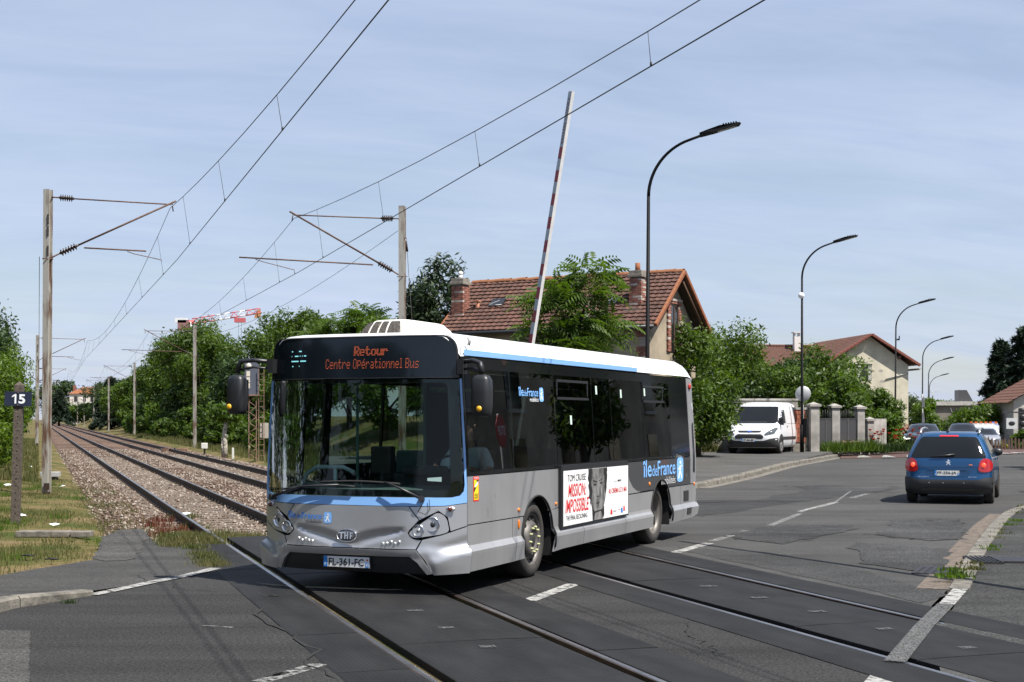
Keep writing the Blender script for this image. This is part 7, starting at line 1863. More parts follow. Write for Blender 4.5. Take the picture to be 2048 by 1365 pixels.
# ---- house across the street, out of the frame on the right, mirrored in the bus windows
h3 = thing('house', 'beige house across the street, seen mirrored in the bus windows', 'house', (16.6, 28.4, 0.05), R(66.8))
mb = MB(); mb.box(0, 30, -7, 0, -0.2, 5.2); mb.build('wall', M('render_pale', (0.50, 0.43, 0.33), 0.9, var=0.3, vscale=0.5), h3)
mb = MB(); mb.add([(-0.4, 0.4, 5.0), (30.4, 0.4, 5.0), (30.4, -3.5, 7.8), (-0.4, -3.5, 7.8), (30.4, -7.4, 5.0), (-0.4, -7.4, 5.0)], [(0, 1, 2, 3), (3, 2, 4, 5)]); mb.build('roof', TILE2, h3)
for x in (2.0, 5.5, 9.5, 14.0, 18.5, 22.0, 26.5):
    for z in (0.9, 3.3):
        mb = MB(); mb.box(x, x + 1.1, -0.02, 0.03, z, z + 1.5); w_ = mb.build('window', DARKG, h3)
        mb = MB(); mb.box(x - 0.1, x + 1.2, 0.0, 0.12, z - 0.14, z - 0.02); mb.build('sill', WOODW, w_)
stp = thing('stop_sign', 'stop sign on the right pavement, seen mirrored in the bus windows', 'sign', (12.3, 27.0, 0.05), R(60))
mb = MB(); mb.tube([(0, 0, 0), (0, 0, 2.7)], 0.03, 8); mb.build('pole', GALV, stp)
mb = MB(); mb.prism([(0.4 * math.cos(a), 2.3 + 0.4 * math.sin(a)) for a in [math.pi / 8 + i * math.pi / 4 for i in range(8)]], 0.03, 0.045, None, 'y'); fc_ = mb.build('octagon', M('stop_red', (0.45, 0.02, 0.02), 0.4), stp)
lettering('sign_text', 'STOP', -0.28, 0.28, 2.2, 2.42, lambda a, b: (-a, 0.047, b), LOGOW, fc_, 0.02)
# ================================================================== other vehicles
class Shell:
    """car body lofted from level outlines: x forward from the tail, y to the left, z up"""
    def __init__(s, z, hw, xr, xf, dr=0.22, df=0.35, c=0.30):
        s.z, s.hwv, s.xrv, s.xfv, s.dr, s.df, s.c = z, hw, xr, xf, dr, df, c
    def hw(s, z): return float(np.interp(z, s.z, s.hwv))
    def xr(s, z): return float(np.interp(z, s.z, s.xrv))
    def xf(s, z): return float(np.interp(z, s.z, s.xfv))
    def cy(s, z): return min(s.c, s.hw(z) * 0.6)
    def rear(s, off=0.0):
        def f(y, z):
            h, c = s.hw(z), s.cy(z); k = min(1.0, max(0.0, (abs(y) - (h - c)) / c)); g = 1 - math.sqrt(max(0, 1 - k * k))
            n = Vector((-math.sqrt(max(0.02, 1 - k * k)), k * (1 if y > 0 else -1), 0.25)).normalized()
            return Vector((s.xr(z) + s.dr * g, y, z)) + n * off
        return f
    def front(s, off=0.0):
        def f(y, z):
            h, c = s.hw(z), s.cy(z); k = min(1.0, max(0.0, (abs(y) - (h - c)) / c)); g = 1 - math.sqrt(max(0, 1 - k * k))
            n = Vector((math.sqrt(max(0.02, 1 - k * k)), k * (1 if y > 0 else -1), 0.25)).normalized()
            return Vector((s.xf(z) - s.df * g - 0.10 * (abs(y) / h) ** 2, y, z)) + n * off
        return f
    def side(s, sgn, off=0.0):
        def f(x, z):
            h, c = s.hw(z), s.cy(z); k = 0.0
            if x < s.xr(z) + s.dr: k = min(1.0, (s.xr(z) + s.dr - x) / s.dr)
            if x > s.xf(z) - s.df - 0.1: k = min(1.0, (x - s.xf(z) + s.df + 0.1) / s.df)
            return Vector((x, sgn * (h - c + c * math.sqrt(max(0, 1 - k * k)) + off), z))
        return f
    def mesh(s, mat, parent, levels, name='body'):
        rows = []
        for z in levels:
            h, c, a, b = s.hw(z), s.cy(z), s.xr(z), s.xf(z); P = []
            R_, F_ = s.rear(), s.front()
            ys = [-(h - c) + 2 * (h - c) * i / 8 for i in range(9)]
            P += [R_(y, z) for y in ys]
            P += [Vector((a + s.dr * (1 - math.cos(t)), h - c + c * math.sin(t), z)) for t in [math.pi / 2 * i / 6 for i in range(1, 7)]]
            x0, x1 = a + s.dr, b - s.df - 0.1
            P += [Vector((x0 + (x1 - x0) * i / 10, h, z)) for i in range(1, 10)]
            fr = [(h - c * (1 - math.cos(t)) * 1.0) for t in [math.pi / 2 * i / 6 for i in range(7)]]
            P += [F_(y, z) for y in fr] + [F_(y, z) for y in ys[::-1][1:-1]] + [F_(-y, z) for y in fr[::-1]]
            P += [Vector((x1 - (x1 - x0) * i / 10, -h, z)) for i in range(1, 10)]
            P += [Vector((a + s.dr * (1 - math.sin(t)), -(h - c + c * math.cos(t)), z)) for t in [math.pi / 2 * i / 6 for i in range(0, 6)]]
            rows.append(P)
        mb = MB(); mb.grid([r + [r[0]] for r in rows])
        mb.add(rows[-1], [tuple(range(len(rows[-1])))]); mb.add(rows[0], [tuple(range(len(rows[0])))[::-1]])
        o = mb.build(name, mat, parent)
        bm = bmesh.new(); bm.from_mesh(o.data); bmesh.ops.remove_doubles(bm, verts=bm.verts, dist=0.0005); bmesh.ops.recalc_face_normals(bm, faces=bm.faces)
        bm.to_mesh(o.data); bm.free()
        return o
def sh_part(name, loops, fm, mat, parent, step=0.08): return sheet(name, loops, fm, mat, parent, step=step)
def ymir(l): return [(-y, z) for y, z in l]
CARG = M('car_glass', (0.008, 0.009, 0.010), 0.06, spec=0.4)
RIMS = M('rim_silver', (0.45, 0.45, 0.46), 0.35, 0.8)
def cwheel(parent, x, y, rr, wid, sgn, rimm=RIMS, spokes=5):
    w_ = bpy.data.objects.new('wheel', None); COL.objects.link(w_); w_.parent = parent; w_.location = (x, y, rr - 0.004)
    mt = Matrix.Rotation(R(-90) * sgn, 4, 'X'); h = wid / 2
    mb = MB(); mb.lathe([(rr * 0.64, h - 0.02), (rr * 0.70, h), (rr * 0.90, h), (rr * 0.98, h - 0.03), (rr, h - 0.05), (rr, -h + 0.05), (rr * 0.95, -h), (rr * 0.6, -h)], 28, mt); mb.build('tyre', TYRE, w_)
    mb = MB(); mb.lathe([(rr * 0.66, h - 0.012), (rr * 0.62, h - 0.02), (rr * 0.60, h - 0.09), (0.001, h - 0.09)], 24, mt); mb.build('rim_barrel', RIMG, w_)
    mb = MB()
    for k in range(spokes):
        a = 2 * math.pi * k / spokes; m2 = mt @ Matrix.Rotation(a, 4, 'Z'); mb.box(0.02, rr * 0.64, -0.035, 0.035, h - 0.05, h - 0.02, m2)
    mb.lathe([(0.06, h - 0.05), (0.055, h - 0.012), (0.001, h - 0.01)], 12, mt); tag(mb.build('rim', rimm, w_), kind='stuff')
def arch_sheet(S, parent, x, rr, sgn):
    lp = [(x + rr * 1.16 * math.cos(t), rr + rr * 1.16 * math.sin(t)) for t in [math.pi * i / 14 for i in range(15)]] + [(x - rr * 1.16, S.z[0] + 0.01), (x + rr * 1.16, S.z[0] + 0.01)]
    sheet('wheel_arch', [lp], S.side(sgn, 0.004), GAP, parent, step=0.1)

# ---- blue estate car, seen from behind
BCAR = M('car_blue', (0.009, 0.070, 0.18), 0.32, 0.5, coat=0.7)
PLAS = M('bumper_plastic', (0.028, 0.029, 0.031), 0.55)
bc = thing('estate_car', 'blue estate car driving away on the right, brake lights on', 'car', (9.16, 29.95, 0.0), math.atan2(0.93, 0.36))
bc.scale = (1, 1, 1.03)
S = Shell([0.20, 0.32, 0.45, 0.62, 0.80, 0.92, 1.00, 1.20, 1.36, 1.43, 1.465, 1.48], [0.76, 0.85, 0.875, 0.88, 0.88, 0.865, 0.84, 0.755, 0.675, 0.625, 0.55, 0.40],
          [0.14, 0.03, 0.0, 0.035, 0.05, 0.075, 0.105, 0.22, 0.33, 0.42, 0.55, 0.75], [4.0, 4.10, 4.14, 4.10, 3.95, 3.45, 3.05, 2.62, 2.28, 2.08, 1.9, 1.6], 0.24, 0.5, 0.34)
S.mesh(BCAR, bc, [0.20, 0.26, 0.32, 0.40, 0.45, 0.55, 0.62, 0.72, 0.80, 0.86, 0.92, 0.96, 1.00, 1.1, 1.20, 1.3, 1.36, 1.40, 1.43, 1.45, 1.465, 1.474, 1.48])
RM_ = S.rear
rg = rounded([(-0.76, 0.945), (0.76, 0.945), (0.74, 1.02), (0.565, 1.375), (-0.565, 1.375), (-0.74, 1.02)], [0.08, 0.08, 0.05, 0.08, 0.08, 0.05])
gl = sh_part('rear_window', [rg], RM_(0.006), CARG, bc, 0.06)
sh_part('bumper', [rounded([(-0.872, 0.21), (0.872, 0.21), (0.876, 0.55), (0.70, 0.545), (0.62, 0.50), (-0.62, 0.50), (-0.70, 0.545), (-0.876, 0.55)], [0.05, 0.05, 0.02, 0.05, 0.05, 0.05, 0.05, 0.02])], RM_(0.022), PLAS, bc, 0.06)
sh_part('bumper_lip', [[(-0.55, 0.27), (0.55, 0.27), (0.48, 0.32), (-0.48, 0.32)]], RM_(0.030), M('lip_grey', (0.05, 0.05, 0.052), 0.5), bc)
TAILR = M('tail_lamp_red', (0.30, 0.008, 0.012), 0.12, coat=0.8, emit=(1.0, 0.02, 0.02), estr=0.03)
for sg_ in (1, -1):
    lp = rounded([(0.60, 0.70), (0.63, 0.87), (0.69, 0.935), (0.80, 0.935), (0.872, 0.85), (0.868, 0.71), (0.80, 0.66), (0.66, 0.66)], 0.06)
    if sg_ < 0: lp = ymir(lp)
    tl_ = sh_part('tail_lamp', [lp], RM_(0.020), TAILR, bc, 0.05)
    mb = MB(); p = RM_(0.03)(sg_ * 0.70, 0.80); mb.sphere(p, 0.045, 12, 8, (0.5, 1, 1)); mb.build('lamp_core', M('lamp_core', (0.9, 0.1, 0.05), 0.3, emit=(1.0, 0.07, 0.03), estr=0.8), tl_)
sh_part('brake_light', [[(-0.20, 1.385), (0.20, 1.385), (0.18, 1.405), (-0.18, 1.405)]], RM_(0.012), M('brake_red', (0.6, 0.02, 0.02), 0.3, emit=(1, 0.03, 0.025), estr=0.5), bc)
sh_part('tailgate_seam', [[(-0.60, 0.75), (0.60, 0.75), (0.60, 0.756), (-0.60, 0.756)]], RM_(0.004), GAP, bc)
rec = sh_part('plate_recess', [rounded([(-0.42, 0.56), (0.42, 0.56), (0.46, 0.70), (-0.46, 0.70)], 0.05)], RM_(0.004), M('car_blue_deep', (0.008, 0.055, 0.14), 0.4, 0.5, coat=0.6), bc)
xq = S.xr(0.63) - 0.012
plate(bc, lambda o: (lambda a, b: Vector((xq - o, -a, b))), -0.27, 0.50, 0.585, 0.105, 'FF-256-JA', '77', lambda a, b: Vector((-1, 0, 0)), M('plate_white', (0.7, 0.7, 0.7)))
sh_part('tailgate_handle', [rounded([(-0.40, 0.70), (0.40, 0.70), (0.38, 0.725), (-0.38, 0.725)], 0.01)], RM_(0.014), BCAR, bc)
mb = MB(); q = lambda a, b: RM_(0.010)(-a, b)
for pts in ([(-0.035, 0.80), (-0.02, 0.80), (0.015, 0.87), (0.0, 0.88)], [(0.0, 0.86), (0.035, 0.885), (0.03, 0.90), (-0.005, 0.885)], [(0.0, 0.84), (0.04, 0.80), (0.05, 0.81), (0.015, 0.855)], [(-0.04, 0.85), (0.0, 0.865), (0.0, 0.88), (-0.045, 0.862)], [(0.005, 0.845), (0.05, 0.855), (0.05, 0.867), (0.005, 0.862)], [(-0.01, 0.875), (0.02, 0.875), (0.012, 0.915), (-0.005, 0.91)]):
    mb.add([q(a, b) for a, b in pts], [tuple(range(4))])
tag(mb.build('lion_emblem', M('emblem_silver', (0.75, 0.77, 0.8), 0.3, 0.6), bc), kind='stuff')
lettering('badge_text', 'PEUGEOT', -0.60, -0.38, 0.545, 0.57, lambda a, b: RM_(0.012)(-a, b), CHROME, bc); lettering('badge_text', '207 SW', 0.40, 0.58, 0.545, 0.572, lambda a, b: RM_(0.012)(-a, b), CHROME, bc)
sh_part('badge', [[(-0.49, 0.80), (-0.42, 0.80), (-0.42, 0.815), (-0.49, 0.815)]], RM_(0.008), ORANGE, bc)
mb = MB(); mb.tube([RM_(0.03)(-0.13, 1.01), RM_(0.04)(0.1, 0.985), RM_(0.03)(0.36, 0.96)], [0.022, 0.014, 0.008], 6); mb.build('rear_wiper', BLACKP, gl)
for sg_ in (1, -1):
    pts = [S.side(sg_, 0.0)(x, z) + Vector((0, -sg_ * i_, 0.05)) for x, z, i_ in ((0.72, 1.40, 0.06), (0.95, 1.465, 0.06), (1.4, 1.50, 0.07), (1.9, 1.48, 0.07), (2.2, 1.42, 0.06))]
    pts = [Vector((x, sg_ * yy, z)) for x, yy, z in ((0.50, 0.60, 1.44), (0.62, 0.60, 1.50), (0.85, 0.60, 1.535), (1.5, 0.60, 1.555), (2.1, 0.60, 1.53), (2.35, 0.62, 1.46))]
    mb = MB(); mb.tube(pts, [0.02, 0.028, 0.024, 0.022, 0.022, 0.018], 8); mb.build('roof_rail', M('rail_silver', (0.42, 0.42, 0.43), 0.35, 0.7), bc)
    wl = rounded([(0.52, 1.015), (2.92, 0.985), (2.30, 1.34), (0.80, 1.37), (0.58, 1.2)], 0.06)
    sd = sheet('side_window', [wl], S.side(sg_, 0.006), CARG, bc, step=0.12)
    for xx in (1.15, 2.02):
        sheet('window_pillar', [[(xx, 1.0), (xx + 0.07, 1.0), (xx + 0.02, 1.37), (xx - 0.05, 1.37)]], S.side(sg_, 0.010), BLACKP if xx > 2 else BCAR, sd, step=0.12)
    for (x0, z0) in ((1.30, 0.90), (2.16, 0.90)):
        mb = MB(); mb.tube([S.side(sg_, 0.03)(x0, z0), S.side(sg_, 0.03)(x0 + 0.2, z0)], 0.018, 6); mb.build('door_handle', BCAR, bc)
    sheet('door_seam', [[(2.06, 0.35), (2.066, 0.35), (2.066, 0.98), (2.06, 0.98)]], S.side(sg_, 0.004), GAP, bc, step=0.2)
    sheet('side_trim', [[(1.0, 0.30), (3.0, 0.28), (3.0, 0.38), (1.0, 0.40)]], S.side(sg_, 0.012), PLAS, bc, step=0.2)
    mb = MB(); c = S.side(sg_, 0.13)(2.75, 1.02); mb.sphere(c, 0.11, 12, 8, (0.6, 1.1, 0.8)); mb.tube([S.side(sg_, 0.0)(2.78, 0.96), c], 0.03, 6); mb.build('door_mirror', BLACKP, bc)
    for x in (0.72, 3.26):
        arch_sheet(S, bc, x, 0.31, sg_); cwheel(bc, x, sg_ * (0.79), 0.31, 0.20, sg_)
mb = MB(); mb.tube([(0.62, 0.05, 1.47), (0.60, 0.05, 1.50)], 0.03, 8); mb.tube([(0.60, 0.05, 1.49), (0.48, 0.05, 1.68)], 0.006, 4); mb.build('antenna', BLACKP, bc)
for y in (-0.32, 0.10, 0.38):
    mb = MB(); mb.sphere(RM_(0.02)(y, 0.43), 0.014, 8, 5); mb.build('parking_sensor', M('sensor_grey', (0.15, 0.15, 0.15), 0.4), bc)
mb = MB(); mb.box(0.3, 3.9, -0.7, 0.7, 0.19, 0.23); mb.build('underbody', GAP, bc)

# ---- white van facing the camera
VWHT = M('van_white', (0.66, 0.67, 0.69), 0.35, coat=0.5)
VD = Vector((-0.41, -0.912, 0)).normalized()
vn = thing('delivery_van', 'white delivery van parked on the forecourt facing the camera', 'van', (9.30 - VD.x * 4.9, 55.6 - VD.y * 4.9, 0.44), math.atan2(VD.y, VD.x))
vn.scale = (1.04, 1.04, 1.04)
V = Shell([0.22, 0.36, 0.5, 0.65, 0.8, 0.95, 1.06, 1.15, 1.4, 1.7, 1.84, 1.91, 1.95], [0.90, 0.965, 0.985, 0.99, 0.985, 0.965, 0.955, 0.945, 0.915, 0.865, 0.82, 0.74, 0.56],
          [0.04, 0.0, 0.0, 0.0, 0.0, 0.0, 0.01, 0.01, 0.02, 0.03, 0.05, 0.09, 0.2], [4.84, 4.93, 4.95, 4.93, 4.86, 4.72, 4.50, 4.25, 3.97, 3.62, 3.44, 3.25, 2.9], 0.15, 0.42, 0.36)
V.mesh(VWHT, vn, [0.22, 0.29, 0.36, 0.43, 0.5, 0.58, 0.65, 0.72, 0.8, 0.88, 0.95, 1.0, 1.06, 1.10, 1.15, 1.25, 1.4, 1.55, 1.7, 1.77, 1.84, 1.88, 1.91, 1.935, 1.95])
FM_ = V.front
ws_ = sh_part('windscreen', [rounded([(-0.80, 1.13), (0.80, 1.13), (0.86, 1.22), (0.74, 1.78), (-0.74, 1.78), (-0.86, 1.22)], 0.07)], FM_(0.006), CARG, vn, 0.07)
sh_part('dash_edge', [[(-0.6, 1.14), (0.6, 1.14), (0.5, 1.19), (-0.5, 1.19)]], FM_(0.010), M('dash_grey', (0.04, 0.04, 0.042), 0.6), ws_)
sh_part('front_bumper', [rounded([(-0.97, 0.23), (0.97, 0.23), (0.99, 0.60), (0.78, 0.56), (0.55, 0.48), (-0.55, 0.48), (-0.78, 0.56), (-0.99, 0.60)], 0.05)], FM_(0.018), PLAS, vn, 0.07)
gr_ = sh_part('grille', [rounded([(-0.52, 0.56), (0.52, 0.56), (0.56, 0.63), (0.46, 0.73), (-0.46, 0.73), (-0.56, 0.63)], 0.05)], FM_(0.012), BLACKP, vn, 0.07)
for k in range(4): sh_part('grille_bar', [[(-0.48, 0.585 + k * 0.035), (0.48, 0.585 + k * 0.035), (0.48, 0.597 + k * 0.035), (-0.48, 0.597 + k * 0.035)]], FM_(0.020), M('grille_dark', (0.03, 0.03, 0.03), 0.5), gr_)
sl_ = sh_part('upper_grille', [rounded([(-0.40, 0.80), (0.40, 0.80), (0.46, 0.865), (-0.46, 0.865)], 0.03)], FM_(0.010), BLACKP, vn)
sh_part('oval_emblem', [ellipse(0.0, 0.83, 0.09, 0.032, 20)], FM_(0.016), M('emblem_blue', (0.02, 0.06, 0.28), 0.3, coat=0.6), sl_)
HLG = M('headlamp_glass', (0.10, 0.11, 0.115), 0.08, 0.3, coat=0.8)
for sg_ in (1, -1):
    lp = rounded([(0.56, 0.72), (0.60, 0.68), (0.90, 0.74), (0.96, 0.96), (0.88, 0.98), (0.70, 0.85)], 0.04)
    lp = lp if sg_ > 0 else ymir(lp)
    hl_ = sh_part('headlamp', [lp], FM_(0.010), HLG, vn, 0.05)
    mb = MB(); mb.sphere(FM_(0.0)(sg_ * 0.78, 0.80), 0.05, 12, 8); mb.build('lamp_bowl', CHROME, hl_)
    lp = rounded([(0.62, 0.42), (0.82, 0.45), (0.80, 0.36), (0.64, 0.36)], 0.03); lp = lp if sg_ > 0 else ymir(lp)
    sh_part('fog_recess', [lp], FM_(0.024), GAP, vn)
    sw = sheet('side_window', [rounded([(3.05, 1.14), (4.02, 1.14), (3.66, 1.62), (3.10, 1.66)], 0.06)], V.side(sg_, 0.006), CARG, vn, step=0.12)
    sheet('door_seam', [[(2.96, 0.35), (2.97, 0.35), (2.97, 1.7), (2.96, 1.7)]], V.side(sg_, 0.004), M('seam_white', (0.2, 0.2, 0.2), 0.6), vn, step=0.2)
    sheet('side_strip', [rounded([(1.6, 0.52), (3.75, 0.52), (3.75, 0.63), (1.6, 0.63)], 0.03)], V.side(sg_, 0.014), PLAS, vn, step=0.2)
    sheet('crease', [[(0.3, 1.12), (2.9, 1.12), (2.9, 1.135), (0.3, 1.135)]], V.side(sg_, 0.003), MATS['seam_white'], vn, step=0.2)
    mb = MB(); mb.tube([V.side(sg_, 0.0)(2.76, 1.02), V.side(sg_, 0.025)(2.88, 1.02)], 0.02, 6); mb.build('door_handle', BLACKP, vn)
    mb = MB(); c = V.side(sg_, 0.16)(3.95, 1.22); mb.box(c.x - 0.06, c.x + 0.06, c.y - 0.10, c.y + 0.10, c.z - 0.15, c.z + 0.13); mb.build('door_mirror', BLACKP, vn, 0.035)
    mb = MB(); mb.tube([V.side(sg_, -0.02)(3.9, 1.1), c + Vector((0, 0, -0.08))], 0.03, 6); mb.build('mirror_arm', BLACKP, vn)
    for x in (0.95, 3.93):
        arch_sheet(V, vn, x, 0.34, sg_); cwheel(vn, x, sg_ * 0.89, 0.34, 0.22, sg_, M('steel_rim', (0.30, 0.30, 0.31), 0.5, 0.5))
xv = V.xf(0.5) + 0.012
plate(vn, lambda o: (lambda a, b: Vector((xv + o + 0.02, a, b))), -0.27, 0.54, 0.455, 0.115, 'CP-466-BK', '77', lambda a, b: Vector((1, 0, 0)), PLW)
mb = MB(); mb.box(0.3, 4.6, -0.8, 0.8, 0.2, 0.25); mb.build('underbody', GAP, vn)
mb = MB(); mb.tube([(3.35, -0.2, 1.94), (3.25, -0.2, 2.1)], 0.008, 4); mb.build('antenna', BLACKP, vn)

# ---- dark cars and a works truck further down
def saloon(label, x, y, z, dirv, paint, lit=False, h=1.40, name='saloon_car'):
    t = thing(name, label, 'car', (x - dirv.x * 4.5, y - dirv.y * 4.5, z), math.atan2(dirv.y, dirv.x))
    k = h / 1.40
    S3 = Shell([0.18 * k, 0.32 * k, 0.5 * k, 0.7 * k, 0.82 * k, 0.90 * k, 0.96 * k, 1.1 * k, 1.26 * k, 1.34 * k, 1.38 * k, 1.40 * k], [0.78, 0.88, 0.92, 0.925, 0.915, 0.89, 0.84, 0.75, 0.66, 0.60, 0.53, 0.38],
               [0.12, 0.02, 0.0, 0.03, 0.06, 0.15, 0.35, 0.75, 1.2, 1.45, 1.6, 1.8], [4.42, 4.5, 4.52, 4.48, 4.30, 3.85, 3.25, 2.9, 2.55, 2.35, 2.2, 2.0], 0.25, 0.55, 0.36)
    S3.mesh(paint, t, [q * k for q in (0.18, 0.25, 0.32, 0.42, 0.5, 0.6, 0.7, 0.77, 0.82, 0.86, 0.90, 0.93, 0.96, 1.03, 1.1, 1.18, 1.26, 1.30, 1.34, 1.36, 1.38, 1.40)])
    sh_part('windscreen', [rounded([(-0.74, 0.965 * k), (0.74, 0.965 * k), (0.57, 1.31 * k), (-0.57, 1.31 * k)], 0.06)], S3.front(0.008), CARG, t, 0.07)
    g_ = sh_part('grille', [rounded([(-0.34, 0.36 * k), (0.34, 0.36 * k), (0.42, 0.70 * k), (-0.42, 0.70 * k)], 0.05)], S3.front(0.012), BLACKP, t, 0.08)
    sh_part('lower_intake', [[(-0.8, 0.22 * k), (0.8, 0.22 * k), (0.75, 0.34 * k), (-0.75, 0.34 * k)]], S3.front(0.010), GAP, t, 0.08)
    for sg_ in (1, -1):
        lp = rounded([(0.50, 0.64 * k), (0.80, 0.60 * k), (0.87, 0.74 * k), (0.62, 0.75 * k)], 0.03); lp = lp if sg_ > 0 else ymir(lp)
        hd = sh_part('headlamp', [lp], S3.front(0.012), HLG, t, 0.06)
        if lit:
            lp = [(0.54, 0.655 * k), (0.82, 0.625 * k), (0.85, 0.66 * k), (0.86, 0.74 * k), (0.80, 0.74 * k), (0.78, 0.68 * k), (0.56, 0.69 * k)]; lp = lp if sg_ > 0 else ymir(lp)
            sh_part('running_light', [lp], S3.front(0.020), M('drl_white', (0.9, 0.9, 0.85), 0.3, emit=(1, 0.97, 0.88), estr=1.6), hd)
        sheet('side_window', [rounded([(1.0, 0.96 * k), (3.1, 0.96 * k), (2.5, 1.28 * k), (1.35, 1.28 * k)], 0.06)], S3.side(sg_, 0.008), CARG, t, step=0.12)
        mb = MB(); c = S3.side(sg_, 0.12)(3.0, 0.98 * k); mb.sphere(c, 0.10, 10, 8, (0.6, 1.1, 0.75)); mb.build('door_mirror', paint, t)
        for xx in (0.85, 3.6):
            arch_sheet(S3, t, xx, 0.33, sg_); cwheel(t, xx, sg_ * 0.83, 0.33, 0.2, sg_)
    xs2 = S3.xf(0.5) + 0.012
    sheet('number_plate', [[(-0.26, 0.44 * k), (0.26, 0.44 * k), (0.26, 0.54 * k), (-0.26, 0.54 * k)]], lambda a, b: Vector((xs2 + 0.01, a, b)), M('plate_dim', (0.05, 0.05, 0.055), 0.5), t, step=0.2)
    return t
CHAR = M('car_charcoal', (0.014, 0.015, 0.018), 0.25, 0.4, coat=0.8)
NAVY = M('car_navy', (0.02, 0.024, 0.034), 0.3, 0.4, coat=0.6)
saloon('charcoal saloon with a lit headlamp coming toward the camera', 20.0, 69.5, 0.15, Vector((-0.30, -0.954, 0)), CHAR, True, 1.42)
saloon('navy car behind the charcoal saloon, only its roof and windscreen showing', 25.2, 79.5, 0.06, Vector((-0.28, -0.96, 0)), NAVY, False, 1.5)
saloon('silver car beside the white works truck', 28.2, 85.0, -0.15, Vector((-0.3, -0.954, 0)), M('car_silver', (0.4, 0.41, 0.43), 0.3, 0.5, coat=0.5), False, 1.42)
tk = thing('works_truck', 'white works truck with an orange beacon bar far down the street', 'truck', (31.6, 95.5, -0.85), math.atan2(-0.954, -0.3))
K = Shell([0.35, 0.6, 0.9, 1.2, 1.5, 1.9, 2.15, 2.25], [0.92, 0.98, 1.0, 1.0, 0.97, 0.92, 0.86, 0.7], [0.0, 0, 0, 0, 0, 0, 0.03, 0.1], [2.2, 2.25, 2.22, 2.1, 1.85, 1.5, 1.3, 1.1], 0.1, 0.3, 0.25)
K.mesh(VWHT, tk, [0.35, 0.5, 0.6, 0.75, 0.9, 1.05, 1.2, 1.35, 1.5, 1.7, 1.9, 2.05, 2.15, 2.2, 2.25], 'cab')
sh_part('windscreen', [rounded([(-0.85, 1.30), (0.85, 1.30), (0.76, 1.95), (-0.76, 1.95)], 0.06)], K.front(0.008), CARG, tk)
sh_part('grille', [rounded([(-0.5, 0.7), (0.5, 0.7), (0.5, 0.95), (-0.5, 0.95)], 0.05)], K.front(0.010), BLACKP, tk)
mb = MB(); mb.box(-2.6, -0.15, -1.0, 1.0, 0.7, 2.2); mb.build('load_body', VWHT, tk, 0.03)
mb = MB(); mb.box(0.5, 0.8, -0.9, 0.9, 2.26, 2.36); bb = mb.build('beacon_bar', M('bar_pale', (0.6, 0.55, 0.5), 0.5), tk)
for k in range(6):
    mb = MB(); mb.box(0.48, 0.82, -0.88 + k * 0.31, -0.70 + k * 0.31, 2.36, 2.46); mb.build('beacon', M('beacon_orange', (0.6, 0.12, 0.03), 0.3), bb)
for sg_ in (1, -1):
    for x in (-1.8, 1.5): cwheel(tk, x, sg_ * 0.9, 0.36, 0.22, sg_)
    mb = MB(); c = K.side(sg_, 0.15)(1.75, 1.4); mb.box(c.x - 0.05, c.x + 0.05, c.y - 0.1, c.y + 0.1, c.z - 0.2, c.z + 0.2); mb.build('door_mirror', BLACKP, tk)
rs = thing('traffic_sign', 'round blue traffic sign beside the white works truck', 'sign', (32.6, 96.5, -1.2), R(-15))
mb = MB(); mb.lathe([(0.001, 0.02), (0.34, 0.02), (0.35, 0.0), (0.001, -0.02)], 24, Matrix.Translation((0, 0, 2.45)) @ Matrix.Rotation(R(90), 4, 'X')); mb.build('disc', M('sign_blue', (0.02, 0.1, 0.42)), rs)
mb = MB(); mb.tube([(0, 0.06, 0), (0, 0.06, 2.8)], 0.03, 6); mb.build('pole', GALV, rs)
tsn = thing('traffic_sign', 'grey triangular sign backs on a post right of the cream house', 'sign', ((1847 - 1024) / FPX * 92, 92, -0.2), R(62))
mb = MB(); mb.tube([(0, 0.06, 0), (0, 0.06, 3.6)], 0.035, 6); mb.build('pole', GALV, tsn)
for z in (1.75, 2.75):
    mb = MB(); mb.prism([(-0.4, z), (0.4, z), (0, z + 0.7)], -0.02, 0.02, None, 'y'); mb.build('triangle', M('sign_back_dark', (0.10, 0.105, 0.11), 0.5, 0.3), tsn)
# ================================================================== trees, hedges, grass
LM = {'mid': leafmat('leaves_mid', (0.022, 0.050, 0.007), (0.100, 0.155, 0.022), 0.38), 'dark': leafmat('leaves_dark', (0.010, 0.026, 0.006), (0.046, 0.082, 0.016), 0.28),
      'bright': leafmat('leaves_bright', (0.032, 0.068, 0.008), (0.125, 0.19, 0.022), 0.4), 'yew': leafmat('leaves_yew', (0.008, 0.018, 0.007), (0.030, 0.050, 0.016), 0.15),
      'ail': leafmat('leaves_ailanthus', (0.026, 0.058, 0.010), (0.098, 0.15, 0.026), 0.4), 'purple': leafmat('leaves_purple', (0.020, 0.008, 0.012), (0.060, 0.022, 0.030), 0.25), 'cedar': leafmat('needles_cedar', (0.010, 0.022, 0.014), (0.038, 0.060, 0.034), 0.15),
      'pale': leafmat('leaves_pale', (0.045, 0.070, 0.030), (0.12, 0.15, 0.07), 0.3), 'vine': leafmat('leaves_vine', (0.034, 0.072, 0.010), (0.125, 0.195, 0.028), 0.4), 'grass': leafmat('grass_blades', (0.040, 0.072, 0.012), (0.165, 0.14, 0.062), 0.3, 1.3), 'gold': leafmat('leaves_gold', (0.11, 0.12, 0.012), (0.26, 0.25, 0.03), 0.3)}
BARK = M('bark', (0.075, 0.058, 0.042), 0.9, var=0.4, vscale=6, bump=0.5, bscale=20, vstretch=(2, 2, 0.4))
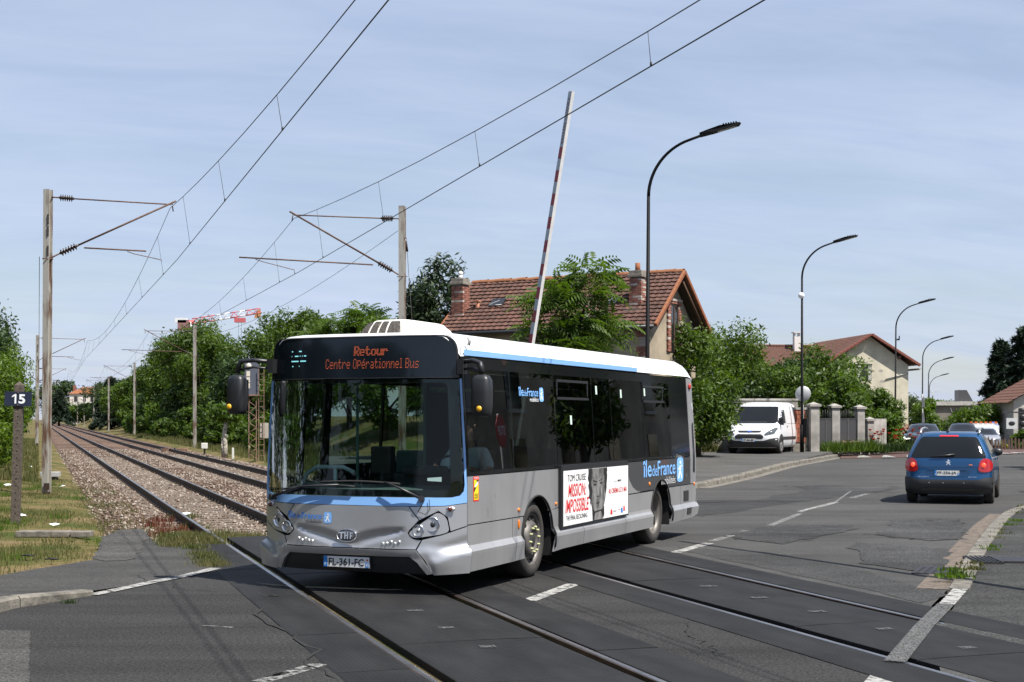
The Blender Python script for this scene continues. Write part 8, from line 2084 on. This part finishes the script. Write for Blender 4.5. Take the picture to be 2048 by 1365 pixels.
def leaf_mesh(name, P, N, size, aspect, rng, jitter=0.9):
    """one bent four-sided leaf at each point; N gives a preferred facing"""
    n = len(P)
    nv = N + jitter * rng.normal(size=(n, 3)); nv /= np.linalg.norm(nv, axis=1, keepdims=True) + 1e-9
    a = rng.normal(size=(n, 3)); a -= (a * nv).sum(1, keepdims=True) * nv; a /= np.linalg.norm(a, axis=1, keepdims=True) + 1e-9
    b = np.cross(nv, a)
    s = (size * (0.6 + 0.8 * rng.random(n)))[:, None]
    V = np.stack([P - a * s * aspect * 0.5, P + b * s * 0.5 * 0.55 + nv * s * 0.08, P + a * s * aspect * 0.5, P - b * s * 0.5 * 0.55 + nv * s * 0.08], 1)
    F = np.arange(n * 4).reshape(n, 4)
    return npmesh(name, V.reshape(-1, 3), F)
def crown(name, blobs, n, size, mat, parent, seed, aspect=1.5, shell=0.55, up=0.35):
    rng = np.random.default_rng(seed)
    B = np.array(blobs, float); w = (B[:, 3] * B[:, 4] * B[:, 5]) ** (2 / 3); w /= w.sum()
    k = rng.choice(len(B), n, p=w)
    d = rng.normal(size=(n, 3)); d /= np.linalg.norm(d, axis=1, keepdims=True)
    r = (shell + (1 - shell) * rng.random(n) ** 0.7) * (1 + 0.16 * rng.normal(size=n))
    P = B[k, :3] + d * B[k, 3:6] * r[:, None]
    return link(name, leaf_mesh(name, P, d + np.array([0, 0, up]), size, aspect, rng), parent, mat)
def blobs_in(rx, ry, z0, z1, nb, seed, rs=0.42, taper=0.0):
    """clumps that fill an ovoid crown from z0 to z1 around the stem"""
    r = random.Random(seed); out = []
    zc, rz_ = (z0 + z1) / 2, (z1 - z0) / 2
    for i in range(nb):
        for _ in range(30):
            x, y, z = (r.uniform(-1, 1) for _ in range(3))
            if 0.12 < x * x + y * y + z * z < 0.85: break
        k = rs * r.uniform(0.6, 1.15); t = 1 - taper * max(0, z)
        out.append((x * rx * 0.78 * t, y * ry * 0.78 * t, zc + z * rz_ * 0.80, rx * k * t, ry * k * t, rz_ * k * 0.8))
    return out
def tree(name, label, x, y, z, h, rx, kind, seed, n=5000, size=0.2, z0=0.25, nb=14, trunk=0.16, cat='tree', group=None, ry=None, rs=0.42, aspect=1.5, limbs=6, taper=0.0, shell=0.55, frond=0):
    t = thing(name, label, cat, (x, y, z), 0, group)
    r = random.Random(seed); bl = blobs_in(rx, ry or rx, h * z0, h, nb, seed, rs, taper)
    mb = MB(); top = (r.uniform(-.2, .2), r.uniform(-.2, .2), h * 0.72)
    mb.tube([(0, 0, -0.3), (r.uniform(-.06, .06), r.uniform(-.06, .06), h * 0.25), (top[0] * .6, top[1] * .6, h * 0.5), top], [trunk * 1.25, trunk, trunk * 0.7, trunk * 0.2], 8)
    tr = mb.build('trunk', BARK, t)
    for i in range(min(limbs, len(bl))):
        b = bl[i]; zs = max(h * 0.15, min(h * 0.6, b[2] - 0.25 * h)); mb = MB()
        mb.tube([(0, 0, zs), (b[0] * 0.5, b[1] * 0.5, (zs + b[2]) / 2 + 0.1), (b[0], b[1], b[2])], [trunk * 0.5, trunk * 0.32, trunk * 0.1], 6); mb.build('limb', BARK, tr)
    if frond: fronds('crown', bl, n, frond, LM[kind], t, seed)
    else: crown('crown', bl, n, size, LM[kind], t, seed, aspect, shell)
    return t
def fronds(name, blobs, n, size, mat, parent, seed, pairs=6):
    rng = np.random.default_rng(seed); B = np.array(blobs, float); w = (B[:, 3] * B[:, 4] * B[:, 5]) ** (2 / 3); w /= w.sum(); P = []; A = []; Nn = []
    k = rng.choice(len(B), n, p=w); d = rng.normal(size=(n, 3)); d[:, 2] = np.abs(d[:, 2]) * 0.9 - 0.1; d /= np.linalg.norm(d, axis=1, keepdims=True)
    base = B[k, :3] + d * B[k, 3:6] * (0.25 + 0.55 * rng.random(n))[:, None]
    out = d * [1, 1, 0.25] + 0.3 * rng.normal(size=(n, 3)); out /= np.linalg.norm(out, axis=1, keepdims=True)
    upv = np.array([0, 0, 1.0]) + 0.35 * rng.normal(size=(n, 3)); sd = np.cross(out, upv); sd /= np.linalg.norm(sd, axis=1, keepdims=True); nm = np.cross(sd, out)
    L_ = size * (0.7 + 0.6 * rng.random(n)); V = []
    for i in range(pairs):
        f = (i + 1) / pairs; c = base + out * (L_ * f)[:, None] - np.array([0, 0, 1.0]) * (0.35 * L_ * f * f)[:, None]
        for sg in (-1, 1):
            ax = sd * sg * 0.85 + out * 0.5 - np.array([0, 0, 0.35]); ll = (L_ * 0.42 * (1.05 - 0.45 * f))[:, None]; wv = out * ll * 0.16
            V.append(np.stack([c, c + ax * ll * 0.45 + wv, c + ax * ll - [0, 0, 0.02], c + ax * ll * 0.45 - wv], 1))
    V = np.concatenate(V).reshape(-1, 3); return link(name, npmesh(name, V, np.arange(len(V)).reshape(-1, 4)), parent, mat)
def at(px, d): return (px - 1024) / FPX * d
def top_h(py, d, z): return EYE + (HY - py) / FPX * d - z

# trees on the bank right of the line, from far to near
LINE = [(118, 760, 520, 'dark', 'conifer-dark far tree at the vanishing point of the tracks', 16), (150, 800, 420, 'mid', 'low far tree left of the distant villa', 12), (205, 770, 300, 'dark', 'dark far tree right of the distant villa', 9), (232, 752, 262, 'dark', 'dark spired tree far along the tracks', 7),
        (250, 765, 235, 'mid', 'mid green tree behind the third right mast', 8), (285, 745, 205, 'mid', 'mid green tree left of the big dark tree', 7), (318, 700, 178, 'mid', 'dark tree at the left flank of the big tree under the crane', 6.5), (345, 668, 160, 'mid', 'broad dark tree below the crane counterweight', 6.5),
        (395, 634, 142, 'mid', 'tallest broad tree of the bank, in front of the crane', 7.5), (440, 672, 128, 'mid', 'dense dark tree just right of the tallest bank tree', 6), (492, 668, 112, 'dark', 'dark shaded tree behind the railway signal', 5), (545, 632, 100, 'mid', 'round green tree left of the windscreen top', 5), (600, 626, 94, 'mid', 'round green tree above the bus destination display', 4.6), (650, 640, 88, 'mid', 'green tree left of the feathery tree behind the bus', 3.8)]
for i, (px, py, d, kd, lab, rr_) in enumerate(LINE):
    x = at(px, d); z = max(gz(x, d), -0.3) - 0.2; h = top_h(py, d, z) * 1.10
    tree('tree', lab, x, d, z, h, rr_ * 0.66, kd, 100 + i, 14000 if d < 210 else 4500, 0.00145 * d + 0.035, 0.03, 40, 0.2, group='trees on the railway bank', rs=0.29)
# feathery tree, shrubs beside the house
tree('tree', 'feathery light green tree behind the bus roof unit', at(700, 74), 74, 0.6, top_h(582, 74, 0.6), 2.9, 'ail', 131, 1500, 0.24, 0.15, 26, 0.14, rs=0.30, frond=0.8, group='trees on the railway bank')
tree('tree', 'leafy green tree left of the brick chimney', at(770, 66), 66, 0.3, top_h(628, 66, 0.3), 2.4, 'mid', 132, 6000, 0.2, 0.1, 20, 0.12, rs=0.34, group='trees on the railway bank')
tree('tree', 'bright shrubby tree at the left end of the house', at(858, 50), 50, 0.1, top_h(606, 50, 0.1), 1.55, 'ail', 133, 1100, 0.15, 0.1, 18, 0.1, rs=0.36, frond=0.55)
tree('tree', 'bushy tree touching the left eave of the house', at(906, 44), 44, 0.1, top_h(642, 44, 0.1), 1.0, 'ail', 134, 600, 0.13, 0.1, 14, 0.08, rs=0.36, frond=0.5)
tree('yew_tree', 'dark evergreen tree rising behind the brick chimney', at(900, 66), 66, 0.2, top_h(505, 66, 0.2), 2.9, 'yew', 135, 16000, 0.16, 0.3, 44, 0.25, rs=0.30, aspect=2.0)
tree('tree', 'leafy tree of heaven standing in front of the tiled roof', at(1150, 40), 40, 0.1, top_h(492, 40, 0.1), 1.95, 'ail', 141, 800, 0.135, 0.34, 30, 0.08, rs=0.24, limbs=18, frond=0.62)
tree('tree', 'bushy tree against the sunlit gable of the house', at(1360, 47.5), 47.5, 0.1, top_h(612, 47.5, 0.1), 1.4, 'mid', 142, 9000, 0.11, 0.02, 30, 0.08, rs=0.34)
tree('tree', 'tall rounded tree between the house and the white van', at(1440, 60.5), 60.5, 0.3, top_h(606, 60.5, 0.3), 2.5, 'mid', 143, 15000, 0.13, 0.05, 40, 0.14, rs=0.33)
tree('tree', 'green shrubby tree at the right corner of the house', at(1395, 53), 53, 0.2, top_h(640, 53, 0.2), 1.8, 'mid', 144, 10000, 0.12, 0.02, 30, 0.1, rs=0.36)
tree('shrub', 'purple leaved shrub above the white van', at(1512, 60.5), 60.5, 0.5, top_h(748, 60.5, 0.5), 1.3, 'purple', 145, 4500, 0.10, 0.3, 14, 0.06, 'shrub', rs=0.4)
for i, (px, py, d, rr_, lab) in enumerate([(1545, 688, 66, 2.5, 'tall hedge bush left of the second street lamp'), (1640, 676, 68, 2.7, 'tall hedge bush behind the concrete gate pillars'), (1700, 752, 70, 1.7, 'hedge bush in front of the cream gable'), (1755, 765, 70, 1.5, 'low end of the tall hedge beside the cream wall'), (1590, 690, 70, 2.3, 'hedge bush directly behind the second street lamp'), (1680, 735, 64.5, 1.7, 'hedge bush above the wide dark gate')]):
    tree('hedge_bush', lab, at(px, d), d, 0.3, top_h(py, d, 0.3), rr_, 'mid' if i % 2 else 'dark', 150 + i, 9000, 0.15, 0.02, 26, 0.1, 'hedge', 'hedge behind the gates', rs=0.36)
tree('shrub', 'bright green climbing shrub left of the third street lamp', at(1775, 66), 66, 0.1, top_h(800, 66, 0.1), 0.95, 'vine', 160, 4500, 0.12, 0.05, 14, 0.05, 'shrub')
tree('shrub', 'yellow green climber beside the first gate pillar', at(1572, 59.3), 59.3, 0.4, top_h(788, 59.3, 0.4), 0.6, 'vine', 161, 2200, 0.11, 0.05, 10, 0.05, 'shrub')
tree('shrub', 'green climber hanging between the gate pillars', at(1627, 59.6), 59.6, 0.4, top_h(800, 59.6, 0.4), 0.35, 'vine', 162, 1500, 0.10, 0.1, 8, 0.03, 'shrub')
tree('tree', 'pale grey green tree right of the cream house', at(1836, 125), 125, -1.2, top_h(782, 125, -1.2), 1.9, 'pale', 163, 4000, 0.22, 0.05, 14, 0.12)
tree('tree', 'bright green narrow tree behind the triangular signs', at(1858, 108), 108, -1.0, top_h(788, 108, -1.0), 1.2, 'vine', 164, 3500, 0.2, 0.05, 12, 0.1)
tree('tree', 'round green tree in front of the flat roofed building', at(1950, 104), 104, -1.2, top_h(802, 104, -1.2), 2.5, 'mid', 165, 8000, 0.2, 0.05, 20, 0.15)
tree('tree', 'small round tree left of the white works truck', at(1905, 112), 112, -1.2, top_h(826, 112, -1.2), 1.5, 'mid', 166, 3500, 0.2, 0.05, 12, 0.1)
tree('shrub', 'yellow flowering shrub beside the picket fence', at(1987, 88), 88, -0.5, top_h(870, 88, -0.5), 0.9, 'gold', 167, 1800, 0.14, 0.1, 8, 0.05, 'shrub', ry=0.7)
tree('tree', 'far treetop behind the flat roofed building', at(1905, 215), 215, -1.5, top_h(795, 215, -1.5), 4.2, 'mid', 168, 2500, 0.45, 0.1, 12, 0.2)
tree('shrub', 'dark shrub at the right edge below the shop sign', at(2046, 86), 86, -0.4, top_h(848, 86, -0.4), 1.0, 'mid', 169, 2500, 0.15, 0.05, 10, 0.06, 'shrub')
# cedar with drooping boughs
def cedar(label, x, y, z, h, rx, seed):
    t = thing('cedar_tree', label, 'tree', (x, y, z)); r = random.Random(seed); rng = np.random.default_rng(seed)
    mb = MB(); mb.tube([(0, 0, -0.3), (0, 0, h * 0.5), (0.1, 0, h)], [0.35, 0.22, 0.03], 8); tr = mb.build('trunk', BARK, t); P = []; N = []
    for i in range(70):
        f = (i + 0.5) / 70; zz = h * (0.12 + 0.86 * f); L_ = rx * (1.05 - f) ** 0.75 * r.uniform(0.65, 1.15) + 0.25; a = i * 2.4 + r.uniform(-.4, .4)
        pts = []
        for k in range(6):
            q = k / 5; pts.append(Vector((math.cos(a) * L_ * q, math.sin(a) * L_ * q, zz + 0.12 * L_ * q - 0.42 * L_ * q * q)))
        mb = MB(); mb.tube(pts, [0.05, 0.045, 0.035, 0.025, 0.015, 0.006], 4, cap=False)
        if i % 3 == 0: mb.build('bough', BARK, tr)
        m = int(60 + 70 * L_)
        q = rng.random(m) ** 0.7; base = np.array([[math.cos(a) * L_, math.sin(a) * L_]]) * q[:, None]
        zc = zz + 0.12 * L_ * q - 0.42 * L_ * q * q - 0.25 * rng.random(m) * (0.3 + q)
        sp = 0.20 * L_ * (1.05 - q)[:, None] * rng.normal(size=(m, 2))
        P.append(np.column_stack([base + sp, zc])); N.append(np.tile([0, 0, 1.0], (m, 1)))
    P = np.vstack(P); N = np.vstack(N)
    link('crown', leaf_mesh('crown', P, N, 0.30, 2.6, rng, 0.6), t, LM['cedar'])
tree('tree', 'garden tree across the street, mirrored in the front bus windows', 16.0, 33.5, 0, 6.5, 1.6, 'mid', 501, 4000, 0.2, 0.25, 16, 0.12)  # this and the next tree are unseen, added to break up side window reflections
tree('tree', 'dark garden tree across the street, mirrored in the rear bus windows', 20.5, 45, 0, 7.5, 1.9, 'dark', 502, 4500, 0.2, 0.25, 16, 0.14)
cedar('tall dark cedar with drooping boughs at the right edge', at(2052, 118), 118, -1.2, top_h(648, 118, -1.2), 4.4, 5)
cedar('smaller dark cedar spire left of the tall one', at(2003, 121), 121, -1.2, top_h(676, 121, -1.2), 2.3, 6)
# tall dark spires along the far line
for i, (px, py, d) in enumerate([(222, 752, 250), (243, 760, 245), (118, 778, 380)]):
    cedar('dark conifer spire by the far tracks, %s from the camera' % ORD[i], at(px, d), d, 0, top_h(py, d, 0), 4.0, 20 + i)
# left of the line
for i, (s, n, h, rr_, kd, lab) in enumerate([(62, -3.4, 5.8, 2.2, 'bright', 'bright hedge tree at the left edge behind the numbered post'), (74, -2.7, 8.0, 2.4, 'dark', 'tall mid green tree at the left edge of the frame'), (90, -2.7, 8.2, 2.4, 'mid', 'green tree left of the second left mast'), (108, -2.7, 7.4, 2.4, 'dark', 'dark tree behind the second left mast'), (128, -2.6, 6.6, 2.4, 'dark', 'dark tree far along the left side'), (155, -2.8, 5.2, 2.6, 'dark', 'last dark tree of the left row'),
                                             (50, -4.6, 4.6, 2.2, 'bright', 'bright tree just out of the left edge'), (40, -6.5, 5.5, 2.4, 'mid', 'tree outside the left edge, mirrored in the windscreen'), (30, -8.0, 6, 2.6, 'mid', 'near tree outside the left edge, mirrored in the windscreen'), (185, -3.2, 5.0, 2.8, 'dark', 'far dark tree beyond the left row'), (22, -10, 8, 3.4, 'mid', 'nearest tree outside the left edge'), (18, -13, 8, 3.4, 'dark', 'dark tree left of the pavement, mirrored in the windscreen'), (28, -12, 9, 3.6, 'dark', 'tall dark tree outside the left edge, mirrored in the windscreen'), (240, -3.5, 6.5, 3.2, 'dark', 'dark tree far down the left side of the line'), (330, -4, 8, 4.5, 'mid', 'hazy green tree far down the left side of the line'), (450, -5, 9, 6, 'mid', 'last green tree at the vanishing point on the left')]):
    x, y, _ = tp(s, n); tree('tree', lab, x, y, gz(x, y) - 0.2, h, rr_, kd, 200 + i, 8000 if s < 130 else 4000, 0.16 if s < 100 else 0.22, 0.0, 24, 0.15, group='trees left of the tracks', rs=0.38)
for i, (s, n, h) in enumerate([(43, -1.9, 3.8), (50, -1.6, 4.6), (58, -1.4, 5.2), (67, -1.4, 5.6)]):
    x, y, _ = tp(s, n); tree('hedge_bush', 'bright hedge bush at the left edge, %s from the camera' % ORD[i], x, y, gz(x, y) - 0.2, h, 1.5, 'bright', 420 + i, 9000, 0.10, 0.0, 34, 0.08, 'hedge', 'hedge along the left edge', rs=0.32)
tree('hedge_bush', 'dark bush hanging over the wall left above the white van', at(1478, 59.9), 59.9, 0.4, top_h(728, 59.9, 0.4), 1.6, 'dark', 431, 8000, 0.12, 0.3, 26, 0.08, 'hedge', 'hedge behind the gates', rs=0.36)
tree('hedge_bush', 'green bush over the wall between the van roof and the second lamp', at(1560, 60.2), 60.2, 0.4, top_h(722, 60.2, 0.4), 1.6, 'mid', 432, 8000, 0.12, 0.25, 26, 0.08, 'hedge', 'hedge behind the gates', rs=0.36)
tree('hedge_bush', 'leafy mass between the tall rounded tree and the hedge', at(1490, 64), 64, 0.3, top_h(690, 64, 0.3), 2.4, 'mid', 430, 11000, 0.14, 0.02, 30, 0.1, 'hedge', 'hedge behind the gates', rs=0.34)
for i in range(9):  # row of unseen trees, added to darken the windscreen and the bus front
    tree('tree', 'garden tree left of the pavement outside the frame, %s from the tracks' % ORD[i], -15.5 + 1.2 * (i % 2), 31 - 5.6 * i, -0.2, 9.2 + 0.7 * (i % 3), 3.7, 'dark' if i % 2 else 'yew', 400 + i, 7000, 0.24, 0.0, 26, 0.2, group='garden trees left of the pavement', rs=0.36)
# shrubs along the foot of the right bank
r_ = random.Random(4)
names = ['signal', 'stump']
for i in range(26):
    s = 70 + i * 5.2 + r_.uniform(-1.5, 1.5); n = 11.5 + r_.uniform(-0.4, 0.8); x, y, _ = tp(s, n); h = r_.uniform(1.6, 4.0)
    tree('bank_shrub', 'leafy shrub at the foot of the railway bank, %s along from the crossing' % (ORD[i] if i < 16 else ['seventeenth', 'eighteenth', 'nineteenth', 'twentieth', 'twenty-first', 'twenty-second', 'twenty-third', 'twenty-fourth', 'twenty-fifth', 'twenty-sixth'][i - 16]), x, y, gz(x, y) - 0.15, h, r_.uniform(0.9, 1.7), r_.choice(['bright', 'mid', 'mid', 'vine']), 300 + i, 2600 if s < 130 else 1300, 0.13 + 0.0008 * s, 0.0, 12, 0.05, 'shrub', 'shrubs at the foot of the railway bank', ry=1.6, limbs=2)
# masses closing the bank behind
for i in range(14):
    s = 78 + i * 11; n = 14.6 + r_.uniform(-0.8, 1.2); x, y, _ = tp(s, n)
    tree('bank_tree', 'dense undergrowth tree on the railway bank, %s along from the crossing' % ORD[i], x, y, gz(x, y) - 0.3, r_.uniform(4.5, 6.5), r_.uniform(2.4, 3.2), r_.choice(['mid', 'mid', 'dark']), 340 + i, 4200, 0.2 + 0.0008 * s, 0.0, 18, 0.1, 'tree', 'undergrowth trees of the railway bank', limbs=3)
crown('leaf_tuft', [(0, 0, 2.25, 0.75, 0.6, 0.5), (0.45, 0, 2.0, 0.45, 0.45, 0.35), (-0.45, 0.1, 2.1, 0.45, 0.4, 0.35)], 900, 0.17, LM['vine'], stumpT, 77)

# ---- grass and weeds
def blades(name, P, hgt, mat, label, width=0.012, lean=0.35, parent=None):
    n = len(P); a = RNG.random(n) * 6.283; h = hgt * (0.45 + 0.9 * RNG.random(n)); w = width * (0.7 + 0.6 * RNG.random(n))
    dx, dy = np.cos(a), np.sin(a); b = RNG.random(n) * 6.283; l = lean * h * RNG.random(n)
    A = P + np.column_stack([dx * w, dy * w, np.zeros(n)]); B = P - np.column_stack([dx * w, dy * w, np.zeros(n)])
    T = P + np.column_stack([np.cos(b) * l, np.sin(b) * l, h])
    o = link(name, npmesh(name, np.stack([A, B, T], 1).reshape(-1, 3), np.arange(n * 3).reshape(n, 3)), parent, mat)
    return tag(o, label, kind='stuff') if parent is None else tag(o, kind='stuff')
def gzv(x, y): return np.array([gz(a, b) for a, b in zip(x, y)])
def on_pavement(x, y): return pip(x, y, [pave])
# left verge, patchy
n0 = 200000
s = 14 + 34 * RNG.random(n0) ** 1.2; n_ = -9 + 10.6 * RNG.random(n0)
cl = np.sin(s * 1.9 + 1.3 * n_) + np.sin(n_ * 2.7 - 0.8 * s) + 0.9 * np.sin(s * 0.7 + n_ * 0.9)
keep = (cl + 1.3 * RNG.normal(size=n0) > 0.6) & (n_ < 0.5 + 1.1 * RNG.random(n0) ** 2); s, n_ = s[keep], n_[keep]
x = TD.x * s + TN.x * n_; y = TD.y * s + TN.y * n_
ok = np.array([not on_pavement(a, b) and b > 14.5 + 0 * a and not (a > -5 and b < 15) for a, b in zip(x, y)]); x, y = x[ok], y[ok]
blades('grass', np.column_stack([x, y, gzv(x, y) - 0.01]), 0.07, LM['grass'], 'patchy green and straw coloured grass left of the tracks', 0.007)
s = 20.5 + 26 * RNG.random(16000) ** 1.3; n_ = 0.3 + 1.7 * RNG.random(16000) ** 1.8
k_ = (np.sin(s * 2.3) + np.sin(s * 0.9 + 2 * n_) + RNG.normal(size=16000) > 0.5); s, n_ = s[k_], n_[k_]
blades('verge_grass', np.column_stack([TD.x * s + TN.x * n_, TD.y * s + TN.y * n_, ballast_z(n_) - 0.01]), 0.12, LM['grass'], 'dry grass creeping over the left ballast shoulder', 0.007)
cx_ = -9 + 10 * RNG.random(110); cs_ = 17 + 26 * RNG.random(110) ** 1.2; pt = []
for a, b in zip(cs_, cx_):
    x_, y_, _ = tp(a, b)
    if not on_pavement(x_, y_) and y_ > 16: pt.append((x_, y_))
P_ = np.vstack([np.column_stack([x_ + 0.16 * RNG.normal(size=130), y_ + 0.22 * RNG.normal(size=130), np.full(130, gz(x_, y_) - 0.01)]) for x_, y_ in pt])
P_ = P_[[not on_pavement(a, b) for a, b in P_[:, :2]]]
blades('grass_tufts', P_, 0.12, LM['vine'], 'fresh green tufts scattered over the dry verge', 0.007)
# rough grass: bank edge and far verges
n0 = 26000
s = 42 + 120 * RNG.random(n0) ** 1.6; n_ = 9.6 + 3.6 * RNG.random(n0) ** 0.8
x = TD.x * s + TN.x * n_; y = TD.y * s + TN.y * n_
blades('rough_grass', np.column_stack([x, y, gzv(x, y) - 0.02]), 0.32, LM['grass'], 'rough straw coloured grass along the foot of the bank', 0.03)
n0 = 9000
s = 46 + 90 * RNG.random(n0) ** 1.5; n_ = -3.2 + 3.2 * RNG.random(n0)
x = TD.x * s + TN.x * n_; y = TD.y * s + TN.y * n_
blades('rough_grass', np.column_stack([x, y, gzv(x, y) - 0.02]), 0.25, LM['grass'], 'rough grass along the left trees', 0.028)
def tuft(label, pts, n, spread, hgt, mat, name='weeds', z=0.0, width=0.01):
    P = []
    for (x, y) in pts: P.append(np.column_stack([x + spread * RNG.normal(size=n), y + spread * RNG.normal(size=n), np.full(n, z)]))
    return blades(name, np.vstack(P), hgt, mat, label, width, 0.7)
tuft('weeds growing where the mats meet the asphalt on the left', [gp(px, py) for px, py in [(332, 1082), (340, 1090), (350, 1094), (370, 1092), (392, 1098), (404, 1110), (412, 1118), (420, 1127), (428, 1133), (385, 1078), (400, 1072), (415, 1080), (370, 1070), (345, 1072), (425, 1088)]], 420, 0.10, 0.085, LM['grass'], z=-0.02, width=0.006)
tuft('dry weeds between the near rails by the crossing', [gp(px, py) for px, py in [(455, 1062), (470, 1068), (490, 1058), (505, 1066), (520, 1060), (440, 1052), (385, 1040), (372, 1020)]], 200, 0.14, 0.12, LM['grass'], z=-0.17)
REDW = leafmat('weeds_red', (0.07, 0.02, 0.014), (0.16, 0.06, 0.03), 0.2)
tuft('reddish weeds along the near rail', [tp(s_, 2.15 + 0.15 * math.sin(s_ * 3))[:2] for s_ in (22.3, 23.1, 23.9, 24.6, 25.4, 26.6, 28)], 120, 0.16, 0.13, REDW, z=-0.16)
for (pts, lab) in [([gp(1906, 1165), gp(1912, 1160), gp(1898, 1166), gp(1920, 1166), gp(1903, 1152)], 'green weeds around the street drain'), ([gp(1978, 1112), gp(1985, 1105), gp(1970, 1108)], 'green weeds on the right kerb above the drain'), ([gp(2020, 1058), gp(2030, 1050), gp(2012, 1060), gp(2036, 1052)], 'large weed clump on the right kerb'), ([gp(1990, 1087), gp(2005, 1078), gp(1950, 1140), gp(1945, 1150), gp(2000, 1070)], 'straw coloured weeds in the right kerb joint'), ([gp(2040, 1028), gp(2045, 1020), gp(2030, 1035)], 'weeds at the far end of the right kerb')]:
    tuft(lab, pts, 60, 0.07, 0.05, LM['vine'] if 'green' in lab or 'large' in lab else LM['grass'], z=0.06, width=0.014)
tuft('small weed at the left kerb joint', [gp(137, 1207)], 90, 0.035, 0.07, LM['dark'], z=-0.02, width=0.006)
tuft('grass and weeds at the foot of the concrete wall by the van', [(x_, 57.7 + 0.14 * x_ - 0.9) for x_ in np.arange(6.0, 8.3, 0.18)], 160, 0.18, 0.45, LM['grass'], z=0.42, width=0.02)
tuft('weeds at the foot of the gate pillars', [(12.9 + 0.25 * i, 58.5 + 0.27 * i) for i in range(12)], 140, 0.16, 0.42, LM['mid'], z=0.42, width=0.025)
tuft('poppy bed foliage below the hedge', [(15.6 + 0.28 * i, 61.6 + 0.42 * i) for i in range(16)], 160, 0.28, 0.32, LM['dark'], z=0.35, width=0.03)
pop = MB(); r2_ = random.Random(9)
POPPY = M('poppy_red', (0.70, 0.07, 0.02), 0.6)
for i in range(34):
    f = r2_.random() * 15; x_, y_ = 15.6 + 0.28 * f + r2_.uniform(-.3, .3), 61.4 + 0.42 * f + r2_.uniform(-.3, .3)
    t = thing('poppy', 'small red poppy flower below the hedge beyond the gates', 'flower', (x_, y_, 0.4), 0, 'red poppies below the hedge')
    h = r2_.uniform(0.45, 0.95); mb = MB(); mb.tube([(0, 0, 0), (0.03, 0, h)], 0.008, 4); mb.build('stem', LM['mid'], t)
    mb = MB(); mb.lathe([(0.01, h - 0.02), (0.06, h + 0.0), (0.075, h + 0.05)], 8, Matrix.Translation((0.03, 0, 0))); mb.build('petals', POPPY, t)

# ---- drain, covers
IRON = M('cast_iron', (0.035, 0.034, 0.038), 0.6, 0.5, var=0.3, vscale=12)
dx_, dy_ = gp(1888, 1143)
dr = thing('street_drain', 'cast iron street drain with rows of holes at the right kerb', 'drain', (dx_, dy_, 0.007), R(-23.2))
mb = MB(); mb.box(-0.32, 0.24, -0.42, 0.42, -0.02, 0.004); mb.build('frame', IRON, dr)
for i in range(6):
    for j in range(5):
        mb = MB(); mb.box(-0.28 + i * 0.085, -0.235 + i * 0.085, -0.36 + j * 0.15, -0.28 + j * 0.15, 0.0045, 0.006); mb.build('hole', GAP, dr)
for k, (px, py, w_, l_, lab) in enumerate([(1966, 1121, 0.34, 0.72, 'ribbed cast iron cover behind the right kerb'), (2025, 1121, 0.5, 0.6, 'flat cast iron cover at the right edge')]):
    x_, y_ = gp(px, py, 0.07); cv = thing('manhole_cover', lab, 'cover', (x_, y_, rz(x_, y_) + 0.012), R(-6))
    mb = MB(); mb.box(-w_ / 2, w_ / 2, -l_ / 2, l_ / 2, -0.03, 0.006); mb.build('plate', IRON, cv)
    if k == 0:
        for i in range(6):
            mb = MB(); mb.box(-w_ / 2 + 0.02 + i * 0.055, -w_ / 2 + 0.045 + i * 0.055, -l_ / 2 + 0.03, l_ / 2 - 0.03, 0.0065, 0.016); mb.build('rib', IRON, cv)
